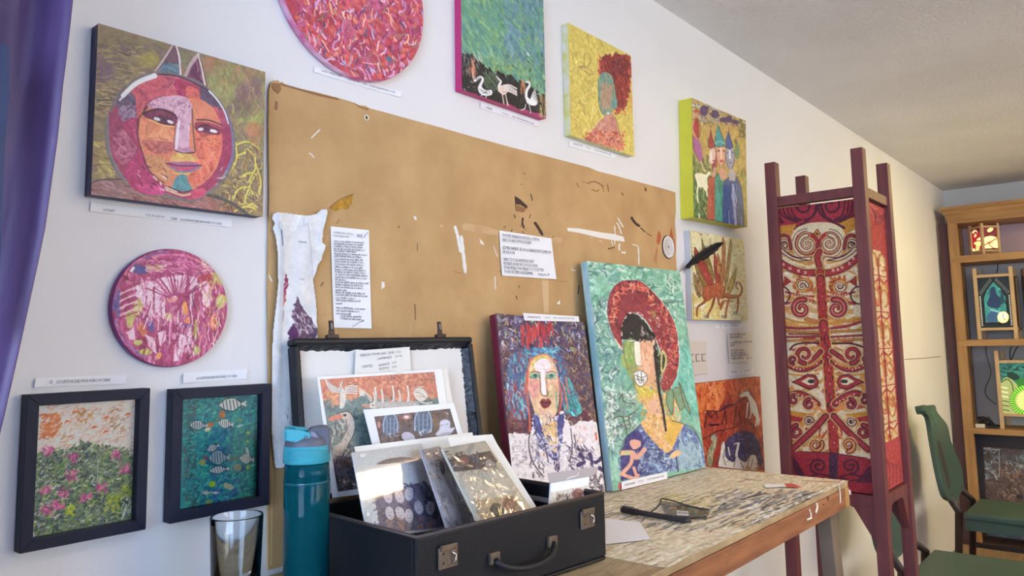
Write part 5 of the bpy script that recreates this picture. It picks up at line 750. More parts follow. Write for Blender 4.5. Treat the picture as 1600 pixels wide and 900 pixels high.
    ln('paper_remnant', [(710, 353), (714, 366), (717, 382), (720, 395)], 5, WT, .0012); ln('paper_remnant', [(720, 368), (722, 384), (724, 402), (727, 427)], 5.5, WT, .0014); ln('paper_remnant', [(771, 384), (777, 401)], 2.4, WT); ln('paper_remnant', [(773, 432), (774, 452)], 2.6, WT)
    strip('tape_strip', [(722, 351), (728, 349), (752, 352), (779, 360), (779, 368), (748, 364), (722, 358)], TP, .0004, 'old brown tape'); strip('tape_strip', [(860, 370), (878, 371), (878, 380), (862, 379)], TP, .0004); strip('tape_strip', [(846, 438), (857, 439), (857, 489), (850, 489)], mat('clear tape', (206, 174, 132), .3), .0004)
    strip('white_smear', [(886, 356), (905, 357), (938, 363), (960, 366), (974, 370), (976, 377.5), (962, 376), (938, 372), (905, 364), (887, 361)], WT, .0005, 'streak of white paint'); strip('paper_chip', [(749, 373), (754, 378), (757, 383), (751, 381)], WT); strip('paper_chip', [(646, 337), (650, 339), (651, 344), (647, 343)], WT); strip('paper_chip', [(596, 440), (600, 441), (601, 448), (596, 452)], WT); strip('paper_chip', [(870, 474), (875, 469), (874, 476)], WT); strip('paper_chip', [(685, 350), (692, 353), (690, 356)], LB)
    for p, w in ((((963, 348), (966, 352), (971, 366)), 2), (((965, 340), (971, 351), (974, 355)), 2), (((960, 352), (961, 366), (960, 382)), 1.6), (((955, 373), (957, 384)), 2.4), (((968, 380), (967, 388), (969, 391)), 2.2), (((971, 393), (975, 396), (977, 393)), 2.4), (((988, 382), (997, 384)), 2.6), (((997, 384), (998, 402), (998, 414)), 2), (((936, 376), (940, 378)), 2), (((923, 371), (925, 372)), 2), (((892, 421), (899, 423)), 2.4), (((420, 430), (425, 440)), 4)): ln('paper_remnant', p, w, WT)
    RO = mat('rust red paint smear', (186, 96, 58), .75, var=.2, vscale=80)
    strip('red_smear', [(1030, 360), (1033, 368), (1032, 376), (1029, 384), (1026, 378), (1027, 366)], RO, .0004); strip('red_smear', [(1049, 355), (1051.5, 370), (1055, 384), (1056, 396), (1053, 384), (1050, 374), (1046, 368)], RO, .0004, 'rust red paint smear'); strip('red_smear', [(1026, 385), (1028, 390), (1025, 412), (1022, 405)], mat('faint rust smear', (186, 126, 84), .8), .0003)
    # eyelets
    for (x, y), nm in (((572.5, 184), 'eyelet'), ((1008.5, 296), 'eyelet')):
        P0 = pl.at(x, y); e = MB().lathe(P0, [(.0028, 0), (.0062, 0), (.006, .0012), (.0045, .0018), (.003, .001)], 20, (0, -1, 0), (1, 0, 0), True).build(nm, mat('eyelet metal', (222, 214, 190), .35, .6) if x < 600 else TN, r)
        MB().lathe(P0, [(.0001, .0002), (.003, .0002)], 14, (0, -1, 0)).build('eyelet_hole', DK, e)
    lb = MB(); yy = pl
    lb.prism([(.70, -.0062, 1.012), (.70, -.0062, 1.16), (.703, -.0062, 1.16), (.703, -.0062, 1.012)], (0, .001, 0)).build('torn_edge', LB, r)
cardboard()
def torn_sheet():
    pl = wallp(-.0085); q = [(423, 328), (512, 328), (512, 735), (423, 735)]
    r = thing('torn_white_paper', 'torn white paper strip with a purple patch hanging down the left of the cardboard', 'paper', pl.at(430, 731))
    c = Canvas(pl, q, 1.0, (228, 229, 232), (222, 223, 226), maxn=420).z(415, 320, 4.09)
    c.dabs((30, 50, 400, 1700), 160, [(226, 227, 230), (214, 217, 226), (230, 228, 224)], (40, 120), (20, 50), (1.1, 2), (.3, .6), .3)
    c.poly([(60, 70), (80, 300), (75, 520), (55, 900), (90, 900), (120, 560), (110, 300), (100, 130)], (206, 214, 228), .8); c.line([(88, 165), (94, 210), (98, 260)], 10, (96, 120, 140)); c.line([(82, 110), (70, 130), (84, 160)], 5, (170, 174, 184)); c.line([(210, 236), (235, 240), (252, 242)], 6, (120, 122, 130)); c.line([(240, 80), (238, 135), (268, 150), (300, 480)], 4, (176, 182, 196)); c.line([(100, 140), (255, 140)], 3, (196, 200, 208))
    c.poly([(125, 440), (135, 450), (142, 500), (130, 560), (125, 620), (108, 640), (104, 600), (110, 540), (118, 480)], (150, 40, 96), jag=1); c.line([(108, 640), (116, 600), (122, 560)], 8, (220, 110, 90)); c.line([(100, 540), (120, 520), (134, 500)], 5, (230, 214, 222)); c.line([(110, 680), (104, 740)], 7, (170, 150, 150))
    c.poly([(198, 585), (215, 640), (250, 690), (322, 795), (325, 830), (300, 850), (150, 870), (135, 820), (170, 760), (165, 700), (180, 640)], (104, 72, 100), jag=1.5); c.clip([(198, 585), (215, 640), (250, 690), (322, 795), (325, 830), (300, 850), (150, 870), (135, 820), (170, 760), (165, 700), (180, 640)]); c.dabs((130, 580, 330, 870), 160, [(120, 84, 112), (84, 56, 84), (150, 116, 140), (92, 60, 90)], (12, 34), (4, 10)); c.dabs((165, 690, 300, 840), 110, [(200, 184, 196), (226, 216, 222), (110, 76, 104)], (10, 28), (4, 8), (.2, 2)); c.poly([(135, 820), (170, 762), (195, 800), (200, 850), (165, 865)], (92, 40, 92)); c.clip(); c.line([(200, 640), (250, 690), (322, 792)], 5, (96, 66, 90)); c.line([(195, 590), (205, 615)], 7, (70, 50, 60)); c.ell(225, 475, 18, 8, (196, 196, 196), .2)
    c.dabs((120, 1300, 180, 1600), 20, [(110, 60, 90), (180, 170, 180), (140, 120, 140)], (10, 30), (4, 8), (1.3, 1.8)); c.line([(150, 1000), (152, 1250), (150, 1600)], 8, (180, 188, 200)); c.noise(9, 3, 1)
    keep = [(45, 60), (60, 52), (150, 58), (240, 70), (275, 72), (320, 60), (345, 35), (372, 32), (380, 50), (368, 110), (355, 160), (350, 240), (372, 262), (350, 330), (352, 350), (330, 380), (318, 430), (298, 480), (305, 520), (315, 600), (322, 700), (324, 800), (330, 900), (340, 1100), (350, 1660), (55, 1680), (30, 1400), (28, 1100), (40, 800), (60, 600), (70, 500), (66, 300), (55, 200), (40, 150), (52, 120), (38, 90)]
    o = c.build('paper', paintmat('matt torn paper', .8, bump=.3, bscale=160), r, off=0, relief=.0004, keep=keep, curl=lambda a, b: .001+.006*np.exp(-((a-.93)/.12)**2)*np.clip(1-b*2.2, 0, 1)+.0025*np.sin(a*7+b*3)**2+.003*np.exp(-((a-.1)/.1)**2))
    m = o.modifiers.new('thick', 'SOLIDIFY'); m.thickness = .0004
torn_sheet()

# ================================================================== papers pinned on the board and wall
def page(name, label, q, texts, pl, m=PAPER, blocks=None, curl=.002):
    P = [pl.at(*p) for p in q]; r = thing(name, label, 'paper', P[3]); n = 8; v = []; f = []
    for j in range(n+1):
        for i in range(n+1):
            s, t = i/n, j/n; p = (P[0]*(1-s)+P[1]*s)*(1-t)+(P[3]*(1-s)+P[2]*s)*t; v.append(p+pl.N*curl*((2*s-1)**4*.5+t**4*.5)); v.append(v[-1]-pl.N*.0003)
    k = lambda i, j, b: 2*(j*(n+1)+i)+b
    for j in range(n):
        for i in range(n): f += [(k(i, j, 0), k(i, j+1, 0), k(i+1, j+1, 0), k(i+1, j, 0)), (k(i, j, 1), k(i+1, j, 1), k(i+1, j+1, 1), k(i, j+1, 1))]
    for i in range(n): f += [(k(i, 0, 0), k(i+1, 0, 0), k(i+1, 0, 1), k(i, 0, 1)), (k(i, n, 0), k(i, n, 1), k(i+1, n, 1), k(i+1, n, 0)), (k(0, i, 0), k(0, i, 1), k(0, i+1, 1), k(0, i+1, 0)), (k(n, i, 0), k(n, i+1, 0), k(n, i+1, 1), k(n, i, 1))]
    MB().add(v, f).build('paper', m, r)
    for s, a, b, h in texts: text_mesh(s, pl, a, b, h, INK, r, n=curl+.0003)
    if blocks:   # print too small to read: word-shaped runs of type
        mb = MB(); rr = random.Random(5)
        for a, b, h in blocks:
            A, B = pl.at(*a)+pl.N*(curl+.0004), pl.at(*b)+pl.N*(curl+.0004); L = np.linalg.norm(B-A); d = (B-A)/L; w = np.cross(pl.N, d); x = 0
            while x < L:
                k2 = rr.choice((1, 1, 2, 3, 4, 5, 6))
                for _ in range(k2):
                    lw = h*rr.uniform(.5, .8); hh = h*rr.choice((.7, .7, .75, 1.05))
                    if x+lw > L: break
                    p = A+d*x; mb.add([p, p+d*lw*.8, p+d*lw*.8+w*hh, p+w*hh], [(0, 1, 2, 3)]); x += lw
                x += h*.6
        o = mb.build('lettering', mat('grey small print', (150, 150, 158), .8), r); o['kind'] = 'stuff'
    return r
lp = wallp(-.0075)
bl = []
ends = [(327, 203), (312, 222), (305, 241), (322, 263), (252, 275), (342, 301), (302, 318), (308, 340), (316, 360), (320, 380), (310, 402), (330, 423), (326, 442), (344, 463), (335, 484), (180, 496), (356, 522), (316, 541), (308, 560), (180, 577), (326, 602), (348, 622), (246, 640), (290, 661), (150, 680), None, (322, 722), (280, 742), (214, 762), (305, 784), (300, 803)]
for i, e in enumerate(ends):
    if e is None: continue
    y = 195+i*20.2 if i < 25 else 722+(i-26)*20.3; x = 78+i*.6 if i < 29 else 130; y0 = y-(5 if i < 25 else 0); y1 = e[1]; s0 = y1-(e[0]-x)*.05
    bl.append(((505+x/5, 340+(s0)/5), (505+e[0]/5, 340+y1/5), .0034))
page('typed_letter', 'narrow white typed letter pinned on the cardboard above the open case', [(516, 353.6), (576, 359.6), (579.6, 513.4), (521, 512)], [('CONTRAT DE LOCATION', (520, 364.5), (550, 367.5), .0034), ("D'OEUVRES D'ART", (520.2, 369.5), (545, 371.8), .003)], lp, blocks=bl)
def scrib(pl, pts, w, parent, name='pen_stroke', m=None, n=.0026):
    P = [pl.at(*p)+pl.N*n for p in cat(pts, False, 4)]; MB().tube(P, w, 5).build(name, m or mat('pen ink', (70, 74, 84), .6), parent)
lt = bpy.data.objects['typed_letter']
for p in (((557, 371), (558, 366.5), (560, 371)), ((561, 367), (561.5, 370), (564, 369)), ((563.5, 366), (564, 373)), ((567, 372), (570, 367), (573, 363)), ((549, 511), (558, 505), (567, 500.5)), ((564, 499.5), (567, 502), (565, 502))): scrib(lp, p, .0004, lt)
page('rental_notice', 'white notice about renting the pictures pinned at the middle of the cardboard', [(779.6, 360), (861, 372.4), (868.4, 436.4), (783.4, 430.6)],
     [('TOUS MES TABLEAUX SONT EN LOCATION', (783.2, 370), (841, 377), .0072), ("AVEC OU SANS OPTION D'ACHAT", (783.6, 377), (829.4, 382.2), .0072), ('LES PRIX VARIENT SELON LA GRANDEUR ET LE MEDIUM', (784, 389), (859.4, 397), .0072), ('DE 20$ A 50$', (784.4, 395.6), (803, 397.6), .0072),
      ("AINSI, TOUS LES AMATEURS D'ART", (785.4, 407.4), (833, 411.2), .0072), ('PEUVENT AVOIR UN COUP DE COEUR', (786, 414), (838.6, 418), .0072), ("ET PROFITER D'UN TABLEAU OU SCULPTURE", (786.4, 420.6), (848, 424.4), .0072), ('POUR UN TEMPS INDETERMINE...', (787.4, 427), (833.4, 429.8), .0072)], lp, PAPER, curl=.0022)
nt_ = bpy.data.objects['rental_notice']
scrib(lp, [(839, 430), (841, 427), (843, 431), (845, 427.5), (847, 431), (850, 428), (853, 431), (856, 427.5), (857, 431)], .0005, nt_)
page('typed_note', 'small typed note on the wall between the beast and goat paintings', [(1135.5, 521.5), (1173.5, 519), (1174, 564), (1138, 567)], [], wallp(-.002), mat('note paper', (232, 224, 208), .8), [((1120+a/10, 505+b/10), (1120+c/10, 505+d/10), .0075) for a, b, c, d in ((180, 190, 435, 182), (180, 237, 380, 225), (180, 318, 535, 300), (180, 360, 262, 355), (190, 446, 405, 430), (192, 485, 430, 468), (200, 525, 475, 502), (205, 570, 405, 552), (440, 562, 520, 548))], curl=.006)

# round badge hung at the right of the cardboard
P0 = np.array([2.024, -.007, 1.628]); bd = thing('round_badge', 'small round white medallion at the right edge of the cardboard', 'medallion', (2.024, -.006, 1.594))
MB().lathe(P0, [(.0001, .002), (.027, .002), (.028, .0045), (.032, .0045), (.0335, .003), (.0335, 0)], 40, (0, -1, 0)).build('disc', mat('chalky plaster', (226, 220, 216), .7, bump=.3, bscale=200, var=.08, vscale=60), bd, bevel=0)
MB().lathe(P0, [(.0335, 0), (.0335, .003), (.0355, .0015), (.0355, 0)], 40, (0, -1, 0)).build('dark_rim', mat('dark brown rim', (90, 66, 56), .6), bd)
GE = mat('grey emboss', (150, 138, 132), .7)
for rd in (.006, .013, .0205): MB().lathe(P0, [(rd, -.0018), (rd+.0008, -.0028), (rd+.0016, -.0018)], 36, (0, 1, 0), (1, 0, 0)).build('embossed_ring', GE, bd)
MB().lathe(P0, [(.0001, -.0032), (.003, -.003), (.004, -.0018)], 16, (0, 1, 0), (1, 0, 0)).build('boss', GE, bd)
# black feather stuck in front of the beast painting
def feather():
    a = onY(1059, 426, -.012); b = onY(1131.5, 379, -.05); r = thing('black_feather', 'black feather stuck across the corner of the winged beast painting', 'feather', a)
    d = unit(b-a); L = np.linalg.norm(b-a); pl = Plane(a, d, (0, 0, 1))
    MB().tube([a+d*L*t+pl.V*.004*math.sin(t*3) for t in np.linspace(0, 1, 12)], np.linspace(.0014, .0005, 12), 6).build('quill', mat('pale quill', (150, 130, 110), .5), r)
    up = [(.2, .002), (.3, .008), (.45, .012), (.62, .014), (.8, .014), (.93, .011), (1.0, .002)]; dn = [(.2, -.004), (.27, -.014), (.33, -.008), (.42, -.014), (.5, -.012), (.6, -.017), (.72, -.015), (.86, -.012), (.97, -.004), (1., -.001)]
    FM = mat('black feather barbs', (24, 22, 24), .55, bump=.6, bscale=400, stretch=(1, 1, 6)); mid = lambda t: pl.P(t*L, .004*math.sin(t*3))
    for nm, e in (('vane', up), ('vane', dn)):
        ts = np.linspace(.16, 1, 22); hs = np.interp(ts, [x for x, _ in e], [y for _, y in e]); hs = hs*(1+.12*np.sin(ts*60)); v = []; f = []
        for t, h in zip(ts, hs): v += [mid(t)+pl.N*.0008, mid(t)+pl.V*h*.55-pl.U*.004+pl.N*.002, mid(t)+pl.V*h-pl.U*.012+pl.N*.0005]
        for i in range(len(ts)-1):
            for k in (0, 1): f.append((3*i+k, 3*i+3+k, 3*i+4+k, 3*i+1+k))
        o = MB().add(v, f, True).build(nm, FM, r); m = o.modifiers.new('t', 'SOLIDIFY'); m.thickness = .0006
    for k in range(4): q = mid(.12+.03*k); MB().tube([q, q-pl.V*(.018-.003*k)-pl.U*.008+pl.N*.002], [.0014, .0003], 5).build('loose_barb', FM, r)
feather()
# light switch plate
def switches():
    pl = wallp(-.006); r = thing('light_switch', 'white triple light switch plate beside the red hat painting', 'light switch', pl.at(1090, 586)); WP_ = mat('white switch plastic', (228, 220, 206), .35)
    q = [(1073, 533.5), (1103.5, 532), (1106.5, 583.5), (1077, 587.5)]; uv = [pl.uv(pl.at(*p)) for p in q]; u1 = uv[2][0]; v0 = (uv[2][1]+uv[3][1])/2; v1 = (uv[0][1]+uv[1][1])/2; u0 = uv[0][0]-.04
    MB().pbox(pl, u0, u1, v0, v1, -.006, 0).build('cover_plate', WP_, r, bevel=.002)
    n = 4; st = (u1-u0-.02)/n
    for i in range(n):
        a = u0+.01+i*st; MB().pbox(pl, a+.007, a+st-.007, v0+.04, v1-.04, -.001, .0015).build('rocker_frame', mat('switch gap', (150, 140, 128), .5), r)
        p2 = Plane(pl.P(a+.009, v0+.043, .0016), pl.U, pl.V+pl.N*(.06 if i % 2 else -.06)); MB().pbox(p2, 0, st-.018, 0, v1-v0-.086, -.003, .003).build('rocker', WP_, r, bevel=.001)
switches()
# ================================================================== work bench
def bench():
    x0, x1, yf = .30, 2.005, -.488; r = thing('workbench', 'paint-spattered wooden workbench against the wall', 'table', (1.2, -.25, 0))
    WD = mat('stained pine edge', (166, 110, 72), .6, bump=.3, bscale=60, col2=(126, 78, 50), vscale=7, stretch=(1, 6, 6)); WL = mat('light pine end', (196, 160, 104), .6, bump=.3, bscale=60, col2=(172, 128, 74), vscale=12); GR = mat('dull worn wood', (120, 104, 88), .7, var=.3, vscale=9)
    MB().box(x0, x1-.002, yf+.002, -.012, TZ-.014, TZ-.0012).build('top_board', mat('paint stained board', (186, 164, 124), .6, bump=.4, bscale=70, col2=(150, 124, 90), vscale=10, stretch=(1, 4, 1)), r, bevel=.002)
    MB().box(x0, x1-.031, yf, yf+.022, TZ-.06, TZ-.0145).build('front_rail', WD, r, bevel=.002); MB().box(x1-.030, x1, yf, -.012, TZ-.06, TZ-.0145).build('end_rail', WL, r, bevel=.003); MB().box(x0, x1-.031, -.034, -.012, TZ-.06, TZ-.0145).build('back_rail', WD, r)
    c = Canvas(Plane((0, 0, TZ-.001), (1, 0, 0), (0, 1, 0)), [pr((x, y, TZ)) for x, y in ((1.085, -.013), (x1, -.013), (x1, yf), (1.085, yf))], 1.25, (206, 198, 184), (200, 180, 140), maxn=420)
    c.z(0, 0, 1); A = (-.16, .22); c.dabs((900, 700, 1360, 930), 1100, [(202, 182, 142), (190, 166, 126), (212, 196, 158), (180, 154, 114), (206, 186, 150)], (8, 34), (2, 5), A, (.4, .9), .6); c.dabs((900, 725, 1340, 930), 230, [(130, 96, 64), (110, 84, 66), (214, 202, 176), (220, 210, 190), (150, 110, 74)], (5, 22), (1, 2.4), A, (.5, .95), .8)
    c.dabs((1120, 768, 1300, 806), 190, [(84, 80, 80), (110, 106, 104), (60, 56, 58), (196, 192, 180), (140, 136, 130)], (8, 30), (2, 5), (-.2, .3), (.5, 1), .8); c.dabs((1020, 775, 1120, 800), 50, [(160, 150, 60), (180, 160, 70), (206, 196, 150), (110, 90, 60)], (10, 30), (2, 4), A); c.dabs((940, 790, 1200, 830), 160, [(120, 110, 90), (214, 206, 186), (90, 84, 80), (190, 160, 110)], (8, 28), (2, 4), A); c.dabs((1180, 790, 1280, 815), 60, [(226, 218, 196), (100, 96, 90)], (8, 24), (2, 4), (-.5, 0)); c.line([(1255, 751), (1275, 752), (1296, 753), (1310, 753)], 4, (150, 94, 54)); c.line([(1020, 756), (1055, 752)], 2.4, (150, 100, 70)); c.line([(960, 770), (1000, 766), (1040, 760)], 1.6, (180, 96, 70)); c.line([(1165, 749), (1190, 751)], 2.4, (110, 84, 60))
    for p in (((950, 782), (990, 785)), ((975, 770), (1010, 772)), ((1100, 770), (1150, 772)), ((1060, 815), (1100, 808)), ((1215, 772), (1190, 790))): c.line(p, 2, (110, 76, 50))
    for k in range(40): t = k/40; P = onZ(1326, 751, TZ)*(1-t)+onZ(1185, 817, TZ)*t; q = pr(P); c.line([(q[0]-6, q[1]-1+rng.normal(0, 1)), (q[0]-14, q[1]+3)], 2.4, [(236, 228, 206), (150, 120, 84), (214, 200, 170)][k % 3])
    c.noise(4, 12, 3); c.build('painted_top', paintmat('dried paint film', .55, bump=.5, bscale=260), r, off=.0003, relief=.0009)
    WH = mat('white paint drip', (232, 226, 212), .5); pf = wallp(yf-.0004)
    for p, w in ((((1309.5, 757), (1312.5, 770), (1313, 786)), .0016), (((1264.5, 796), (1267, 803), (1266, 812)), .0018), (((1276, 786), (1276.5, 793), (1274.5, 801)), .0026), (((1261, 812), (1268, 809)), .002), (((1327, 766), (1328, 772)), .003)): MB().tube([pf.at(*a) for a in cat(p, False, 4)], w, 6).build('paint_drip', WH, r)
    for p in (((1294, 776), (1293, 782)), ((1286.5, 788), (1286.8, 789))): MB().tube([pf.at(*a) for a in p], .0018, 6).build('knot', mat('dark knot', (84, 48, 34), .7), r)
    for x, y, dx, dy in ((x1-.05, yf+.045, .05, -.03), (x1-.05, -.05, .05, .0), (x0+.06, yf+.045, -.04, -.03), (x0+.06, -.05, -.04, 0)):
        MB().bar((x+dx*1.2, y+dy, .0), (x, y, TZ-.015), .05, .034, (0, 1, 0)).build('leg', GR, r, bevel=.002)
    MB().box(x0+.03, x1-.03, -.27, -.23, .18, .24).build('stretcher', GR, r)
bench()
# ------------------------------------------------------------------ things lying on the bench
tp = Plane((0, 0, TZ+.0006), (1, 0, 0), (0, 1, 0)); BK = mat('black plastic', (30, 30, 34), .35)
a, b = onZ(970, 796, TZ+.008), onZ(1080, 815, TZ+.006); d = unit(b-a); L = np.linalg.norm(b-a); r = thing('marker_pen', 'black marker pen lying on the bench', 'pen', (a+b)/2-np.array([0, 0, .007]))
MB().tube([a+d*t*L for t in (0, .02, .04, .25, .262)], [.003, .0062, .0068, .0068, .0062], 14).build('cap', BK, r); MB().tube([a+d*t*L for t in (.26, .3, .9, .94, 1)], [.0058, .0056, .0056, .0044, .002], 14).build('barrel', mat('dark grey plastic', (44, 42, 46), .4), r); MB().bar(a+d*.02*L+np.array([0, 0, .0075]), a+d*.2*L+np.array([0, 0, .0085]), .0022, .0012).build('clip', BK, r)
def pouch():
    q = [(1032, 783), (1088, 793), (1110, 800), (1104, 812), (1046, 808), (1036, 796)]; P = [tp.at(*p) for p in q]; r = thing('plastic_sleeve', 'crumpled clear plastic sleeve with a barcode sticker on the bench', 'plastic bag', sum(P)/6)
    cen = sum(P)/6; v = []; f = []; n = 14; rr = random.Random(3)
    for ring in range(6):
        t = 1-ring/6
        for k in range(len(P)*4): s = k/4; i = int(s); e = P[i]*(1-(s-i))+P[(i+1) % 6]*(s-i); v.append(cen+(e-cen)*t+np.array([0, 0, .002+.006*(1-t)*rr.uniform(.2, 1.2)]))
    m = 24; v.append(cen+np.array([0, 0, .007]))
    for ring in range(5):
        for k in range(m): f.append((ring*m+k, ring*m+(k+1) % m, (ring+1)*m+(k+1) % m, (ring+1)*m+k))
    for k in range(m): f.append((5*m+k, 5*m+(k+1) % m, 6*m))
    MB().add(v, f, True).build('film', filmmat('crumpled film', .14, .12, (200, 202, 206), .8, 60), r)
    for p in ([(1033, 782), (1031, 791), (1022, 800), (1006, 811)], [(1033, 782), (1052, 786), (1080, 795), (1109, 800)], [(1044, 809), (1070, 812), (1104, 812)], [(1058, 797), (1064, 793), (1066, 798)]): MB().tube([tp.at(*x)+np.array([0, 0, .0045]) for x in cat(p, False, 5)], [.0009]+[.0016]*(len(p)*5-6)+[.0006], 6).build('dark_seam', mat('dark seam', (50, 46, 42), .5), r)
    s = tp.shift(.0085); g = sheet(s, [(1057, 797.5), (1075, 799), (1076, 805.5), (1058, 804)]).build('barcode_sticker', mat('sticker white', (232, 230, 224), .6), r); mb = MB(); 
    for k in range(9): x = 1059+k*1.8; P2 = [s.at(*p)+s.N*.0005 for p in ((x, 799+k*.13), (x+.8, 799.1+k*.13), (x+.9, 803+k*.15), (x+.1, 803+k*.15))]; mb.add(P2, [(0, 3, 2, 1)])
    o = mb.build('bar_lines', INK, g); o['kind'] = 'stuff'
pouch()
r = thing('paper_slip', 'small white and red paper slip near the right end of the bench', 'paper', onZ(1220, 759, TZ)); sheet(tp.shift(.002), [(1192, 756.4), (1225, 755.8), (1229, 760), (1197, 761.5)], .0004).build('paper', PAPER, r); sheet(tp.shift(.0021), [(1225, 755.8), (1239, 755.4), (1251.5, 761), (1229, 760.4)], .0006).build('red_end', mat('red card', (206, 84, 78), .6), r, 'red printed end')
o = sheet(tp.shift(.0014), [(946, 810), (1000, 815.5), (1016, 842), (946, 850)], .0004).build('paper_sheet', PAPER, None); tag(o, 'white paper sheet edge on the bench by the case corner', 'paper')

# ================================================================== open case with prints
aU = np.array([math.sin(math.radians(95)), math.cos(math.radians(95)), 0]); bU = np.array([-aU[1], aU[0], 0])
CFR = np.array([1.075, -.387, 1.105]); HR = CFR+bU*.28; CWD = .387; HL = HR-aU*CWD; ZV = np.array([0, 0, 1.])
def cl(u, k, z): return np.array([*(HL+aU*u-bU*k)[:2], z])      # case frame: along the hinge, towards the room, height
LEA = mat('black leatherette', (26, 27, 32), .42, bump=.16, bscale=420, spec=.3); LEC = mat('crinkled black lining', (34, 37, 44), .32, bump=1.6, bscale=55, spec=.6)
def case():
    r = thing('briefcase', 'open black briefcase standing on the bench, full of art prints', 'case', cl(CWD/2, .14, TZ))
    def cbox(u0, u1, k0, k1, z0, z1, name, m, bev=.003, lab=None): return MB().add([cl(u, k, z) for z in (z0, z1) for u, k in ((u0, k0), (u1, k0), (u1, k1), (u0, k1))], [(0, 3, 2, 1), (4, 5, 6, 7), (0, 1, 5, 4), (1, 2, 6, 5), (2, 3, 7, 6), (3, 0, 4, 7)]).build(name, m, r, lab, bevel=bev)
    t = .008; zr = 1.105
    cbox(0, CWD, 0, .28, TZ, TZ+.006, 'base_floor', LEA); cbox(0, CWD, 0, t, TZ+.006, zr, 'base_wall', LEA); fr = cbox(0, CWD, .28-t, .28, TZ+.006, zr, 'base_wall', LEA); cbox(0, t, t, .28-t, TZ+.006, zr, 'base_wall', LEA); cbox(CWD-t, CWD, t, .28-t, TZ+.006, zr, 'base_wall', LEA)
    RM = mat('worn brown black rim', (70, 58, 54), .5, bump=.4, bscale=120)
    MB().tube([cl(u, k, zr) for u, k in ((.002, .002), (.002, .278), (CWD-.002, .278), (CWD-.002, .002))], .0028, 8).build('rim_piping', RM, r)
    cbox(CWD-t-.003, CWD-t, t, .272, zr-.03, zr-.022, 'inner_ledge', mat('grey ledge', (150, 142, 140), .5), .001, 'pale grey inner ledge')
    cbox(t, CWD-t, t, .272, TZ+.006, TZ+.009, 'lining', mat('plum lining', (66, 36, 60), .9, col2=(110, 40, 76), vscale=14), 0, 'plum cloth lining')
    # latches and handle on the front wall
    MT = mat('tarnished brass', (120, 106, 92), .4, .7, bump=.3, bscale=200); ff = Plane(cl(0, .2805, TZ), aU, ZV)
    for u in (.338, .05):
        P = Plane(ff.P(u, .058), aU, ZV); lt_ = MB().pbox(P, -.0165, .0165, 0, .028, 0, .004).build('latch', MT, r, bevel=.0015)
        MB().pbox(P, -.014, .014, .0235, .031, .002, .0065).build('latch_tongue', MT, lt_, bevel=.001); MB().tube([P.P(.004, .021, .006), P.P(.0085, .017, .0085), P.P(.009, .01, .0085), P.P(.005, .006, .0055)], .0013, 8).build('slide_lever', mat('bright steel', (200, 196, 186), .25, .9), lt_)
        for x, y in ((-.009, .02), (-.009, .008), (.012, .014)): MB().lathe(P.P(x, y, .0042), [(.0001, .0), (.0018, .0)], 10, tuple(P.N)).build('rivet_hole', BK, lt_)
    P = ff; hn = MB().tube([P.P(.5*CWD+.06*math.cos(a_)*1., .052+.0-.0*a_, .0)+P.N*(.004+.018*math.sin(a_))-ZV*.018*math.sin(a_) for a_ in np.linspace(0, PI, 17)], .0048, 10).build('handle', LEA, r)
    for s_ in (-1, 1): MB().pbox(P, .5*CWD+s_*.06-.009, .5*CWD+s_*.06+.009, .046, .062, 0, .006).build('handle_mount', MT, r, bevel=.001)
    # lid: leans back against the cardboard
    lp_ = Plane(cl(0, 0, zr+.002), aU, bU*math.sin(math.radians(8.5))+ZV*math.cos(math.radians(8.5))); LH = .272; w = .012; D = .024
    globals()['LIDP'] = lp_
    TLq = lp_.at(453.5, 531); TRq = lp_.at(732.5, 523.5); hh = (lp_.uv(TLq)[1]+lp_.uv(TRq)[1])/2; print('lid h', lp_.uv(TLq), lp_.uv(TRq), 'front', pr(cl(CWD, .28, zr)), 'back', lp_.P(0, hh, -D))
    LH = hh
    def bx(u0, u1, v0, v1, n0, n1, name, m, bev=.004): return MB().pbox(lp_, u0, u1, v0, v1, n0, n1).build(name, m, r, bevel=bev)
    bx(0, CWD, LH-w, LH, -D, 0, 'lid_wall', LEA); bx(0, CWD, .004, w, -D, 0, 'lid_wall', LEA); bx(0, w, w, LH-w, -D, 0, 'lid_wall', LEA); bx(CWD-w, CWD, w, LH-w, -D, 0, 'lid_wall', LEA); bx(w*.5, CWD-w*.5, w*.5, LH-w*.5, -D, -D+.004, 'lid_back', LEA, 0)
    # crinkled inner border of leatherette
    for (u0, u1, v0, v1) in ((w, CWD-w, LH-w-.010, LH-w), (CWD-w-.012, CWD-w, w, LH-w-.010), (w, w+.004, w, LH-w-.01)):
        v = []; f = []; n = 60; rr = random.Random(int(u0*999))
        for i in range(n+1):
            s = i/n; long_u = (u1-u0) > (v1-v0)
            for kk in range(5):
                t_ = kk/4; u, vv = (u0+(u1-u0)*s, v0+(v1-v0)*t_) if long_u else (u0+(u1-u0)*t_, v0+(v1-v0)*s); e = t_ if long_u or u0 > .1 else 1-t_
                v.append(lp_.P(u, vv, -.016+.012*e+rr.uniform(-.0022, .0022)))
        for i in range(n):
            for kk in range(4): f.append((i*5+kk, i*5+kk+1, i*5+kk+6, i*5+kk+5))
        MB().add(v, f, True).build('crinkled_border', LEC, r)
    ln_ = lp_.shift(-.015); u0, u1, v0, v1 = w+.002, CWD-w-.009, w, LH-w-.006; v = []; f = []; n = 24
    for j in range(n+1):
        for i in range(n+1): s, t_ = i/n, j/n; v.append(ln_.P(u0+(u1-u0)*s+.002*math.sin(t_*9)*(s > .9), v0+(v1-v0)*t_, .0015*math.sin(s*5+t_*2)+.003*math.exp(-((s-.36+.03*t_)/.03)**2)*(t_ > .55)))
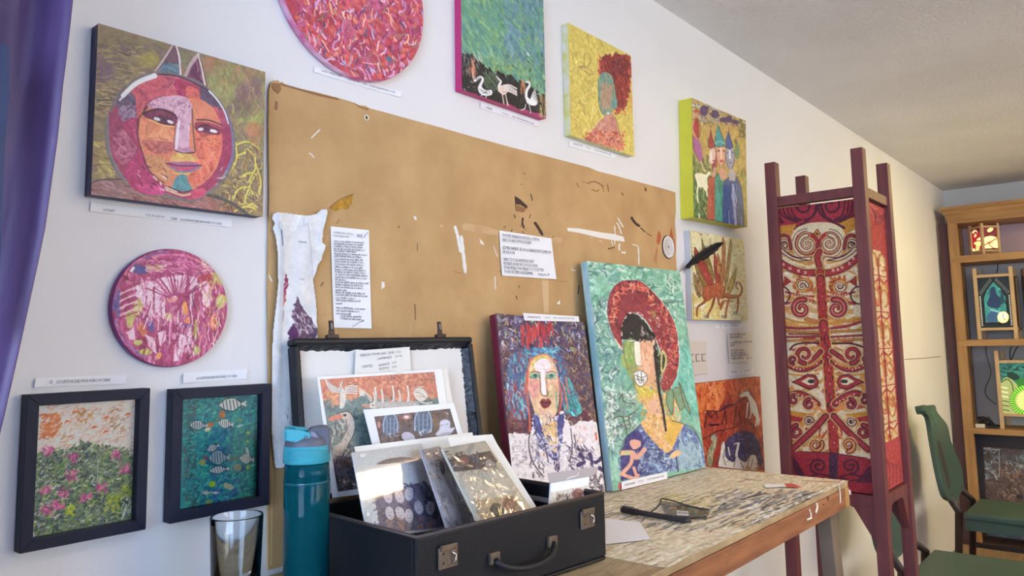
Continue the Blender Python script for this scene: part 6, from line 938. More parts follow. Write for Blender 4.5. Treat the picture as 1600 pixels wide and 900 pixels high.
    for j in range(n):
        for i in range(n): a_ = j*(n+1)+i; f.append((a_, a_+1, a_+n+2, a_+n+1))
    MB().add(v, f, True).build('white_liner', mat('off white liner paper', (226, 222, 216), .7, bump=.15, bscale=30), r, 'off-white paper liner')
    # hasps on top of the lid
    for x in (521, 690.5):
        u, v_ = lp_.uv(lp_.at(x, 525)); P = Plane(lp_.P(u, LH, -.006), aU, lp_.V); hs = MB().pbox(P, -.010, .012, -.001, .006, -.005, .005).build('hasp', mat('dark bronze', (62, 50, 50), .4, .5), r, bevel=.0015)
        P2 = Plane(P.P(0, .004, .001), aU, lp_.V+aU*.14); MB().pbox(P2, -.0055, .0055, 0, .010, -.0015, .0015).build('hasp_neck', MATS['dark bronze'], hs, bevel=.001); MB().pbox(P2, -.0042, .0046, .008, .026, -.002, .002).build('hasp_arm', MATS['dark bronze'], hs, bevel=.0015); MB().pbox(P2, -.001, .0012, .011, .021, .002, .0024).build('hasp_slot', mat('slot glint', (150, 140, 136), .4), hs)
    for u in (.06, CWD-.06): MB().tube([cl(u-.02, -.002, zr-.001), cl(u+.02, -.002, zr-.001)], .003, 10).build('hinge', MT, r)
    return r
case(); LIDP = globals()['LIDP']
def hand(s, a, b, h, pl, parent): text_mesh(s, pl, a, b, h, mat('ball pen', (84, 84, 90), .7), parent, bold=-.006, n=.0006)
nl = LIDP.shift(-.0075)
r = thing('handwritten_price_note', 'handwritten price note taped inside the lid of the open case', 'note', nl.at(600, 578)); sheet(nl, [(556, 548), (640, 542), (642, 585), (554, 585)], .0003).build('paper', mat('note slip', (230, 227, 220), .7), r)
for s, a, b, h in (('REPRODUCTIONS SANS CADRE  15.00', (563.5, 557.5), (626, 551.5), .0046), ('LAMINEES   20.00', (590, 562.5), (628, 557.5), .0042), ('CARTES', (565.5, 575), (582, 573.5), .0046), ('GRANDES   6.00', (591, 573), (619.5, 567.5), .0042), ('PETITES   5.00', (592.5, 578.5), (620, 574), .004)): hand(s, a, b, h, nl, r)
def cpl(px, k, az, deg):
    P0 = cl(0, k, 0); dr_ = ray(*px); t = ((P0-CAMP)@bU)/(dr_@bU); return lean(CAMP+dr_*t, az, deg)
def card(name, label, cat_, pl, q, t, m=None, inner=None, paint=None, base=(200, 200, 200), white=(212, 210, 206), film=None, group=None, res=1.5, layers=1):
    P = [pl.at(*p) for p in q]; r = thing(name, label, cat_, (P[2]+P[3])/2, group); m = m or PAPER
    for k in range(layers): MB().prism([p-pl.N*(k*t*1.4)+(pl.U*.0015*k if k else 0) for p in P], -pl.N*t).build('card' if k == 0 else 'card_behind', m, r)
    if inner:
        c = Canvas(pl, inner, res, white, base); paint(c); c.noise(3, 5, 3); c.build('printed_picture', PRINT, r, off=.0003, relief=0, sat=.8)
    if film is not None:
        g = .0012; v = []; f = []; n = 12
        for j in range(n+1):
            for i in range(n+1): s, u = i/n, j/n; e = (P[0]*(1-s)+P[1]*s)*(1-u)+(P[3]*(1-s)+P[2]*s)*u; v.append(e+pl.N*(g+film[1]*rng.uniform(0, 1)*(0 < i < n)*(0 < j < n)))
        for j in range(n):
            for i in range(n): a_ = j*(n+1)+i; f.append((a_, a_+n+1, a_+n+2, a_+1))
        MB().add(v, f, True).build('clear_sleeve', film[0], r)
    return r
SLV = filmmat('card sleeve', .03, .04); CEL = filmmat('crinkled cellophane', .14, .2, (250, 248, 240), .8, 26)
def p_goose(c):
    c.z(445, 490, 5.625); Og = [(206, 120, 84), (190, 104, 76), (214, 136, 92), (176, 96, 76)]
    c.dabs((300, 480, 1340, 860), 500, Og, (20, 70), (10, 26), (0, 3), (.5, .9)); c.dabs((900, 500, 1330, 620), 60, [(160, 100, 84), (130, 90, 90), (206, 150, 96)], (16, 50), (4, 10)); c.dabs((330, 700, 800, 800), 70, [(220, 150, 90), (214, 140, 84)], (20, 50), (10, 20))
    c.poly([(330, 850), (460, 810), (560, 770), (680, 720), (820, 760), (1000, 790), (1340, 740), (1500, 1700), (330, 1700)], (98, 120, 114), jag=2); c.dabs((330, 760, 1340, 1250), 400, [(100, 124, 118), (84, 104, 104), (120, 136, 120), (76, 92, 100)], (24, 70), (10, 26), (0, 3), (.5, .9)); c.dabs((380, 1250, 1400, 1700), 300, [(62, 56, 70), (76, 66, 76), (50, 46, 60), (90, 84, 96)], (24, 70), (12, 28)); c.dabs((1280, 500, 1340, 620), 10, [(120, 80, 90)], (30, 60), (4, 6))
    G = (206, 192, 172); K = (90, 74, 70)
    c.poly([(520, 575), (505, 640), (535, 700), (530, 780), (510, 830), (480, 825), (475, 760), (480, 680), (490, 620)], G, smooth=True)
    for k in range(4): c.line([(480, 665+k*8), (420, 640+k*14), (360+k*10, 590+k*22)], 15, (212, 200, 184)); c.line([(470, 660+k*8), (410, 636+k*14), (370+k*8, 595+k*20)], 3, K)
    for k in range(4): c.line([(535, 650+k*16), (580, 636+k*20), (630, 640+k*20)], 15, (212, 200, 184)); c.line([(540, 645+k*16), (630, 634+k*20)], 3, K)
    c.line([(520, 575), (500, 640), (480, 700), (478, 820)], 4, K)
    for k in range(5): c.line([(760, 770-k*6), (710, 720-k*6), (660, 720-k*14)], 13, (206, 190, 170)); c.line([(770, 770), (700, 716-k*4)], 2.5, K)
    c.poly([(680, 800), (740, 800), (750, 780), (800, 785), (830, 820), (780, 835), (740, 825), (680, 820)], (206, 190, 168)); c.poly([(675, 805), (745, 800), (745, 822), (680, 822)], (190, 110, 84)); c.ell(775, 805, 8, 7, (60, 60, 60)); c.line([(735, 790), (790, 778), (830, 818)], 4, K)
    for x, y0, y1 in ((800, 650, 820), (858, 670, 820), (955, 640, 800), (1010, 680, 800), (1085, 640, 790), (790, 700, 790)): c.line([(x-8, y0), (x+4, (y0+y1)/2), (x-6, y1)], 15, G, w2=26); c.line([(x+4, y0+6), (x+13, (y0+y1)/2), (x+10, y1)], 3, K); c.ell(x-8, y0, 9, 7, G)
    for x in (830, 900, 960, 1030, 1100, 1140): c.ell(x, 800, 42, 30, (180, 172, 160), .1); c.line([(x-30, 800), (x, 776), (x+32, 800)], 3, K)
    c.poly([(1130, 680), (1150, 650), (1190, 640), (1230, 670), (1260, 720), (1230, 760), (1180, 770), (1140, 730)], G, smooth=True); c.line([(1130, 690), (1160, 650), (1220, 665), (1255, 720)], 4, K); c.line([(1150, 690), (1190, 700), (1230, 730)], 4, K); c.line([(1160, 720), (1250, 740)], 3, K); c.line([(1180, 770), (1240, 790), (1290, 780)], 14, (190, 180, 160))
    # large goose at the left, from the other crop
    c.z(400, 560, 3.334); c.poly([(425, 300), (450, 280), (490, 285), (510, 320), (512, 370), (490, 430), (450, 500), (440, 580), (425, 640), (500, 700), (600, 700), (560, 560), (470, 560), (410, 540), (400, 480), (450, 420), (470, 360), (455, 320)], (190, 174, 156), smooth=True); c.dabs((400, 290, 510, 560), 60, [(200, 186, 168), (176, 160, 144), (150, 136, 126)], (10, 30), (5, 10), (.9, 2.2)); c.poly([(372, 320), (400, 300), (440, 290), (450, 310), (400, 325)], (206, 112, 84), smooth=True); c.ell(462, 296, 10, 7, (90, 60, 50)); c.ell(464, 296, 4, 4, (30, 24, 24)); c.line([(430, 285), (480, 278), (512, 320), (514, 380), (480, 450)], 4, (70, 60, 60)); c.line([(468, 320), (472, 370), (440, 430)], 4, (84, 70, 66)); c.poly([(410, 520), (470, 510), (530, 560), (530, 640), (470, 620), (420, 600)], (98, 92, 110), smooth=True); c.dabs((405, 520, 540, 690), 80, [(84, 78, 96), (110, 106, 120), (60, 50, 60), (50, 40, 50)], (12, 34), (7, 14)); c.line([(410, 560), (430, 640), (520, 670)], 5, (60, 30, 50))
gp = cpl((600, 590), -.008, 93, 12)
gq = [(495.5, 589), (690, 576.5), (716, 752), (520, 778)]
card('art_print', 'goose print in orange and green, largest print inside the case lid', 'print', gp, gq, .0012, None, [(499.5, 593), (678.5, 581), (702, 742), (527.5, 768.5)], p_goose, (196, 110, 80), layers=1)
b2 = gp.shift(-.003); card('art_print', 'white card edges showing behind the right side of the goose print', 'print', b2, [(560, 584), (699, 576.5), (724, 744), (590, 770)], .0012, PAPERY, layers=1)
sheet(gp.shift(.0016), [(619, 578), (628, 577.5), (629, 583), (620, 583.5)], .0004).build('price_sticker', PAPERY, bpy.data.objects['art_print'])
def p_lamps(c):
    c.z(400, 560, 3.334); c.dabs((610, 240, 1070, 470), 260, [(92, 80, 80), (104, 88, 82), (80, 70, 74), (110, 92, 84)], (16, 50), (8, 20)); c.dabs((640, 290, 760, 380), 26, [(140, 90, 84), (120, 80, 76)], (14, 34), (7, 14), (0, 3), (.3, .6)); c.dabs((920, 260, 1000, 400), 26, [(110, 84, 66)], (16, 34), (7, 12))
    for x, y, w, h in ((700, 350, 36, 56), (870, 336, 42, 66)):
        c.ell(x, y, w, h, (84, 96, 116)); c.line([(x-w, y+h*.6), (x-w, y-h*.3), (x-w*.5, y-h), (x+w*.5, y-h), (x+w, y-h*.3), (x+w, y+h*.6)], 7, (136, 164, 190))
        for k in range(-1, 2): c.line([(x+k*w*.55, y-h*.7), (x+k*w*.5, y+h*.8)], 5, (120, 150, 176))
        for k in range(3): c.line([(x-w*.8, y-h*.2+k*26), (x+w*.8, y-h*.25+k*26)], 4, (100, 128, 156))
        c.dabs((x-w, y+h*.4, x+w, y+h), 12, [(200, 206, 210), (90, 110, 130)], (8, 20), (3, 5))
    c.ell(783, 306, 24, 16, (196, 120, 106), 0, .6); c.ell(783, 306, 13, 8, (226, 196, 186)); c.poly([(765, 420), (760, 395), (785, 382), (815, 395), (828, 420), (800, 440)], (176, 170, 186), smooth=True); c.poly([(935, 400), (955, 370), (960, 330), (985, 318), (1010, 330), (1010, 362), (1035, 360), (1020, 385), (990, 400)], (188, 188, 202), smooth=True); c.line([(962, 350), (975, 346)], 3, (90, 90, 100)); c.line([(990, 344), (1000, 342)], 3, (90, 90, 100)); c.line([(965, 395), (1010, 385)], 3, (110, 110, 120)); c.ell(640, 345, 8, 18, (190, 120, 116)); c.line([(990, 280), (1000, 292)], 4, (220, 200, 180))
lpn = cpl((640, 640), .022, 92, 16)
card('art_print', 'print of two blue lanterns on brown in front of the goose print', 'print', lpn, [(568, 640), (709, 629.5), (729, 700), (586, 712)], .0011, None, [(584.5, 651), (703, 638.5), (717, 686), (595, 697)], p_lamps, (92, 80, 80), layers=3)
def p_faces(c):
    c.z(545, 640, 5); c.c[:] = (212, 214, 210); c.poly([(50, 360), (560, 280), (600, 380), (60, 480)], (206, 210, 204)); c.poly([(230, 430), (260, 400), (330, 380), (420, 370), (500, 380), (520, 400)], (116, 106, 110), smooth=True)
    c.poly([(195, 650), (600, 560), (760, 800), (800, 1000), (260, 1000), (230, 850)], (112, 108, 134), jag=1); c.dabs((200, 570, 800, 1000), 260, [(104, 100, 130), (124, 118, 140), (90, 88, 120), (84, 80, 110)], (16, 44), (8, 16)); c.dabs((600, 600, 800, 900), 110, [(48, 50, 96), (60, 64, 110), (40, 40, 80)], (16, 44), (8, 16)); c.dabs((250, 740, 540, 860), 50, [(96, 84, 96), (84, 74, 84)], (16, 40), (8, 14))
    for x, y, a_ in ((305, 680, .3), (395, 680, .35), (470, 660, 0), (585, 610, 0), (690, 690, 0), (320, 810, .25), (400, 810, .4), (470, 830, .1), (545, 765, .25), (635, 770, 0), (740, 780, 0)):
        cc = (206, 200, 204) if x < 560 or y > 760 and x < 650 else (90, 100, 140); c.ell(x, y, 33, 54, cc, -a_); c.line([(x-3, y-22), (x+4, y+6)], 5, (232, 228, 228) if x < 600 else (120, 130, 160)); c.ell(x-9, y-6, 4, 3, (60, 60, 80)); c.ell(x+10, y-8, 4, 3, (60, 60, 80)); c.line([(x-5, y+18), (x+8, y+16)], 4, (120, 80, 90)); c.dabs((x-26, y-48, x+26, y-26), 5, [(150, 140, 150), (220, 216, 220)], (10, 24), (4, 7))
    for x in (320, 400, 560, 640): c.dabs((x-24, 850, x+24, 930), 14, [(190, 150, 120), (196, 130, 90), (150, 120, 130)], (16, 34), (7, 12))
    c.dabs((60, 660, 200, 900), 20, [(200, 204, 200), (186, 190, 188)], (24, 50), (12, 24))
C1 = cpl((600, 760), .105, 96, 27); C0 = C1.shift(-.006)
card('art_print', 'white edged print behind the glossy sleeved prints', 'print', C0, [(553.5, 698), (738, 675.5), (768, 795), (580, 815)], .0016, PAPERY, layers=2)
card('sleeved_print', 'print of many pale faces in a glossy sleeve, lower left of the case', 'print', C1, [(549.5, 707.5), (658, 693), (697, 826), (575, 842)], .0022, mat('grey white card', (222, 223, 222), .5), [(553, 711), (656, 697), (694, 823), (577.5, 838)], p_faces, (196, 198, 196), film=(SLV, 0.0))
for p in (((562, 710), (571, 709), (570, 714), (563, 715)), ((572, 801), (577, 800), (578, 806), (573, 807))): sheet(C1.shift(.0014), p, .0003).build('corner_sticker', PAPERY, bpy.data.objects['sleeved_print'])
def p_pack2(c):
    c.z(680, 660, 5.625); c.c[:] = (226, 221, 206); c.poly([(80, 330), (150, 300), (300, 290), (380, 270), (505, 245), (540, 400), (400, 410), (120, 440)], (104, 86, 84)); c.dabs((100, 260, 540, 430), 90, [(110, 88, 84), (92, 78, 80), (130, 90, 80)], (16, 44), (8, 16)); c.ell(250, 335, 44, 34, (190, 116, 104), 0, .8)
    for x in (330, 370): c.line([(x, 290), (x+6, 350)], 16, (110, 130, 150))
    c.poly([(440, 350), (465, 325), (500, 340), (530, 380), (450, 390)], (196, 186, 186), smooth=True)
    for k in range(46): x = rng.uniform(100, 640); y = rng.uniform(400, 620); c.line([(x, y), (x+rng.uniform(10, 50), y-rng.uniform(-10, 40)), (x+rng.uniform(60, 110), y-rng.uniform(-20, 30))], rng.uniform(3, 7), [(226, 220, 206), (170, 160, 146), (196, 188, 170)][k % 3])
    c.poly([(340, 690), (690, 640), (800, 770), (840, 860), (440, 870)], (206, 186, 150)); c.dabs((350, 690, 520, 860), 40, [(214, 190, 140), (196, 166, 116)], (16, 40), (8, 16)); c.ell(540, 770, 62, 58, (56, 50, 52), .3); c.poly([(500, 720), (560, 715), (610, 770), (600, 800), (560, 800), (545, 830), (510, 800)], (66, 60, 62), smooth=True); c.dabs((500, 740, 560, 800), 12, [(150, 150, 150)], (10, 24), (3, 5)); c.ell(655, 715, 62, 62, (150, 96, 70), .3); c.ell(665, 730, 36, 46, (196, 140, 116), -.4); c.line([(600, 680), (640, 655), (690, 680)], 12, (206, 140, 60)); c.dabs((600, 650, 720, 790), 26, [(96, 66, 56), (214, 130, 80), (190, 150, 130)], (10, 26), (4, 7)); c.ell(655, 722, 5, 4, (40, 30, 30)); c.ell(690, 735, 5, 4, (40, 30, 30)); c.line([(670, 770), (695, 765)], 5, (150, 60, 60)); c.dabs((700, 660, 760, 760), 14, [(176, 170, 150)], (14, 30), (5, 9))
P2p = cpl((800, 780), .215, 97, 38)
card('card_pack', 'white card leaning behind the cellophane pack of prints', 'print', P2p.shift(-.012), [(699, 684), (769, 678.5), (777, 694), (840, 795), (742, 812)], .0016, PAPERY)
card('card_pack', 'crinkled cellophane pack with a small card of two painted heads', 'print pack', P2p, [(690.5, 701), (757.5, 689), (833, 800), (750, 822)], .004, mat('ivory card', (222, 214, 196), .6), [(692, 702), (756, 690.5), (831, 799), (751, 820)], p_pack2, (206, 200, 186), film=(CEL, .004))
P1p = cpl((715, 780), .165, 97, 33)
def p_pack1(c): c.z(680, 660, 5.625); c.dabs((-150, 220, 400, 950), 160, [(186, 176, 186), (150, 140, 160), (206, 196, 200), (120, 110, 130)], (24, 60), (10, 20), (.8, 2)); c.dabs((-150, 250, 80, 500), 60, [(190, 120, 110), (90, 80, 90), (220, 200, 140)], (16, 40), (6, 12)); c.ell(60, 400, 24, 60, (90, 84, 96), -.2)
card('card_pack', 'narrow cellophane-wrapped card pack between the faces print and the two-heads pack', 'print pack', P1p, [(657, 703), (687, 697), (744, 822), (700, 832)], .003, mat('lilac card', (196, 186, 196), .6), [(658, 705), (686, 699), (742, 821), (701, 830)], p_pack1, (186, 176, 186), film=(CEL, .004))
BGp = cpl((890, 770), .238, 98, 18)
def p_bag(c): c.z(790, 700, 7.5); c.dabs((500, 420, 990, 680), 120, [(190, 176, 150), (206, 192, 170), (170, 150, 130)], (20, 50), (10, 20)); c.ell(840, 530, 70, 54, (140, 84, 80), -.3); c.dabs((780, 480, 900, 580), 30, [(176, 100, 90), (110, 70, 60)], (16, 40), (8, 16)); c.dabs((600, 550, 760, 600), 20, [(60, 50, 60), (150, 100, 70)], (20, 40), (8, 14), (1.2, 1.9)); c.poly([(530, 410), (1000, 330), (990, 430), (530, 525)], (222, 224, 230))
r = card('card_pack', 'small cards in a clear hanging bag at the right end of the case', 'print pack', BGp, [(860.7, 755), (921, 744.5), (918, 800), (857, 814)], .0016, PAPER, [(861, 755.5), (920.5, 745), (917.5, 789), (857, 806)], p_bag, (206, 196, 176), layers=3)
MB().prism([BGp.at(*p)+BGp.N*.002 for p in ((854, 740), (931, 729.5), (933, 735), (925, 744), (857, 755.5))], -BGp.N*.0005).build('bag_header', mat('frosted plastic', (176, 166, 164), .25), r)
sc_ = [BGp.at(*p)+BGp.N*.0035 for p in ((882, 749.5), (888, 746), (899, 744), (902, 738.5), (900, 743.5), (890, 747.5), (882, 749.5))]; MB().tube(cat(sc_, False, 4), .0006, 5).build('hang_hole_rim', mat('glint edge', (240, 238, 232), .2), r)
# flat stack of sleeves that fills the bottom of the case
r = thing('sleeve_stack', 'dark stack of flat sleeves lying in the bottom of the open case', 'sleeves', cl(.15, .06, TZ+.01))
for k in range(8):
    z = TZ+.0102+k*.0062; MB().add([cl(u, kk, zz) for zz in (z, z+.0055) for u, kk in ((.014+.002*(k % 3), .012), (.30-.004*(k % 2), .012), (.30, .245-.003*(k % 3)), (.016, .245))], [(0, 3, 2, 1), (4, 5, 6, 7), (0, 1, 5, 4), (1, 2, 6, 5), (2, 3, 7, 6), (3, 0, 4, 7)]).build('sleeve', mat('dark sleeve', (52, 54, 64), .4), r)

# ================================================================== drinking bottle and glass
def bottle():
    C0_ = np.array([.660, -.158, 0]); e1 = np.array([.819, -.574, 0]); e2 = np.array([-.574, -.819, 0]); z0 = TZ
    r = thing('water_bottle', 'teal see-through water bottle with a grey and teal flip lid', 'bottle', (C0_[0], C0_[1], z0))
    TG = glassmat('teal bottle plastic', (28, 150, 168), .05, 1.2, .86); R = .0318
    P = lambda a, b, z: C0_+e1*a+e2*b+ZV*z
    prof = [(.004, z0), (R-.003, z0), (R, z0+.004), (R, 1.158), (R-.0008, 1.160), (R-.0008, 1.1625), (R, 1.165), (R-.001, 1.186), (R-.003, 1.188), (R-.004, 1.186), (R-.003, 1.163), (R-.003, z0+.007), (.004, z0+.006)]
    MB().lathe(C0_, [(a, b) for a, b in prof], 56).build('body', TG, r)
    MB().lathe(C0_, [(R+.0002, 1.1595), (R+.0010, 1.1612), (R+.0002, 1.163)], 56).build('shoulder_ring', mat('dark teal ring', (12, 84, 98), .2), r)
    BD = mat('teal rubber', (62, 164, 180), .45, bump=.15, bscale=200); GY = mat('grey lid plastic', (92, 94, 108), .45)
    o = MB().lathe(C0_, [(R+.0002, 1.188), (R+.0012, 1.189), (R+.0008, 1.204), (R+.0003, 1.212), (R-.004, 1.2125), (R-.004, 1.188)], 56, close=True).build('collar', BD, r, 'teal ribbed collar')
    for k in range(7): MB().tube([P((R+.0012)*math.cos(t), (R+.0012)*math.sin(t), 1.192+k*.0022+.004*math.sin((t-.6)*1.6)) for t in np.linspace(.5, 2.5, 16)], .0004, 4).build('rib', BD, o)
    v = []; f = []; n = 40; lv = [(R-.0005, 1.2115), (R-.0012, 1.218), (R-.005, 1.2235), (R-.012, 1.227), (.0001, 1.228)]
    MB().lathe(C0_, lv, n).build('lid', GY, r)
    # spout cover: raised grey hump on the right, teal flip loop on the left with its pivot
    hump = [(-.002, 1.222), (.000, 1.232), (.006, 1.2365), (.016, 1.238), (.026, 1.2375), (.0305, 1.235), (.0300, 1.227), (.0318, 1.218), (.0318, 1.200), (.018, 1.200), (.012, 1.204), (.010, 1.214)]
    MB().prism([P(a, .016, z) for a, z in hump], -e2*.032).build('spout_cover', GY, r, bevel=.003, seg=3)
    MB().prism([P(a, .0225, z) for a, z in ((-.006, 1.226), (.002, 1.232), (.010, 1.232), (.017, 1.222), (.016, 1.211), (.006, 1.214), (-.004, 1.217))], -e2*.045).build('pivot_block', mat('light grey lid plastic', (128, 134, 154), .4), r, bevel=.002)
    for s in (-1, 1):
        b = .0262*s if s > 0 else -.0262; MB().prism([P(a, b, z) for a, z in ((-.0315, 1.2225), (-.031, 1.2365), (-.024, 1.2375), (-.004, 1.2340), (.003, 1.231), (.0045, 1.225), (.001, 1.219), (-.006, 1.217), (-.024, 1.2205))], -e2*.004*s).build('flip_loop_arm', BD, r, bevel=.0015)
    MB().prism([P(a, .0262, z) for a, z in ((-.0318, 1.222), (-.0318, 1.2368), (-.026, 1.2368), (-.026, 1.222))], -e2*.0524).build('flip_loop_bar', BD, r, bevel=.0018)
    MB().prism([P(a, .010, z) for a, z in ((-.018, 1.233), (-.016, 1.2375), (-.004, 1.2365), (.002, 1.233))], -e2*.020).build('thumb_tab', BD, r, bevel=.001)
    h = MB().lathe(P(-.0015, .0262, 1.2248), [(.0001, .0012), (.0022, .0012), (.0026, .0005), (.0026, -.001)], 20, tuple(e2)).build('pivot_pin', GY, r); MB().lathe(P(-.0015, .0276, 1.2248), [(.0001, 0), (.0009, 0)], 10, tuple(e2)).build('pin_centre', mat('pale blue pin', (150, 190, 206), .4), h)
bottle()
def tumbler():
    c = np.array([.556, -.152, 0]); r = thing('glass_tumbler', 'clear drinking glass on the bench left of the teal bottle', 'glass', (c[0], c[1], TZ)); R = .0335
    G = glassmat('clear glass', (246, 250, 252), .01, 1.45)
    MB().lathe(c, [(.0001, TZ), (R-.006, TZ), (R-.004, TZ+.003), (R, 1.1305), (R-.0004, 1.132), (R-.0018, 1.132), (R-.0022, 1.1305), (R-.006, TZ+.012), (.0001, TZ+.009)], 64).build('glass', G, r)
tumbler()
# ================================================================== batik column in a red wooden frame
def column():
    X0, X1, Y0, Y1 = 2.3605, 2.6700, -.180, -.4767; pw, pd = .036, .0343; r = thing('batik_column_lamp', 'tall square dark-red wooden column with red and gold batik panels', 'lamp', ((X0+X1)/2, (Y0+Y1)/2, 0))
    RW = mat('dark red stained wood', (112, 54, 54), .5, bump=.25, bscale=60, col2=(94, 42, 46), vscale=9, stretch=(5, 5, .6))
    for x in (X0, X1-pw):
        for y in (Y0-pd, Y1): MB().box(x, x+pw, y, y+pd, 0, 1.911).build('post', RW, r, bevel=.0015)
    zt, zb = 1.798, .901
    def rails(a, z0, z1, name='rail'):
        MB().box(X0+.006, X0+.030, Y1+pd, Y0-pd, z0, z1).build(name, RW, r, bevel=.001); MB().box(X1-.030, X1-.006, Y1+pd, Y0-pd, z0, z1).build(name, RW, r, bevel=.001); MB().box(X0+pw, X1-pw, Y1+.006, Y1+.030, z0, z1).build(name, RW, r, bevel=.001); MB().box(X0+pw, X1-pw, Y0-.030, Y0-.006, z0, z1).build(name, RW, r, bevel=.001)
    rails(0, zt-.030, zt); rails(0, zb-.031, zb)
    MB().box(X0+.03, X1-.03, Y1+.03, Y0-.03, zb-.02, zb-.008).build('bottom_shelf', RW, r)
    zl = zb-.031
    def br(P, t): MB().prism(P, t).build('corner_brace', RW, r, bevel=.001)
    for x in (X0+.008, X1-.028):
        for y, s in ((Y1+pd, 1), (Y0-pd, -1)): br([(x, y, zl), (x, y+s*.077, zl), (x, y+s*.056, zl-.008), (x, y+s*.006, zl-.095), (x, y, zl-.108)], (.02, 0, 0))
    for y in (Y1+.008, Y0-.028):
        for x, s in ((X0+pw, 1), (X1-pw, -1)): br([(x, y, zl), (x+s*.077, y, zl), (x+s*.056, y, zl-.008), (x+s*.006, y, zl-.095), (x, y, zl-.108)], (0, .02, 0))
    CLT = paintmat('batik cotton', .8, bump=.4, bscale=500); pA = Plane((X0+.018, 0, 0), (0, -1, 0), (0, 0, 1)); pB = wallp(Y1+.018)
    CR_, GO, RE, DR, OR = (214, 188, 142), (190, 128, 58), (158, 54, 48), (74, 26, 36), (206, 130, 72)
    wh = (232, 222, 204)
    q, bx = recuv(pA, -Y0+pd-.004, -Y1-pd+.004, zb+.003, zt-.036)
    c = Canvas(pA, q, 1.5, wh, (150, 50, 50), maxn=640)
    def gold(k=1): c.z(1200, 300, 4.2875)
    c.z(1200, 300, 4.2875); c.c[:] = CR_
    c.dabs((40, 180, 640, 2100), 700, [(226, 206, 170), (214, 186, 140), (232, 216, 184), (200, 170, 120)], (14, 50), (8, 18), (0, 3), (.3, .8), .3)
    c.dabs((40, 250, 640, 900), 90, [(192, 134, 70), (176, 110, 60), (206, 150, 84)], (50, 120), (16, 34), (-.5, .5), (.7, .95), .3)
    c.z(1210, 500, 3.4625); c.dabs((50, 0, 560, 720), 90, [(192, 134, 70), (176, 110, 60), (206, 140, 76), (160, 64, 50)], (40, 100), (12, 28), (-.6, .6), (.7, .95), .3); c.z(1200, 300, 4.2875)
    def ln(p, w, col, o=True, w2=None):
        if o: c.line(p, w+28, (192, 134, 74), .85); c.line(p, w+19, (226, 206, 164), .5)
        if o: c.line(p, w+13, DR, w2=None if w2 is None else w2+7)
        c.line(p, w, col, w2=w2)
    def sp(cx, cy, R, a0, turns, w, col, r1=.15, sx=1, o=True): ln(spiral(cx, cy, R, R*r1, a0, turns, 26, sx), w, col, o, w2=w*.55)
    # top dark red band with scrolls
    c.poly([(40, 60), (600, 20), (610, 250), (500, 240), (330, 205), (180, 240), (60, 260)], (150, 50, 54)); c.poly([(60, 230), (190, 215), (150, 290), (80, 320)], GO); c.poly([(470, 190), (600, 165), (600, 240), (510, 290)], GO)
    for cx, s in ((245, -1), (420, 1)):
        c.line(spiral(cx, 90, 95, 14, PI/2, 1.6*s, 30), 15, DR)
        for k in range(4): c.line([(cx+s*(95+k*26), 60+k*4), (cx+s*(78+k*26), 150), (cx+s*(20+k*14), 190+k*4)], 11, DR)
    c.line([(330, 60), (300, 160), (180, 250)], 17, DR); c.line([(345, 60), (390, 170), (510, 240)], 17, DR); c.poly([(60, 130), (110, 210), (60, 215)], DR)
    # crown of scrolls
    ln([(200, 420), (160, 340), (190, 260), (260, 225), (330, 215), (420, 220), (490, 260), (510, 340), (470, 420)], 26, CR_, False); c.line([(205, 425), (165, 340), (195, 265), (262, 232), (330, 222), (420, 228), (485, 265), (503, 340), (470, 415)], 40, DR, .0)
    c.line([(196, 410), (176, 340), (205, 278), (270, 245), (330, 238), (410, 243), (470, 278), (486, 340), (460, 405)], 34, (214, 192, 150)); 
    c.ell(262, 345, 82, 78, RE); c.ell(410, 340, 76, 76, RE)
    sp(262, 350, 60, -PI/2, -1.7, 17, CR_, .1); sp(410, 345, 58, -PI/2, 1.7, 17, CR_, .1)
    for cx, R_, s in ((262, 84, -1), (410, 80, 1)): c.line(spiral(cx, 345, R_, R_*.9, -PI/2, .8*s, 24), 5, DR); c.line(spiral(cx, 345, R_+16, R_+12, -PI/2, .75*s, 24), 5, DR)
    c.poly([(330, 248), (352, 280), (328, 308), (306, 278)], GO); c.line([(330, 248), (352, 280), (328, 308), (306, 278), (330, 248)], 5, DR, smooth=False); c.ell(329, 280, 8, 8, DR)
    for x, s in ((110, 1), (555, -1)):
        sp(x, 360, 38, PI if s > 0 else 0, 1.2*s, 15, CR_, .3); c.line(spiral(x, 360, 30, 8, 3.6 if s > 0 else -.4, 1.1*s, 20), 9, (50, 26, 40)); ln([(x-s*30, 380), (x+s*20, 420), (x+s*90, 450), (x+s*170, 445)], 16, CR_); c.line([(x, 395), (x+s*60, 435), (x+s*150, 455)], 7, (60, 26, 40)); c.poly([(x+s*25, 320), (x+s*60, 420), (x+s*30, 400)], GO); ln([(x-s*36, 300), (x, 290), (x+s*30, 310), (x+s*44, 380)], 11, RE)
    # red bands
    ln([(85, 470), (150, 510), (230, 540), (320, 540)], 36, RE); ln([(385, 545), (460, 530), (540, 490), (610, 430)], 36, RE)
    for x, y in ((103, 487), (148, 512), (205, 528), (250, 540), (437, 525), (468, 520), (497, 505), (545, 478), (572, 446)): c.ell(x, y, 9, 10, (226, 180, 150)); c.ell(x, y, 4, 5, RE)
    c.line([(90, 440), (160, 480), (300, 500), (320, 470), (300, 450)], 13, CR_); c.line([(610, 390), (520, 460), (400, 490), (380, 460), (400, 445)], 13, CR_); c.line([(150, 455), (270, 485)], 9, GO); c.line([(400, 480), (480, 460)], 9, GO)
    ln([(345, 400), (330, 440), (345, 500)], 30, RE); c.ell(350, 538, 40, 40, DR); c.ell(350, 538, 35, 35, GO); c.ell(350, 538, 28, 28, DR); c.ell(350, 538, 23, 23, RE)
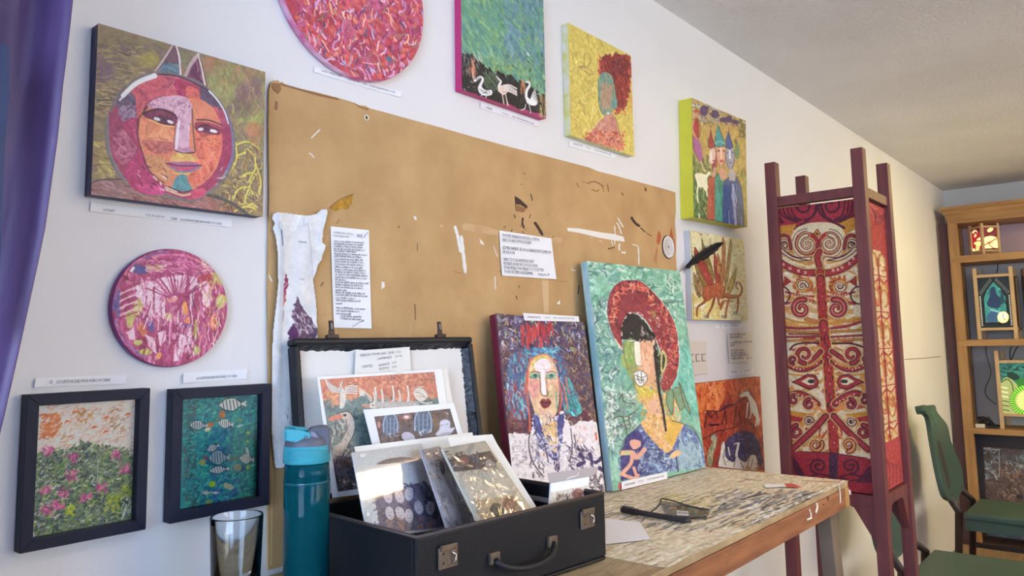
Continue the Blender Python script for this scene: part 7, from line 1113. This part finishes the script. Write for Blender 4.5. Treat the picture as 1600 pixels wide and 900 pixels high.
    # middle scrolls
    for x, s in ((240, -1), (470, 1)):
        c.poly([(350+s*25, 575), (350+s*120, 560), (350+s*240, 600), (350+s*250, 690), (350+s*60, 690)], CR_); c.ell(x, 625, 66, 52, GO); c.dabs((x-70, 575, x+70, 680), 22, [(150, 60, 40), (176, 90, 50)], (20, 40), (12, 22)); sp(x+s*10, 630, 34, 0, 1.3*s, 13, CR_, .2)
        c.poly([(350+s*240, 560), (350+s*190, 600), (350+s*250, 640)], (150, 54, 44)); c.line([(350+s*45, 700), (350+s*150, 690), (350+s*230, 670)], 15, RE); c.line([(350+s*45, 718), (350+s*200, 716)], 9, OR); c.line([(350+s*45, 732), (350+s*150, 728), (350+s*230, 750)], 15, RE)
        for k in range(9): c.ell(350+s*(60+k*18), 690+(0 if k < 6 else -4), 4, 4, (226, 190, 150)); c.ell(350+s*(60+k*18), 731, 4, 4, (226, 190, 150))
        c.line(spiral(350+s*262, 690, 60, 56, PI/2, s*.5, 14), 10, (60, 24, 36)); sp(350+s*118-8, 782, 64, -PI*.6 if s > 0 else -PI*.4, 1.3*s, 30, RE, .2); c.line(spiral(350+s*118-8, 782, 62, 20, -PI*.6 if s > 0 else -PI*.4, 1.1*s, 24), 5, (230, 180, 150), .7); c.line([(350+s*60, 880), (350+s*160, 870), (350+s*250, 840)], 16, GO)
    # stem
    def stem(pts, w0): 
        for i in range(len(pts)-1):
            (x0, y0), (x1, y1) = pts[i], pts[i+1]; c.line([(x0, y0), ((x0+x1)/2, (y0+y1)/2), (x1, y1)], w0+16, GO); c.line([(x0, y0), (x1, y1)], w0+4, DR)
        for i in range(len(pts)-1):
            (x0, y0), (x1, y1) = pts[i], pts[i+1]; c.line([(x0, y0), (x1, y1)], w0*.75, RE); c.ell((x0+x1)/2, (y0+y1)/2, w0*.62, abs(y1-y0)*.46, RE)
            c.ell((x0+x1)/2+4, (y0+y1)/2, 6, 9, DR); c.ell((x0+x1)/2+3, (y0+y1)/2-2, 4, 6, (220, 140, 100))
    c.z(1210, 500, 3.4625); lo = [(262, -120), (266, -40), (270, 50), (278, 130), (286, 210), (294, 290), (300, 370), (306, 450), (312, 530), (318, 620), (324, 720)]; c.z(1200, 300, 4.2875); stem([(352, 580), (358, 660), (362, 740), (368, 830), (372, 900)], 54); c.z(1210, 500, 3.4625); stem([(265, 20), (272, 95), (282, 170), (290, 240), (296, 310), (300, 385), (306, 460), (313, 540), (319, 620), (322, 712)], 44)
    c.line([(282, 70), (270, 110), (292, 150), (280, 190), (292, 240)], 6, DR); c.line([(292, 400), (304, 430), (290, 460), (312, 500), (300, 530)], 6, DR)
    for p, w, col in (([(60, 40), (140, 46), (240, 42)], 9, RE), ([(305, 45), (380, 36), (470, 10)], 9, RE), ([(68, 62), (240, 66)], 9, GO), ([(310, 64), (484, 56)], 9, GO), ([(66, 92), (240, 90)], 7, RE), ([(308, 92), (490, 82)], 7, RE), ([(80, 76), (240, 78)], 5, (150, 100, 50)), ([(70, 112), (235, 108)], 8, GO), ([(314, 110), (490, 104)], 8, GO), ([(84, 160), (110, 134), (170, 124), (240, 126)], 5, DR), ([(316, 126), (420, 128), (488, 150)], 5, DR)): c.line(p, w+5, DR); c.line(p, w, col)
    for s, cx, x0 in ((-1, 166, 250), (1, 420, 312)):
        ln([(x0, 170), (cx-s*40, 215), (cx+s*0, 232), (cx+s*36, 220)], 15, RE, w2=12); sp(cx-3, 188, 46, PI/2, -1.15*s, 16, RE, .3); ln([(x0+s*2, 225), (x0+s*60, 262), (x0+s*120, 268), (x0+s*180, 245)], 14, RE)
        for k in range(8): c.ell(x0+s*(20+k*18), 236+min(k, 5)*6-max(0, k-5)*4, 4, 4, (232, 190, 150))
        c.line([(x0+s*2, 215), (x0+s*60, 250), (x0+s*140, 254)], 7, GO); sp(296+s*195, 215, 22, PI/2, -s*1., 9, RE, .3); c.line([(x0+s*10, 290), (x0+s*90, 300), (x0+s*190, 290)], 9, GO)
        e = 200 if s < 0 else 378; t = e-s*0; c.poly([(e-s*42, 335), (e-s*26, 300), (e+s*20, 290), (e+s*60, 312), (e+s*110, 336), (e+s*60, 358), (e+s*10, 380), (e-s*30, 366)], DR); c.poly([(e-s*36, 335), (e-s*22, 306), (e+s*18, 297), (e+s*56, 316), (e+s*96, 335), (e+s*56, 353), (e+s*10, 372), (e-s*26, 360)], RE); c.poly([(e-s*22, 333), (e-s*10, 314), (e+s*16, 310), (e+s*56, 332), (e+s*16, 352), (e-s*10, 350)], (222, 196, 150)); c.ell(e, 332, 20, 11, (50, 44, 40)); c.poly([(e+s*90, 370), (e+s*110, 350), (e+s*120, 400)], OR)
        ln([(x0+s*16, 455), (x0+s*60, 420), (x0+s*120, 396), (x0+s*170, 410), (x0+s*182, 440)], 20, RE); sp(296+s*190, 432, 26, -PI/2, s*1.0, 10, RE, .3); c.line([(x0+s*16, 478), (x0+s*60, 480), (x0+s*40, 450)], 11, OR)
        for k in range(6): c.ell(x0+s*(24+k*19), 448-k*9, 4.5, 4.5, (232, 190, 150))
        sp(300+s*112, 455, 28, -PI/2, s*1.2, 10, RE, .3); c.line([(300+s*20, 500), (300+s*60, 478), (300+s*84, 440)], 12, OR); c.poly([(300+s*80, 510), (300+s*150, 500), (300+s*215, 490), (300+s*222, 600), (300+s*150, 590), (300+s*120, 540)], GO); c.poly([(300+s*140, 530), (300+s*215, 515), (300+s*220, 545), (300+s*160, 552)], RE); sp(300+s*115, 548, 22, 0, s*1.2, 8, CR_, .3); c.ell(300+s*113, 550, 8, 8, (40, 26, 30)); sp(300+s*180, 605, 36, -PI/2, s*1.3, 14, RE, .3)
        ln([(300+s*22, 520), (300+s*95, 600), (300+s*205, 700)], 22, RE); c.line([(304+s*20, 600), (304+s*50, 640), (304+s*60, 620), (304+s*55, 585)], 9, RE); sp(306+s*(95 if s > 0 else 82), 676, 36, PI/2 if s > 0 else -.4, -s*1.2, 14, OR, .3); c.line([(306+s*60, 640), (306+s*40, 610)], 10, OR)
    c.line([(130, 712), (300, 720), (324, 722), (430, 738), (500, 748)], 7, DR)
    c.poly([(90, 712), (130, 712), (300, 722), (340, 728), (560, 756), (560, 960), (80, 960)], (146, 44, 46)); c.poly([(298, 722), (345, 728), (340, 960), (290, 960)], (70, 36, 50))
    for s, cx in ((-1, 240), (1, 410)): c.line(spiral(cx, 790, 44, 8, PI/2, -s*1.6, 30, 1.15), 12, DR); c.line([(cx-60, 850), (cx, 836), (cx+60, 846)], 9, DR)
    c.poly([(92, 730), (120, 760), (170, 850), (130, 850), (96, 800)], DR); c.poly([(500, 800), (545, 780), (545, 880), (440, 880)], (84, 34, 44)); c.line([(350, 850), (420, 870), (500, 850)], 8, DR)
    # fine crackle of the wax
    c.z(0, 0, 1); c.dabs((1205, 350, 1370, 700), 420, [(120, 92, 70), (150, 116, 84)], (2, 6), (.5, .9), (0, 3), (.3, .7), .1); c.noise(3, 7, 3)
    c.build('batik_panel', CLT, r, relief=.0001, off=0, sat=1.12)
    # narrow face towards the room
    q, bx = recuv(pB, X0+pw-.004, X1-pw+.004, zb+.003, zt-.036); c = Canvas(pB, q, 2.2, wh, (160, 60, 52), maxn=640); c.z(1340, 290, 3.333)
    f = lambda y: (1340+(78+y*.072)/3.333, 0)
    def R(pts, col, sm=True): c.poly(pts, col, smooth=sm)
    c.dabs((40, 40, 230, 260), 60, [(170, 70, 64), (146, 50, 50), (186, 96, 84)], (20, 50), (8, 16)); 
    for k in range(4): c.line([(70+k*10, 110+k*10), (95, 160+k*14), (150-k*6, 150+k*12)], 6, (110, 34, 40))
    c.z(0, 0, 1); 
    def Q(t, s): # along the panel: t 0..1 from top to bottom, s -1..1 across
        u = (bx[0]+bx[1])/2+s*(bx[1]-bx[0])/2; v = bx[3]+(bx[2]-bx[3])*t; return pr(pB.P(u, v))
    R([Q(.2, -.7), Q(.17, -.3), Q(.17, .3), Q(.2, .7), Q(.5, .8), Q(.84, .8), Q(.84, -.8), Q(.5, -.8)], (206, 176, 128), False)
    for k in range(60): t_ = rng.uniform(.2, .82); s_ = rng.uniform(-.75, .6); c.line([Q(t_, s_), Q(t_+.012, s_+.2)], rng.uniform(1.5, 4), [(196, 120, 64), (180, 90, 54), (222, 200, 156), (160, 60, 50)][k % 4], .8)
    for t0 in (.21, .34, .47, .60, .73):
        for s in (-1, 1):
            c.line([Q(t0+.03*math.cos(a), s*(.4+.32*math.sin(a))) for a in np.linspace(0, 5.2, 14)], 3.0, DR); c.line([Q(t0+.03*math.cos(a), s*(.4+.32*math.sin(a))) for a in np.linspace(0, 5.2, 14)], 2.0, OR if t0 in (.34, .6) else GO); c.line([Q(t0+.06, s*.8), Q(t0+.075, s*.4), Q(t0+.06, 0)], 2.6, RE); c.line([Q(t0+.10, s*.75), Q(t0+.077, s*.3), Q(t0+.12, s*.1)], 2.2, GO)
        c.line([Q(t0+.05, -.8), Q(t0+.05, .8)], 1.6, RE); c.ell(*Q(t0+.095, 0), 2.6, 4, RE); c.ell(*Q(t0+.095, 0), 1.2, 2, CR_)
    c.line([Q(.2, 0), Q(.5, 0), Q(.84, 0)], 2.4, RE); c.line([Q(.2, .05), Q(.5, .05), Q(.84, .05)], .8, DR); R([Q(.845, -1.1), Q(.835, 1.1), Q(1.02, 1.1), Q(1.02, -1.1)], (168, 66, 60), False)
    for k in range(5): c.line([Q(.87+.02*k, -.8+.3*k), Q(.93, -.5+.3*k), Q(.99, -.7+.35*k)], 1.6, (120, 36, 44))
    for s in (-1, 1): c.line([Q(.18, s*.95), Q(.5, s*.95), Q(.85, s*.95)], 2.2, (150, 50, 50))
    c.noise(3, 8, 3); c.build('batik_panel', CLT, r, relief=.0001, off=0, sat=1.12)
    for a, b in (((X1-.02, Y0-pd), (X1-.02, Y1+pd)), ((X0+pw, Y0-.02), (X1-pw, Y0-.02))):
        MB().box(min(a[0], b[0]), max(a[0], b[0])+.001, min(a[1], b[1]), max(a[1], b[1])+.001, zb, zt-.045).build('batik_panel', mat('batik cotton back', (170, 92, 66), .85, col2=(196, 160, 110), vscale=18), r)
column()

# ================================================================== open shelf unit on the back wall
PINE = mat('honey pine', (180, 138, 88), .5, bump=.2, bscale=50, col2=(156, 114, 68), vscale=5, stretch=(6, 6, .7)); PINEH = mat('honey pine shelf', (180, 138, 88), .5, bump=.2, bscale=50, col2=(156, 114, 68), vscale=5, stretch=(6, .7, 6))
XF_, XK = 5.80, 6.145; YL, YRt = -.072, -1.60
def shelf():
    r = thing('shelf_unit', 'pine open shelf unit against the far wall holding stained-glass style lamps', 'shelf', ((XF_+XK)/2, (YL+YRt)/2, 0)); w = .056
    for x in (XF_, XK-.045):
        for y in ((YL-w if x < 6 else YL-.03), YRt): MB().box(x, x+.045, y, y+(w if x < 6 else .055), 0, 2.135).build('upright', PINE, r, bevel=.003)
    for z0, z1, nm in ((1.834, 1.881, 'shelf_board'), (1.282, 1.324, 'shelf_board'), (.715, .750, 'shelf_board'), (.10, .14, 'shelf_board'), (2.10, 2.135, 'top_board')): MB().box(XF_-.001, XK, YRt+.01, YL-.012, z0, z1).build(nm, PINEH, r, bevel=.002)
    # crown moulding profile run along the front and returned at the left end
    prof = [(0, 2.125), (-.006, 2.125), (-.008, 2.150), (-.022, 2.165), (-.026, 2.182), (-.040, 2.196), (-.040, 2.212), (0, 2.212)]
    a = [(XF_+p, YL-p*.8, z) for p, z in prof]; b = [(XF_+p, YRt-.03, z) for p, z in prof]; n = len(prof); MB().add(a+b, [tuple(range(n)), tuple(range(2*n-1, n-1, -1))]+[(i, (i+1) % n, (i+1) % n+n, i+n) for i in range(n)]).build('crown_moulding', PINEH, r)
    b = [(XK, YL-p*.8, z) for p, z in prof]; MB().add(a+b, [tuple(range(n)), tuple(range(2*n-1, n-1, -1))]+[(i, (i+1) % n, (i+1) % n+n, i+n) for i in range(n)]).build('crown_return', PINEH, r); MB().box(XF_, XK, YRt, YL, 2.205, 2.212).build('cap_board', PINEH, r)
    MB().box(XF_+.02, XF_+.035, YL, -.014, 0, 2.11).build('gap_shade_strip', mat('plum gap shade', (84, 58, 66), .8), r, 'plum strip coloured as the shade in the gap by the wall')  # added dark strip in place of the shade between shelf and wall
    MB().box(XK-.012, XK-.006, YRt+.06, YL-.035, 1.885, 2.10).build('pink_backing', mat('pinkish grey board', (196, 172, 184), .8), r, 'pinkish grey backing of the top bay')
    MB().box(XK-.012, XK-.006, YRt+.06, YL-.035, .14, 1.83).build('backing', mat('pale grey backing', (190, 190, 194), .8), r)
shelf()
LW = mat('pale lamp wood', (204, 172, 130), .5, bump=.15, bscale=60, var=.12, vscale=14)
def lantern(label, cx, cy, z0, w, h, rot, z_p0, z_p1, arts, group=None, pw=.02, emit=1.2, wm=None, glow=None):
    """four-post wooden lamp, its painted panels lit from inside"""
    wm = wm or LW; r = thing('panel_lamp', label, 'lamp', (cx, cy, z0), group); ca, sa = math.cos(rot), math.sin(rot); ex = np.array([ca, sa, 0]); ey = np.array([-sa, ca, 0]); c0 = np.array([cx, cy, 0])
    F = Plane(c0, ex, ZV)
    for i in (-1, 1):
        for j in (-1, 1):
            p = c0+ex*i*(w/2-pw/2)+ey*j*(w/2-pw/2); MB().bar(p+ZV*z0, p+ZV*(z0+h), pw, pw, tuple(ey)).build('post', wm, r, bevel=.001)
    for k in range(4):
        a = rot+k*PI/2; n_ = np.array([-math.cos(a), -math.sin(a), 0]); u_ = np.array([-n_[1], n_[0], 0])*1.0; pl = Plane(c0+n_*(w/2-pw*.55), u_, ZV)
        for z in (z_p0-pw*.8, z_p1+pw*.05): MB().pbox(pl, -w/2+pw, w/2-pw, z, z+pw*.8, -pw*.3, pw*.5).build('rail', wm, r, bevel=.001)
        if k in arts:
            q, bx = recuv(pl, -w/2+pw, w/2-pw, z_p0, z_p1); c = Canvas(pl, q, 2.6, (235, 235, 235), (40, 30, 30)); arts[k](c, lambda s, t, pl=pl: pr(pl.P(s*(w/2-pw), z_p0+(z_p1-z_p0)*t))); c.build('lit_panel', paintmat('lit panel %.1f' % emit, .5, emit=emit, bump=0), r, relief=0, off=0)
        else: MB().pbox(pl, -w/2+pw, w/2-pw, z_p0, z_p1, -.002, 0).build('panel', mat('lamp back panel', (150, 110, 80), .7), r)
    return r
def blob(c, f, pts, col, sm=True): c.poly([f(*p) for p in pts], col, smooth=sm)
def art_red_a(c, f):
    c.z(0, 0, 1); c.c[:] = (150, 14, 26); blob(c, f, [(-1, 1), (1, 1), (1, .85), (-1, .8)], (70, 8, 20)); blob(c, f, [(-.8, .9), (-.3, .97), (.2, .92), (.3, .8), (-.1, .88), (-.6, .8)], (226, 170, 130)); blob(c, f, [(-.5, .68), (-.1, .8), (.1, .7), (-.2, .62)], (240, 180, 110)); blob(c, f, [(0, .5), (.6, .58), (1, .52), (1, .46), (.3, .46)], (255, 220, 150)); blob(c, f, [(-.6, .36), (0, .42), (1, .36), (1, .18), (.5, .22), (.4, .02), (-.2, .02), (-.3, .24)], (255, 222, 120)); blob(c, f, [(-.9, .12), (-.5, .1), (-.4, 0), (-.9, 0)], (255, 230, 150)); blob(c, f, [(-1, .9), (-.95, .5), (-1, .1)], (255, 240, 170)); c.line([f(-.4, .3), f(.2, .1), f(.5, .02)], .8, (90, 10, 20))
def art_red_b(c, f):
    c.z(0, 0, 1); c.c[:] = (90, 10, 26); blob(c, f, [(-.3, .9), (.2, 1), (.6, .95), (.2, .82), (-.2, .8)], (250, 200, 120)); blob(c, f, [(-1, .5), (0, .62), (.5, .6), (1, .5), (1, .05), (-1, .05)], (255, 220, 130)); c.line([f(-1, .2), f(0, .35), f(.9, .5)], 1.6, (110, 16, 20)); c.line([f(-.4, .35), f(.2, .1), f(1, .05)], 1.4, (110, 16, 20)); c.line([f(-1, .02), f(1, .04)], 2.4, (60, 8, 12)); c.line([f(-.3, .3), f(.4, .3)], 1.0, (110, 16, 20))
def art_teal(c, f):
    c.z(0, 0, 1); c.c[:] = (16, 26, 34); k = [(-.78, .06), (-.78, .6), (-.5, .78), (0, .95), (.5, .78), (.78, .6), (.78, .06)]
    for s in (-1, 1):
        for t in np.linspace(.05, .62, 16): c.ell(*f(s*.9, t), 1.1, 1.1, (190, 190, 170))
        for t in np.linspace(0, 1, 9): c.line([f(s*(.82-.7*t), .66+.26*t), f(s*(.9-.7*t), .72+.26*t)], 1.1, (110, 120, 116))
    c.poly([f(*p) for p in k], (8, 14, 20)); c.poly([f(x*.86, .5+(y-.5)*.9) for x, y in k], (34, 128, 120)); c.clip([f(x*.86, .5+(y-.5)*.9) for x, y in k]); b = f(-.8, .9)+f(.8, .05); c.dabs((b[0], b[1], b[2], b[3]), 90, [(40, 150, 136), (20, 84, 96), (60, 170, 160), (16, 60, 80)], (3, 8), (1.5, 3.5), (0, 3), (.3, .8))
    blob(c, f, [(-.5, .45), (-.3, .62), (-.2, .78), (.05, .8), (.15, .66), (.4, .55), (.3, .42), (0, .38)], (20, 46, 84)); blob(c, f, [(.3, .5), (.5, .78), (.6, .6), (.5, .46)], (18, 60, 76)); blob(c, f, [(-.6, .15), (-.4, .3), (.1, .3), (0, .1), (-.3, .02)], (46, 84, 120)); c.line([f(-.6, .1), f(-.1, .08)], 1.6, (90, 140, 150)); c.line([f(-.3, .36), f(.2, .3)], 2.2, (120, 176, 190)); c.clip()
    c.ell(*f(.42, .2), 9, 9, (250, 226, 150)); c.ell(*f(.42, .22), 6, 6, (255, 250, 220)); c.line([f(.42, .27), f(.45, .18), f(.55, .15)], 1.2, (150, 100, 60))
def art_green(c, f):
    c.z(0, 0, 1); c.c[:] = (26, 96, 84); b = f(-1, 1)+f(1, .6); c.dabs((b[0], b[1], b[2], b[3]), 90, [(20, 80, 76), (44, 130, 110), (10, 50, 56)], (3, 9), (1.5, 3), (-.3, .3)); blob(c, f, [(-1, .1), (-1, .6), (-.6, .72), (-.3, .6), (0, .66), (.4, .62), (1, .7), (1, 0), (-1, 0)], (150, 160, 90)); blob(c, f, [(-.7, .76), (-.4, .82), (-.1, .7), (-.5, .68)], (16, 50, 30)); blob(c, f, [(-.3, .62), (0, .7), (.3, .6), (0, .45)], (30, 110, 30))
    cx, cy = f(.35, .27); c.ell(cx, cy, 34, 26, (120, 200, 20)); c.ell(cx, cy, 26, 19, (220, 236, 120))
    for a in np.linspace(0, 2*PI, 46): c.line([(cx+24*math.cos(a), cy+17*math.sin(a)), (cx+36*math.cos(a), cy+27*math.sin(a))], .9, (20, 50, 10))
    for a in np.linspace(0, 2*PI, 26): c.line([(cx+10*math.cos(a), cy+8*math.sin(a)), (cx+24*math.cos(a), cy+17*math.sin(a))], .7, (110, 130, 60))
    for k in range(6): c.line([f(-1, .52-k*.09), f(-.72, .5-k*.09)], 1.3, (240, 236, 190) if k < 3 else (30, 60, 20))
    for t, s in ((.9, -.8), (.93, -.5), (.88, -.2), (.92, .1), (.88, .4), (.8, -.6), (.82, .2)): c.ell(*f(s, t), 3, 1.4, (8, 40, 46))
    c.ell(cx, cy, 8, 7, (150, 236, 230)); c.ell(cx, cy, 3, 3, (40, 120, 150)); c.line([f(-.95, .62), f(-.7, .68), f(-.5, .6), f(-.45, .45)], 1.6, (20, 60, 20))
lantern('small red and yellow lit lamp on the top shelf', 5.93, -.262, 1.8815, .128, .21, PI/4, 1.915, 2.062, {0: art_red_b, 3: art_red_a}, 'lamps with painted panels on the shelf unit', .016, 1.5)
lantern('teal lit lamp with a pointed arch figure on the middle shelf', 5.96, -.302, 1.3245, .225, .47, 0, 1.40, 1.73, {0: art_teal}, 'lamps with painted panels on the shelf unit', .022, .7)
lantern('green and yellow lit lamp on the lower shelf', 5.985, -.415, .7505, .28, .50, 0, .85, 1.17, {0: art_green}, 'lamps with painted panels on the shelf unit', .022, .95)
lantern('unlit dark wooden lamp right of the teal lamp on the middle shelf', 5.99, -.53, 1.3245, .16, .46, .2, 1.39, 1.72, {}, 'lamps with painted panels on the shelf unit', .022, wm=mat('brown lamp wood', (120, 84, 62), .5))
def wire(name, label, pts, rad=.0035, X=6.0, m=None):
    P = [onX(x, y, X) for x, y in pts]; o = MB().tube(cat(P, False, 6), rad, 6).build(name, m or mat('black cable', (34, 32, 36), .5)); tag(o, label, 'cable', 'cables of the shelf lamps')
wire('cable', 'black cable looping down left of the green lamp', [(1541, 541), (1542, 556), (1548, 578), (1546, 592), (1540, 606), (1541, 618), (1549, 626), (1556, 632)], X=5.84)
wire('cable', 'black cable hanging behind the top of the teal lamp', [(1558.5, 409), (1559, 418), (1557.5, 427)], X=6.08)
wire('cable', 'black cable above the green lamp', [(1580, 541), (1578, 552), (1580, 562), (1586, 548), (1591, 541)], X=5.97)
def heap():
    r = thing('cable_heap', 'tangle of black cables on the lower shelf left of the green lamp', 'cables', onX(1532, 668, 5.9)); rr = random.Random(8); M_ = mat('black cable', (34, 32, 36), .5)
    for k in range(7):
        y0 = -.19-.015*k; y0 = -.165-.009*k; pts = [(5.88+rr.uniform(-.03, .05), y0+rr.uniform(-.02, .02)-.008*i*math.cos(k+i*1.3), .757+max(0, .05*math.sin(i*1.1+k))+rr.uniform(0, .02)) for i in range(6)]; MB().tube(cat(pts, False, 5), .005, 6).build('cable_loop', M_, r)
    MB().box(5.84, 5.90, -.19, -.135, .7505, .775).build('plug_block', mat('white plug', (216, 210, 196), .5), r, bevel=.004); MB().box(5.845, 5.90, -.26, -.195, .7505, .768).build('adapter', mat('black adapter', (30, 30, 34), .4), r, bevel=.004)
heap()
def relief():
    pl = Plane((5.835, -.16, .142), (0, -1, 0), unit((.10, 0, 1))); pl = Plane((5.868, -.105, .142), (0, -1, 0), np.array([.12, 0, 1.])); r = thing('dark_framed_picture', 'dark framed brown and grey picture leaning on the bottom shelf', 'picture', (5.84, -.6, .142)); W_, H_ = .80, .572; BKf = mat('near black frame', (44, 38, 40), .5, bump=.2)
    for u0, u1, v0, v1 in ((0, W_, 0, .06), (0, W_, H_-.09, H_), (0, .052, .06, H_-.09), (W_-.07, W_, .06, H_-.09)): MB().pbox(pl, u0, u1, v0, v1, -.02, 0).build('frame_rail', BKf, r, bevel=.003)
    MB().pbox(pl, .02, W_-.02, .02, H_-.02, -.019, -.012).build('backing', BKf, r); q, bx = recuv(pl.shift(-.008), .052, W_-.07, .06, H_-.09); c = Canvas(pl.shift(-.008), q, 1.6, (214, 200, 176), (84, 62, 52)); c.z(1400, 620, 4.285)
    c.dabs((500, 300, 1500, 900), 260, [(92, 66, 54), (76, 58, 50), (110, 78, 60)], (20, 60), (10, 24)); c.dabs((560, 340, 690, 560), 60, [(120, 130, 124), (90, 100, 100), (150, 150, 140)], (14, 34), (6, 12)); c.dabs((690, 370, 1500, 440), 60, [(80, 96, 92), (100, 110, 104)], (20, 50), (6, 12), (-.2, .2)); c.dabs((740, 400, 900, 520), 70, [(130, 134, 126), (90, 90, 84), (150, 150, 140)], (14, 34), (5, 11)); c.line([(560, 345), (690, 355)], 9, (176, 160, 130)); c.line([(575, 425), (590, 700)], 14, (150, 150, 134)); c.line([(690, 360), (690, 530), (640, 500)], 7, (150, 146, 130)); c.dabs((700, 480, 860, 720), 60, [(120, 84, 60), (150, 110, 80), (70, 50, 44)], (16, 44), (6, 12)); c.ell(830, 670, 20, 14, (40, 30, 36)); c.noise(4, 8, 3); c.build('painted_relief', PAINT, r, relief=.002)
relief()

# ================================================================== green chairs
def chair(dx, label):
    Y0, Z0 = -.235, .45; t = math.radians(11); pl = Plane((0, Y0, Z0), (1, 0, 0), (0, math.sin(t), math.cos(t)))
    r = thing('green_chair', label, 'chair', (4.78, -.40, 0), 'green painted chairs along the wall'); GC = mat('green painted wood', (56, 82, 74), .4, bump=.15, bscale=60, var=.12, vscale=7); DG = mat('dark brown wood', (52, 40, 38), .45)
    zz = lambda x, y: pl.at(1400+x/4.285, 620+y/4.285)
    out = [(178, 82), (186, 64), (205, 58), (225, 56), (255, 53), (268, 66), (275, 95), (300, 130), (345, 190), (368, 290), (400, 370), (440, 470), (452, 560), (458, 620), (438, 640), (425, 668), (405, 700), (360, 690), (330, 650), (300, 540), (275, 420), (248, 270), (232, 170), (218, 128), (198, 112)]
    P = [zz(*p) for p in cat(out, True, 3)]; n0 = MB().prism(P, pl.N*-.026).build('backrest', GC, r, bevel=.004); nb = Plane(pl.O+pl.N*.0006, pl.U, pl.V)
    MB().prism([nb.at(1400+a/4.285, 620+b/4.285) for a, b in ((276, 294), (292, 292), (330, 430), (368, 600), (352, 620), (318, 480), (290, 360))], -pl.N*.003).build('dark_slot', DG, r)
    MB().tube(cat([nb.at(1400+a/4.285, 620+b/4.285) for a, b in ((228, 90), (250, 130), (270, 180), (284, 208))], False, 4), .003, 6).build('carved_line', mat('worn light green', (104, 150, 140), .4), r)
    MB().tube([zz(186, 84)+pl.N*.012, zz(186, 84)-pl.N*.036], .022, 16).build('scroll_end', GC, r)
    x0, x1 = 4.56, 5.0
    for (a, b), xx in (((378, 690), 4.60), ((448, 632), 4.985)):
        p = zz(a, b)-pl.N*.013; k = pl.P(xx, 0, -.013) if False else np.array([xx, Y0+.0, Z0-.01]); MB().tube([p+pl.V*.02, k, np.array([xx, Y0+.03, 0])], .018, 10).build('leg', DG, r)
    for x in (x0+.03, x1-.03): MB().bar((x, -.66, 0), (x, -.64, .43), .036, .036).build('leg', DG, r, bevel=.003)
    MB().prism([(x0-.01, Y0-.03, Z0), (x1, Y0-.03, Z0), (x1+.01, -.66, Z0), (x1-.02, -.70, Z0), (x0+.01, -.70, Z0), (x0-.02, -.66, Z0)], (0, 0, -.035)).build('seat', GC, r, bevel=.010, seg=3); MB().box(x0+.01, x1-.01, -.66, Y0-.03, Z0-.09, Z0-.035).build('apron', GC, r)
    MB().bar((x0+.02, -.65, .2), (x0+.02, Y0, .2), .02, .025).build('stretcher', DG, r); MB().bar((x1-.02, -.65, .2), (x1-.02, Y0, .2), .02, .025).build('stretcher', DG, r)
    if dx:
        r.location.x += dx
    return r
ch = chair(0, 'green wooden chair with a scrolled back beside the far shelf unit')
r2 = ch.copy(); COL.objects.link(r2); r2.location.x -= 1.28; r2.location.y -= .03; r2['label'] = 'green wooden chair mostly hidden behind the red batik column'
for k in list(ch.children):
    k2 = k.copy(); COL.objects.link(k2); k2.parent = r2
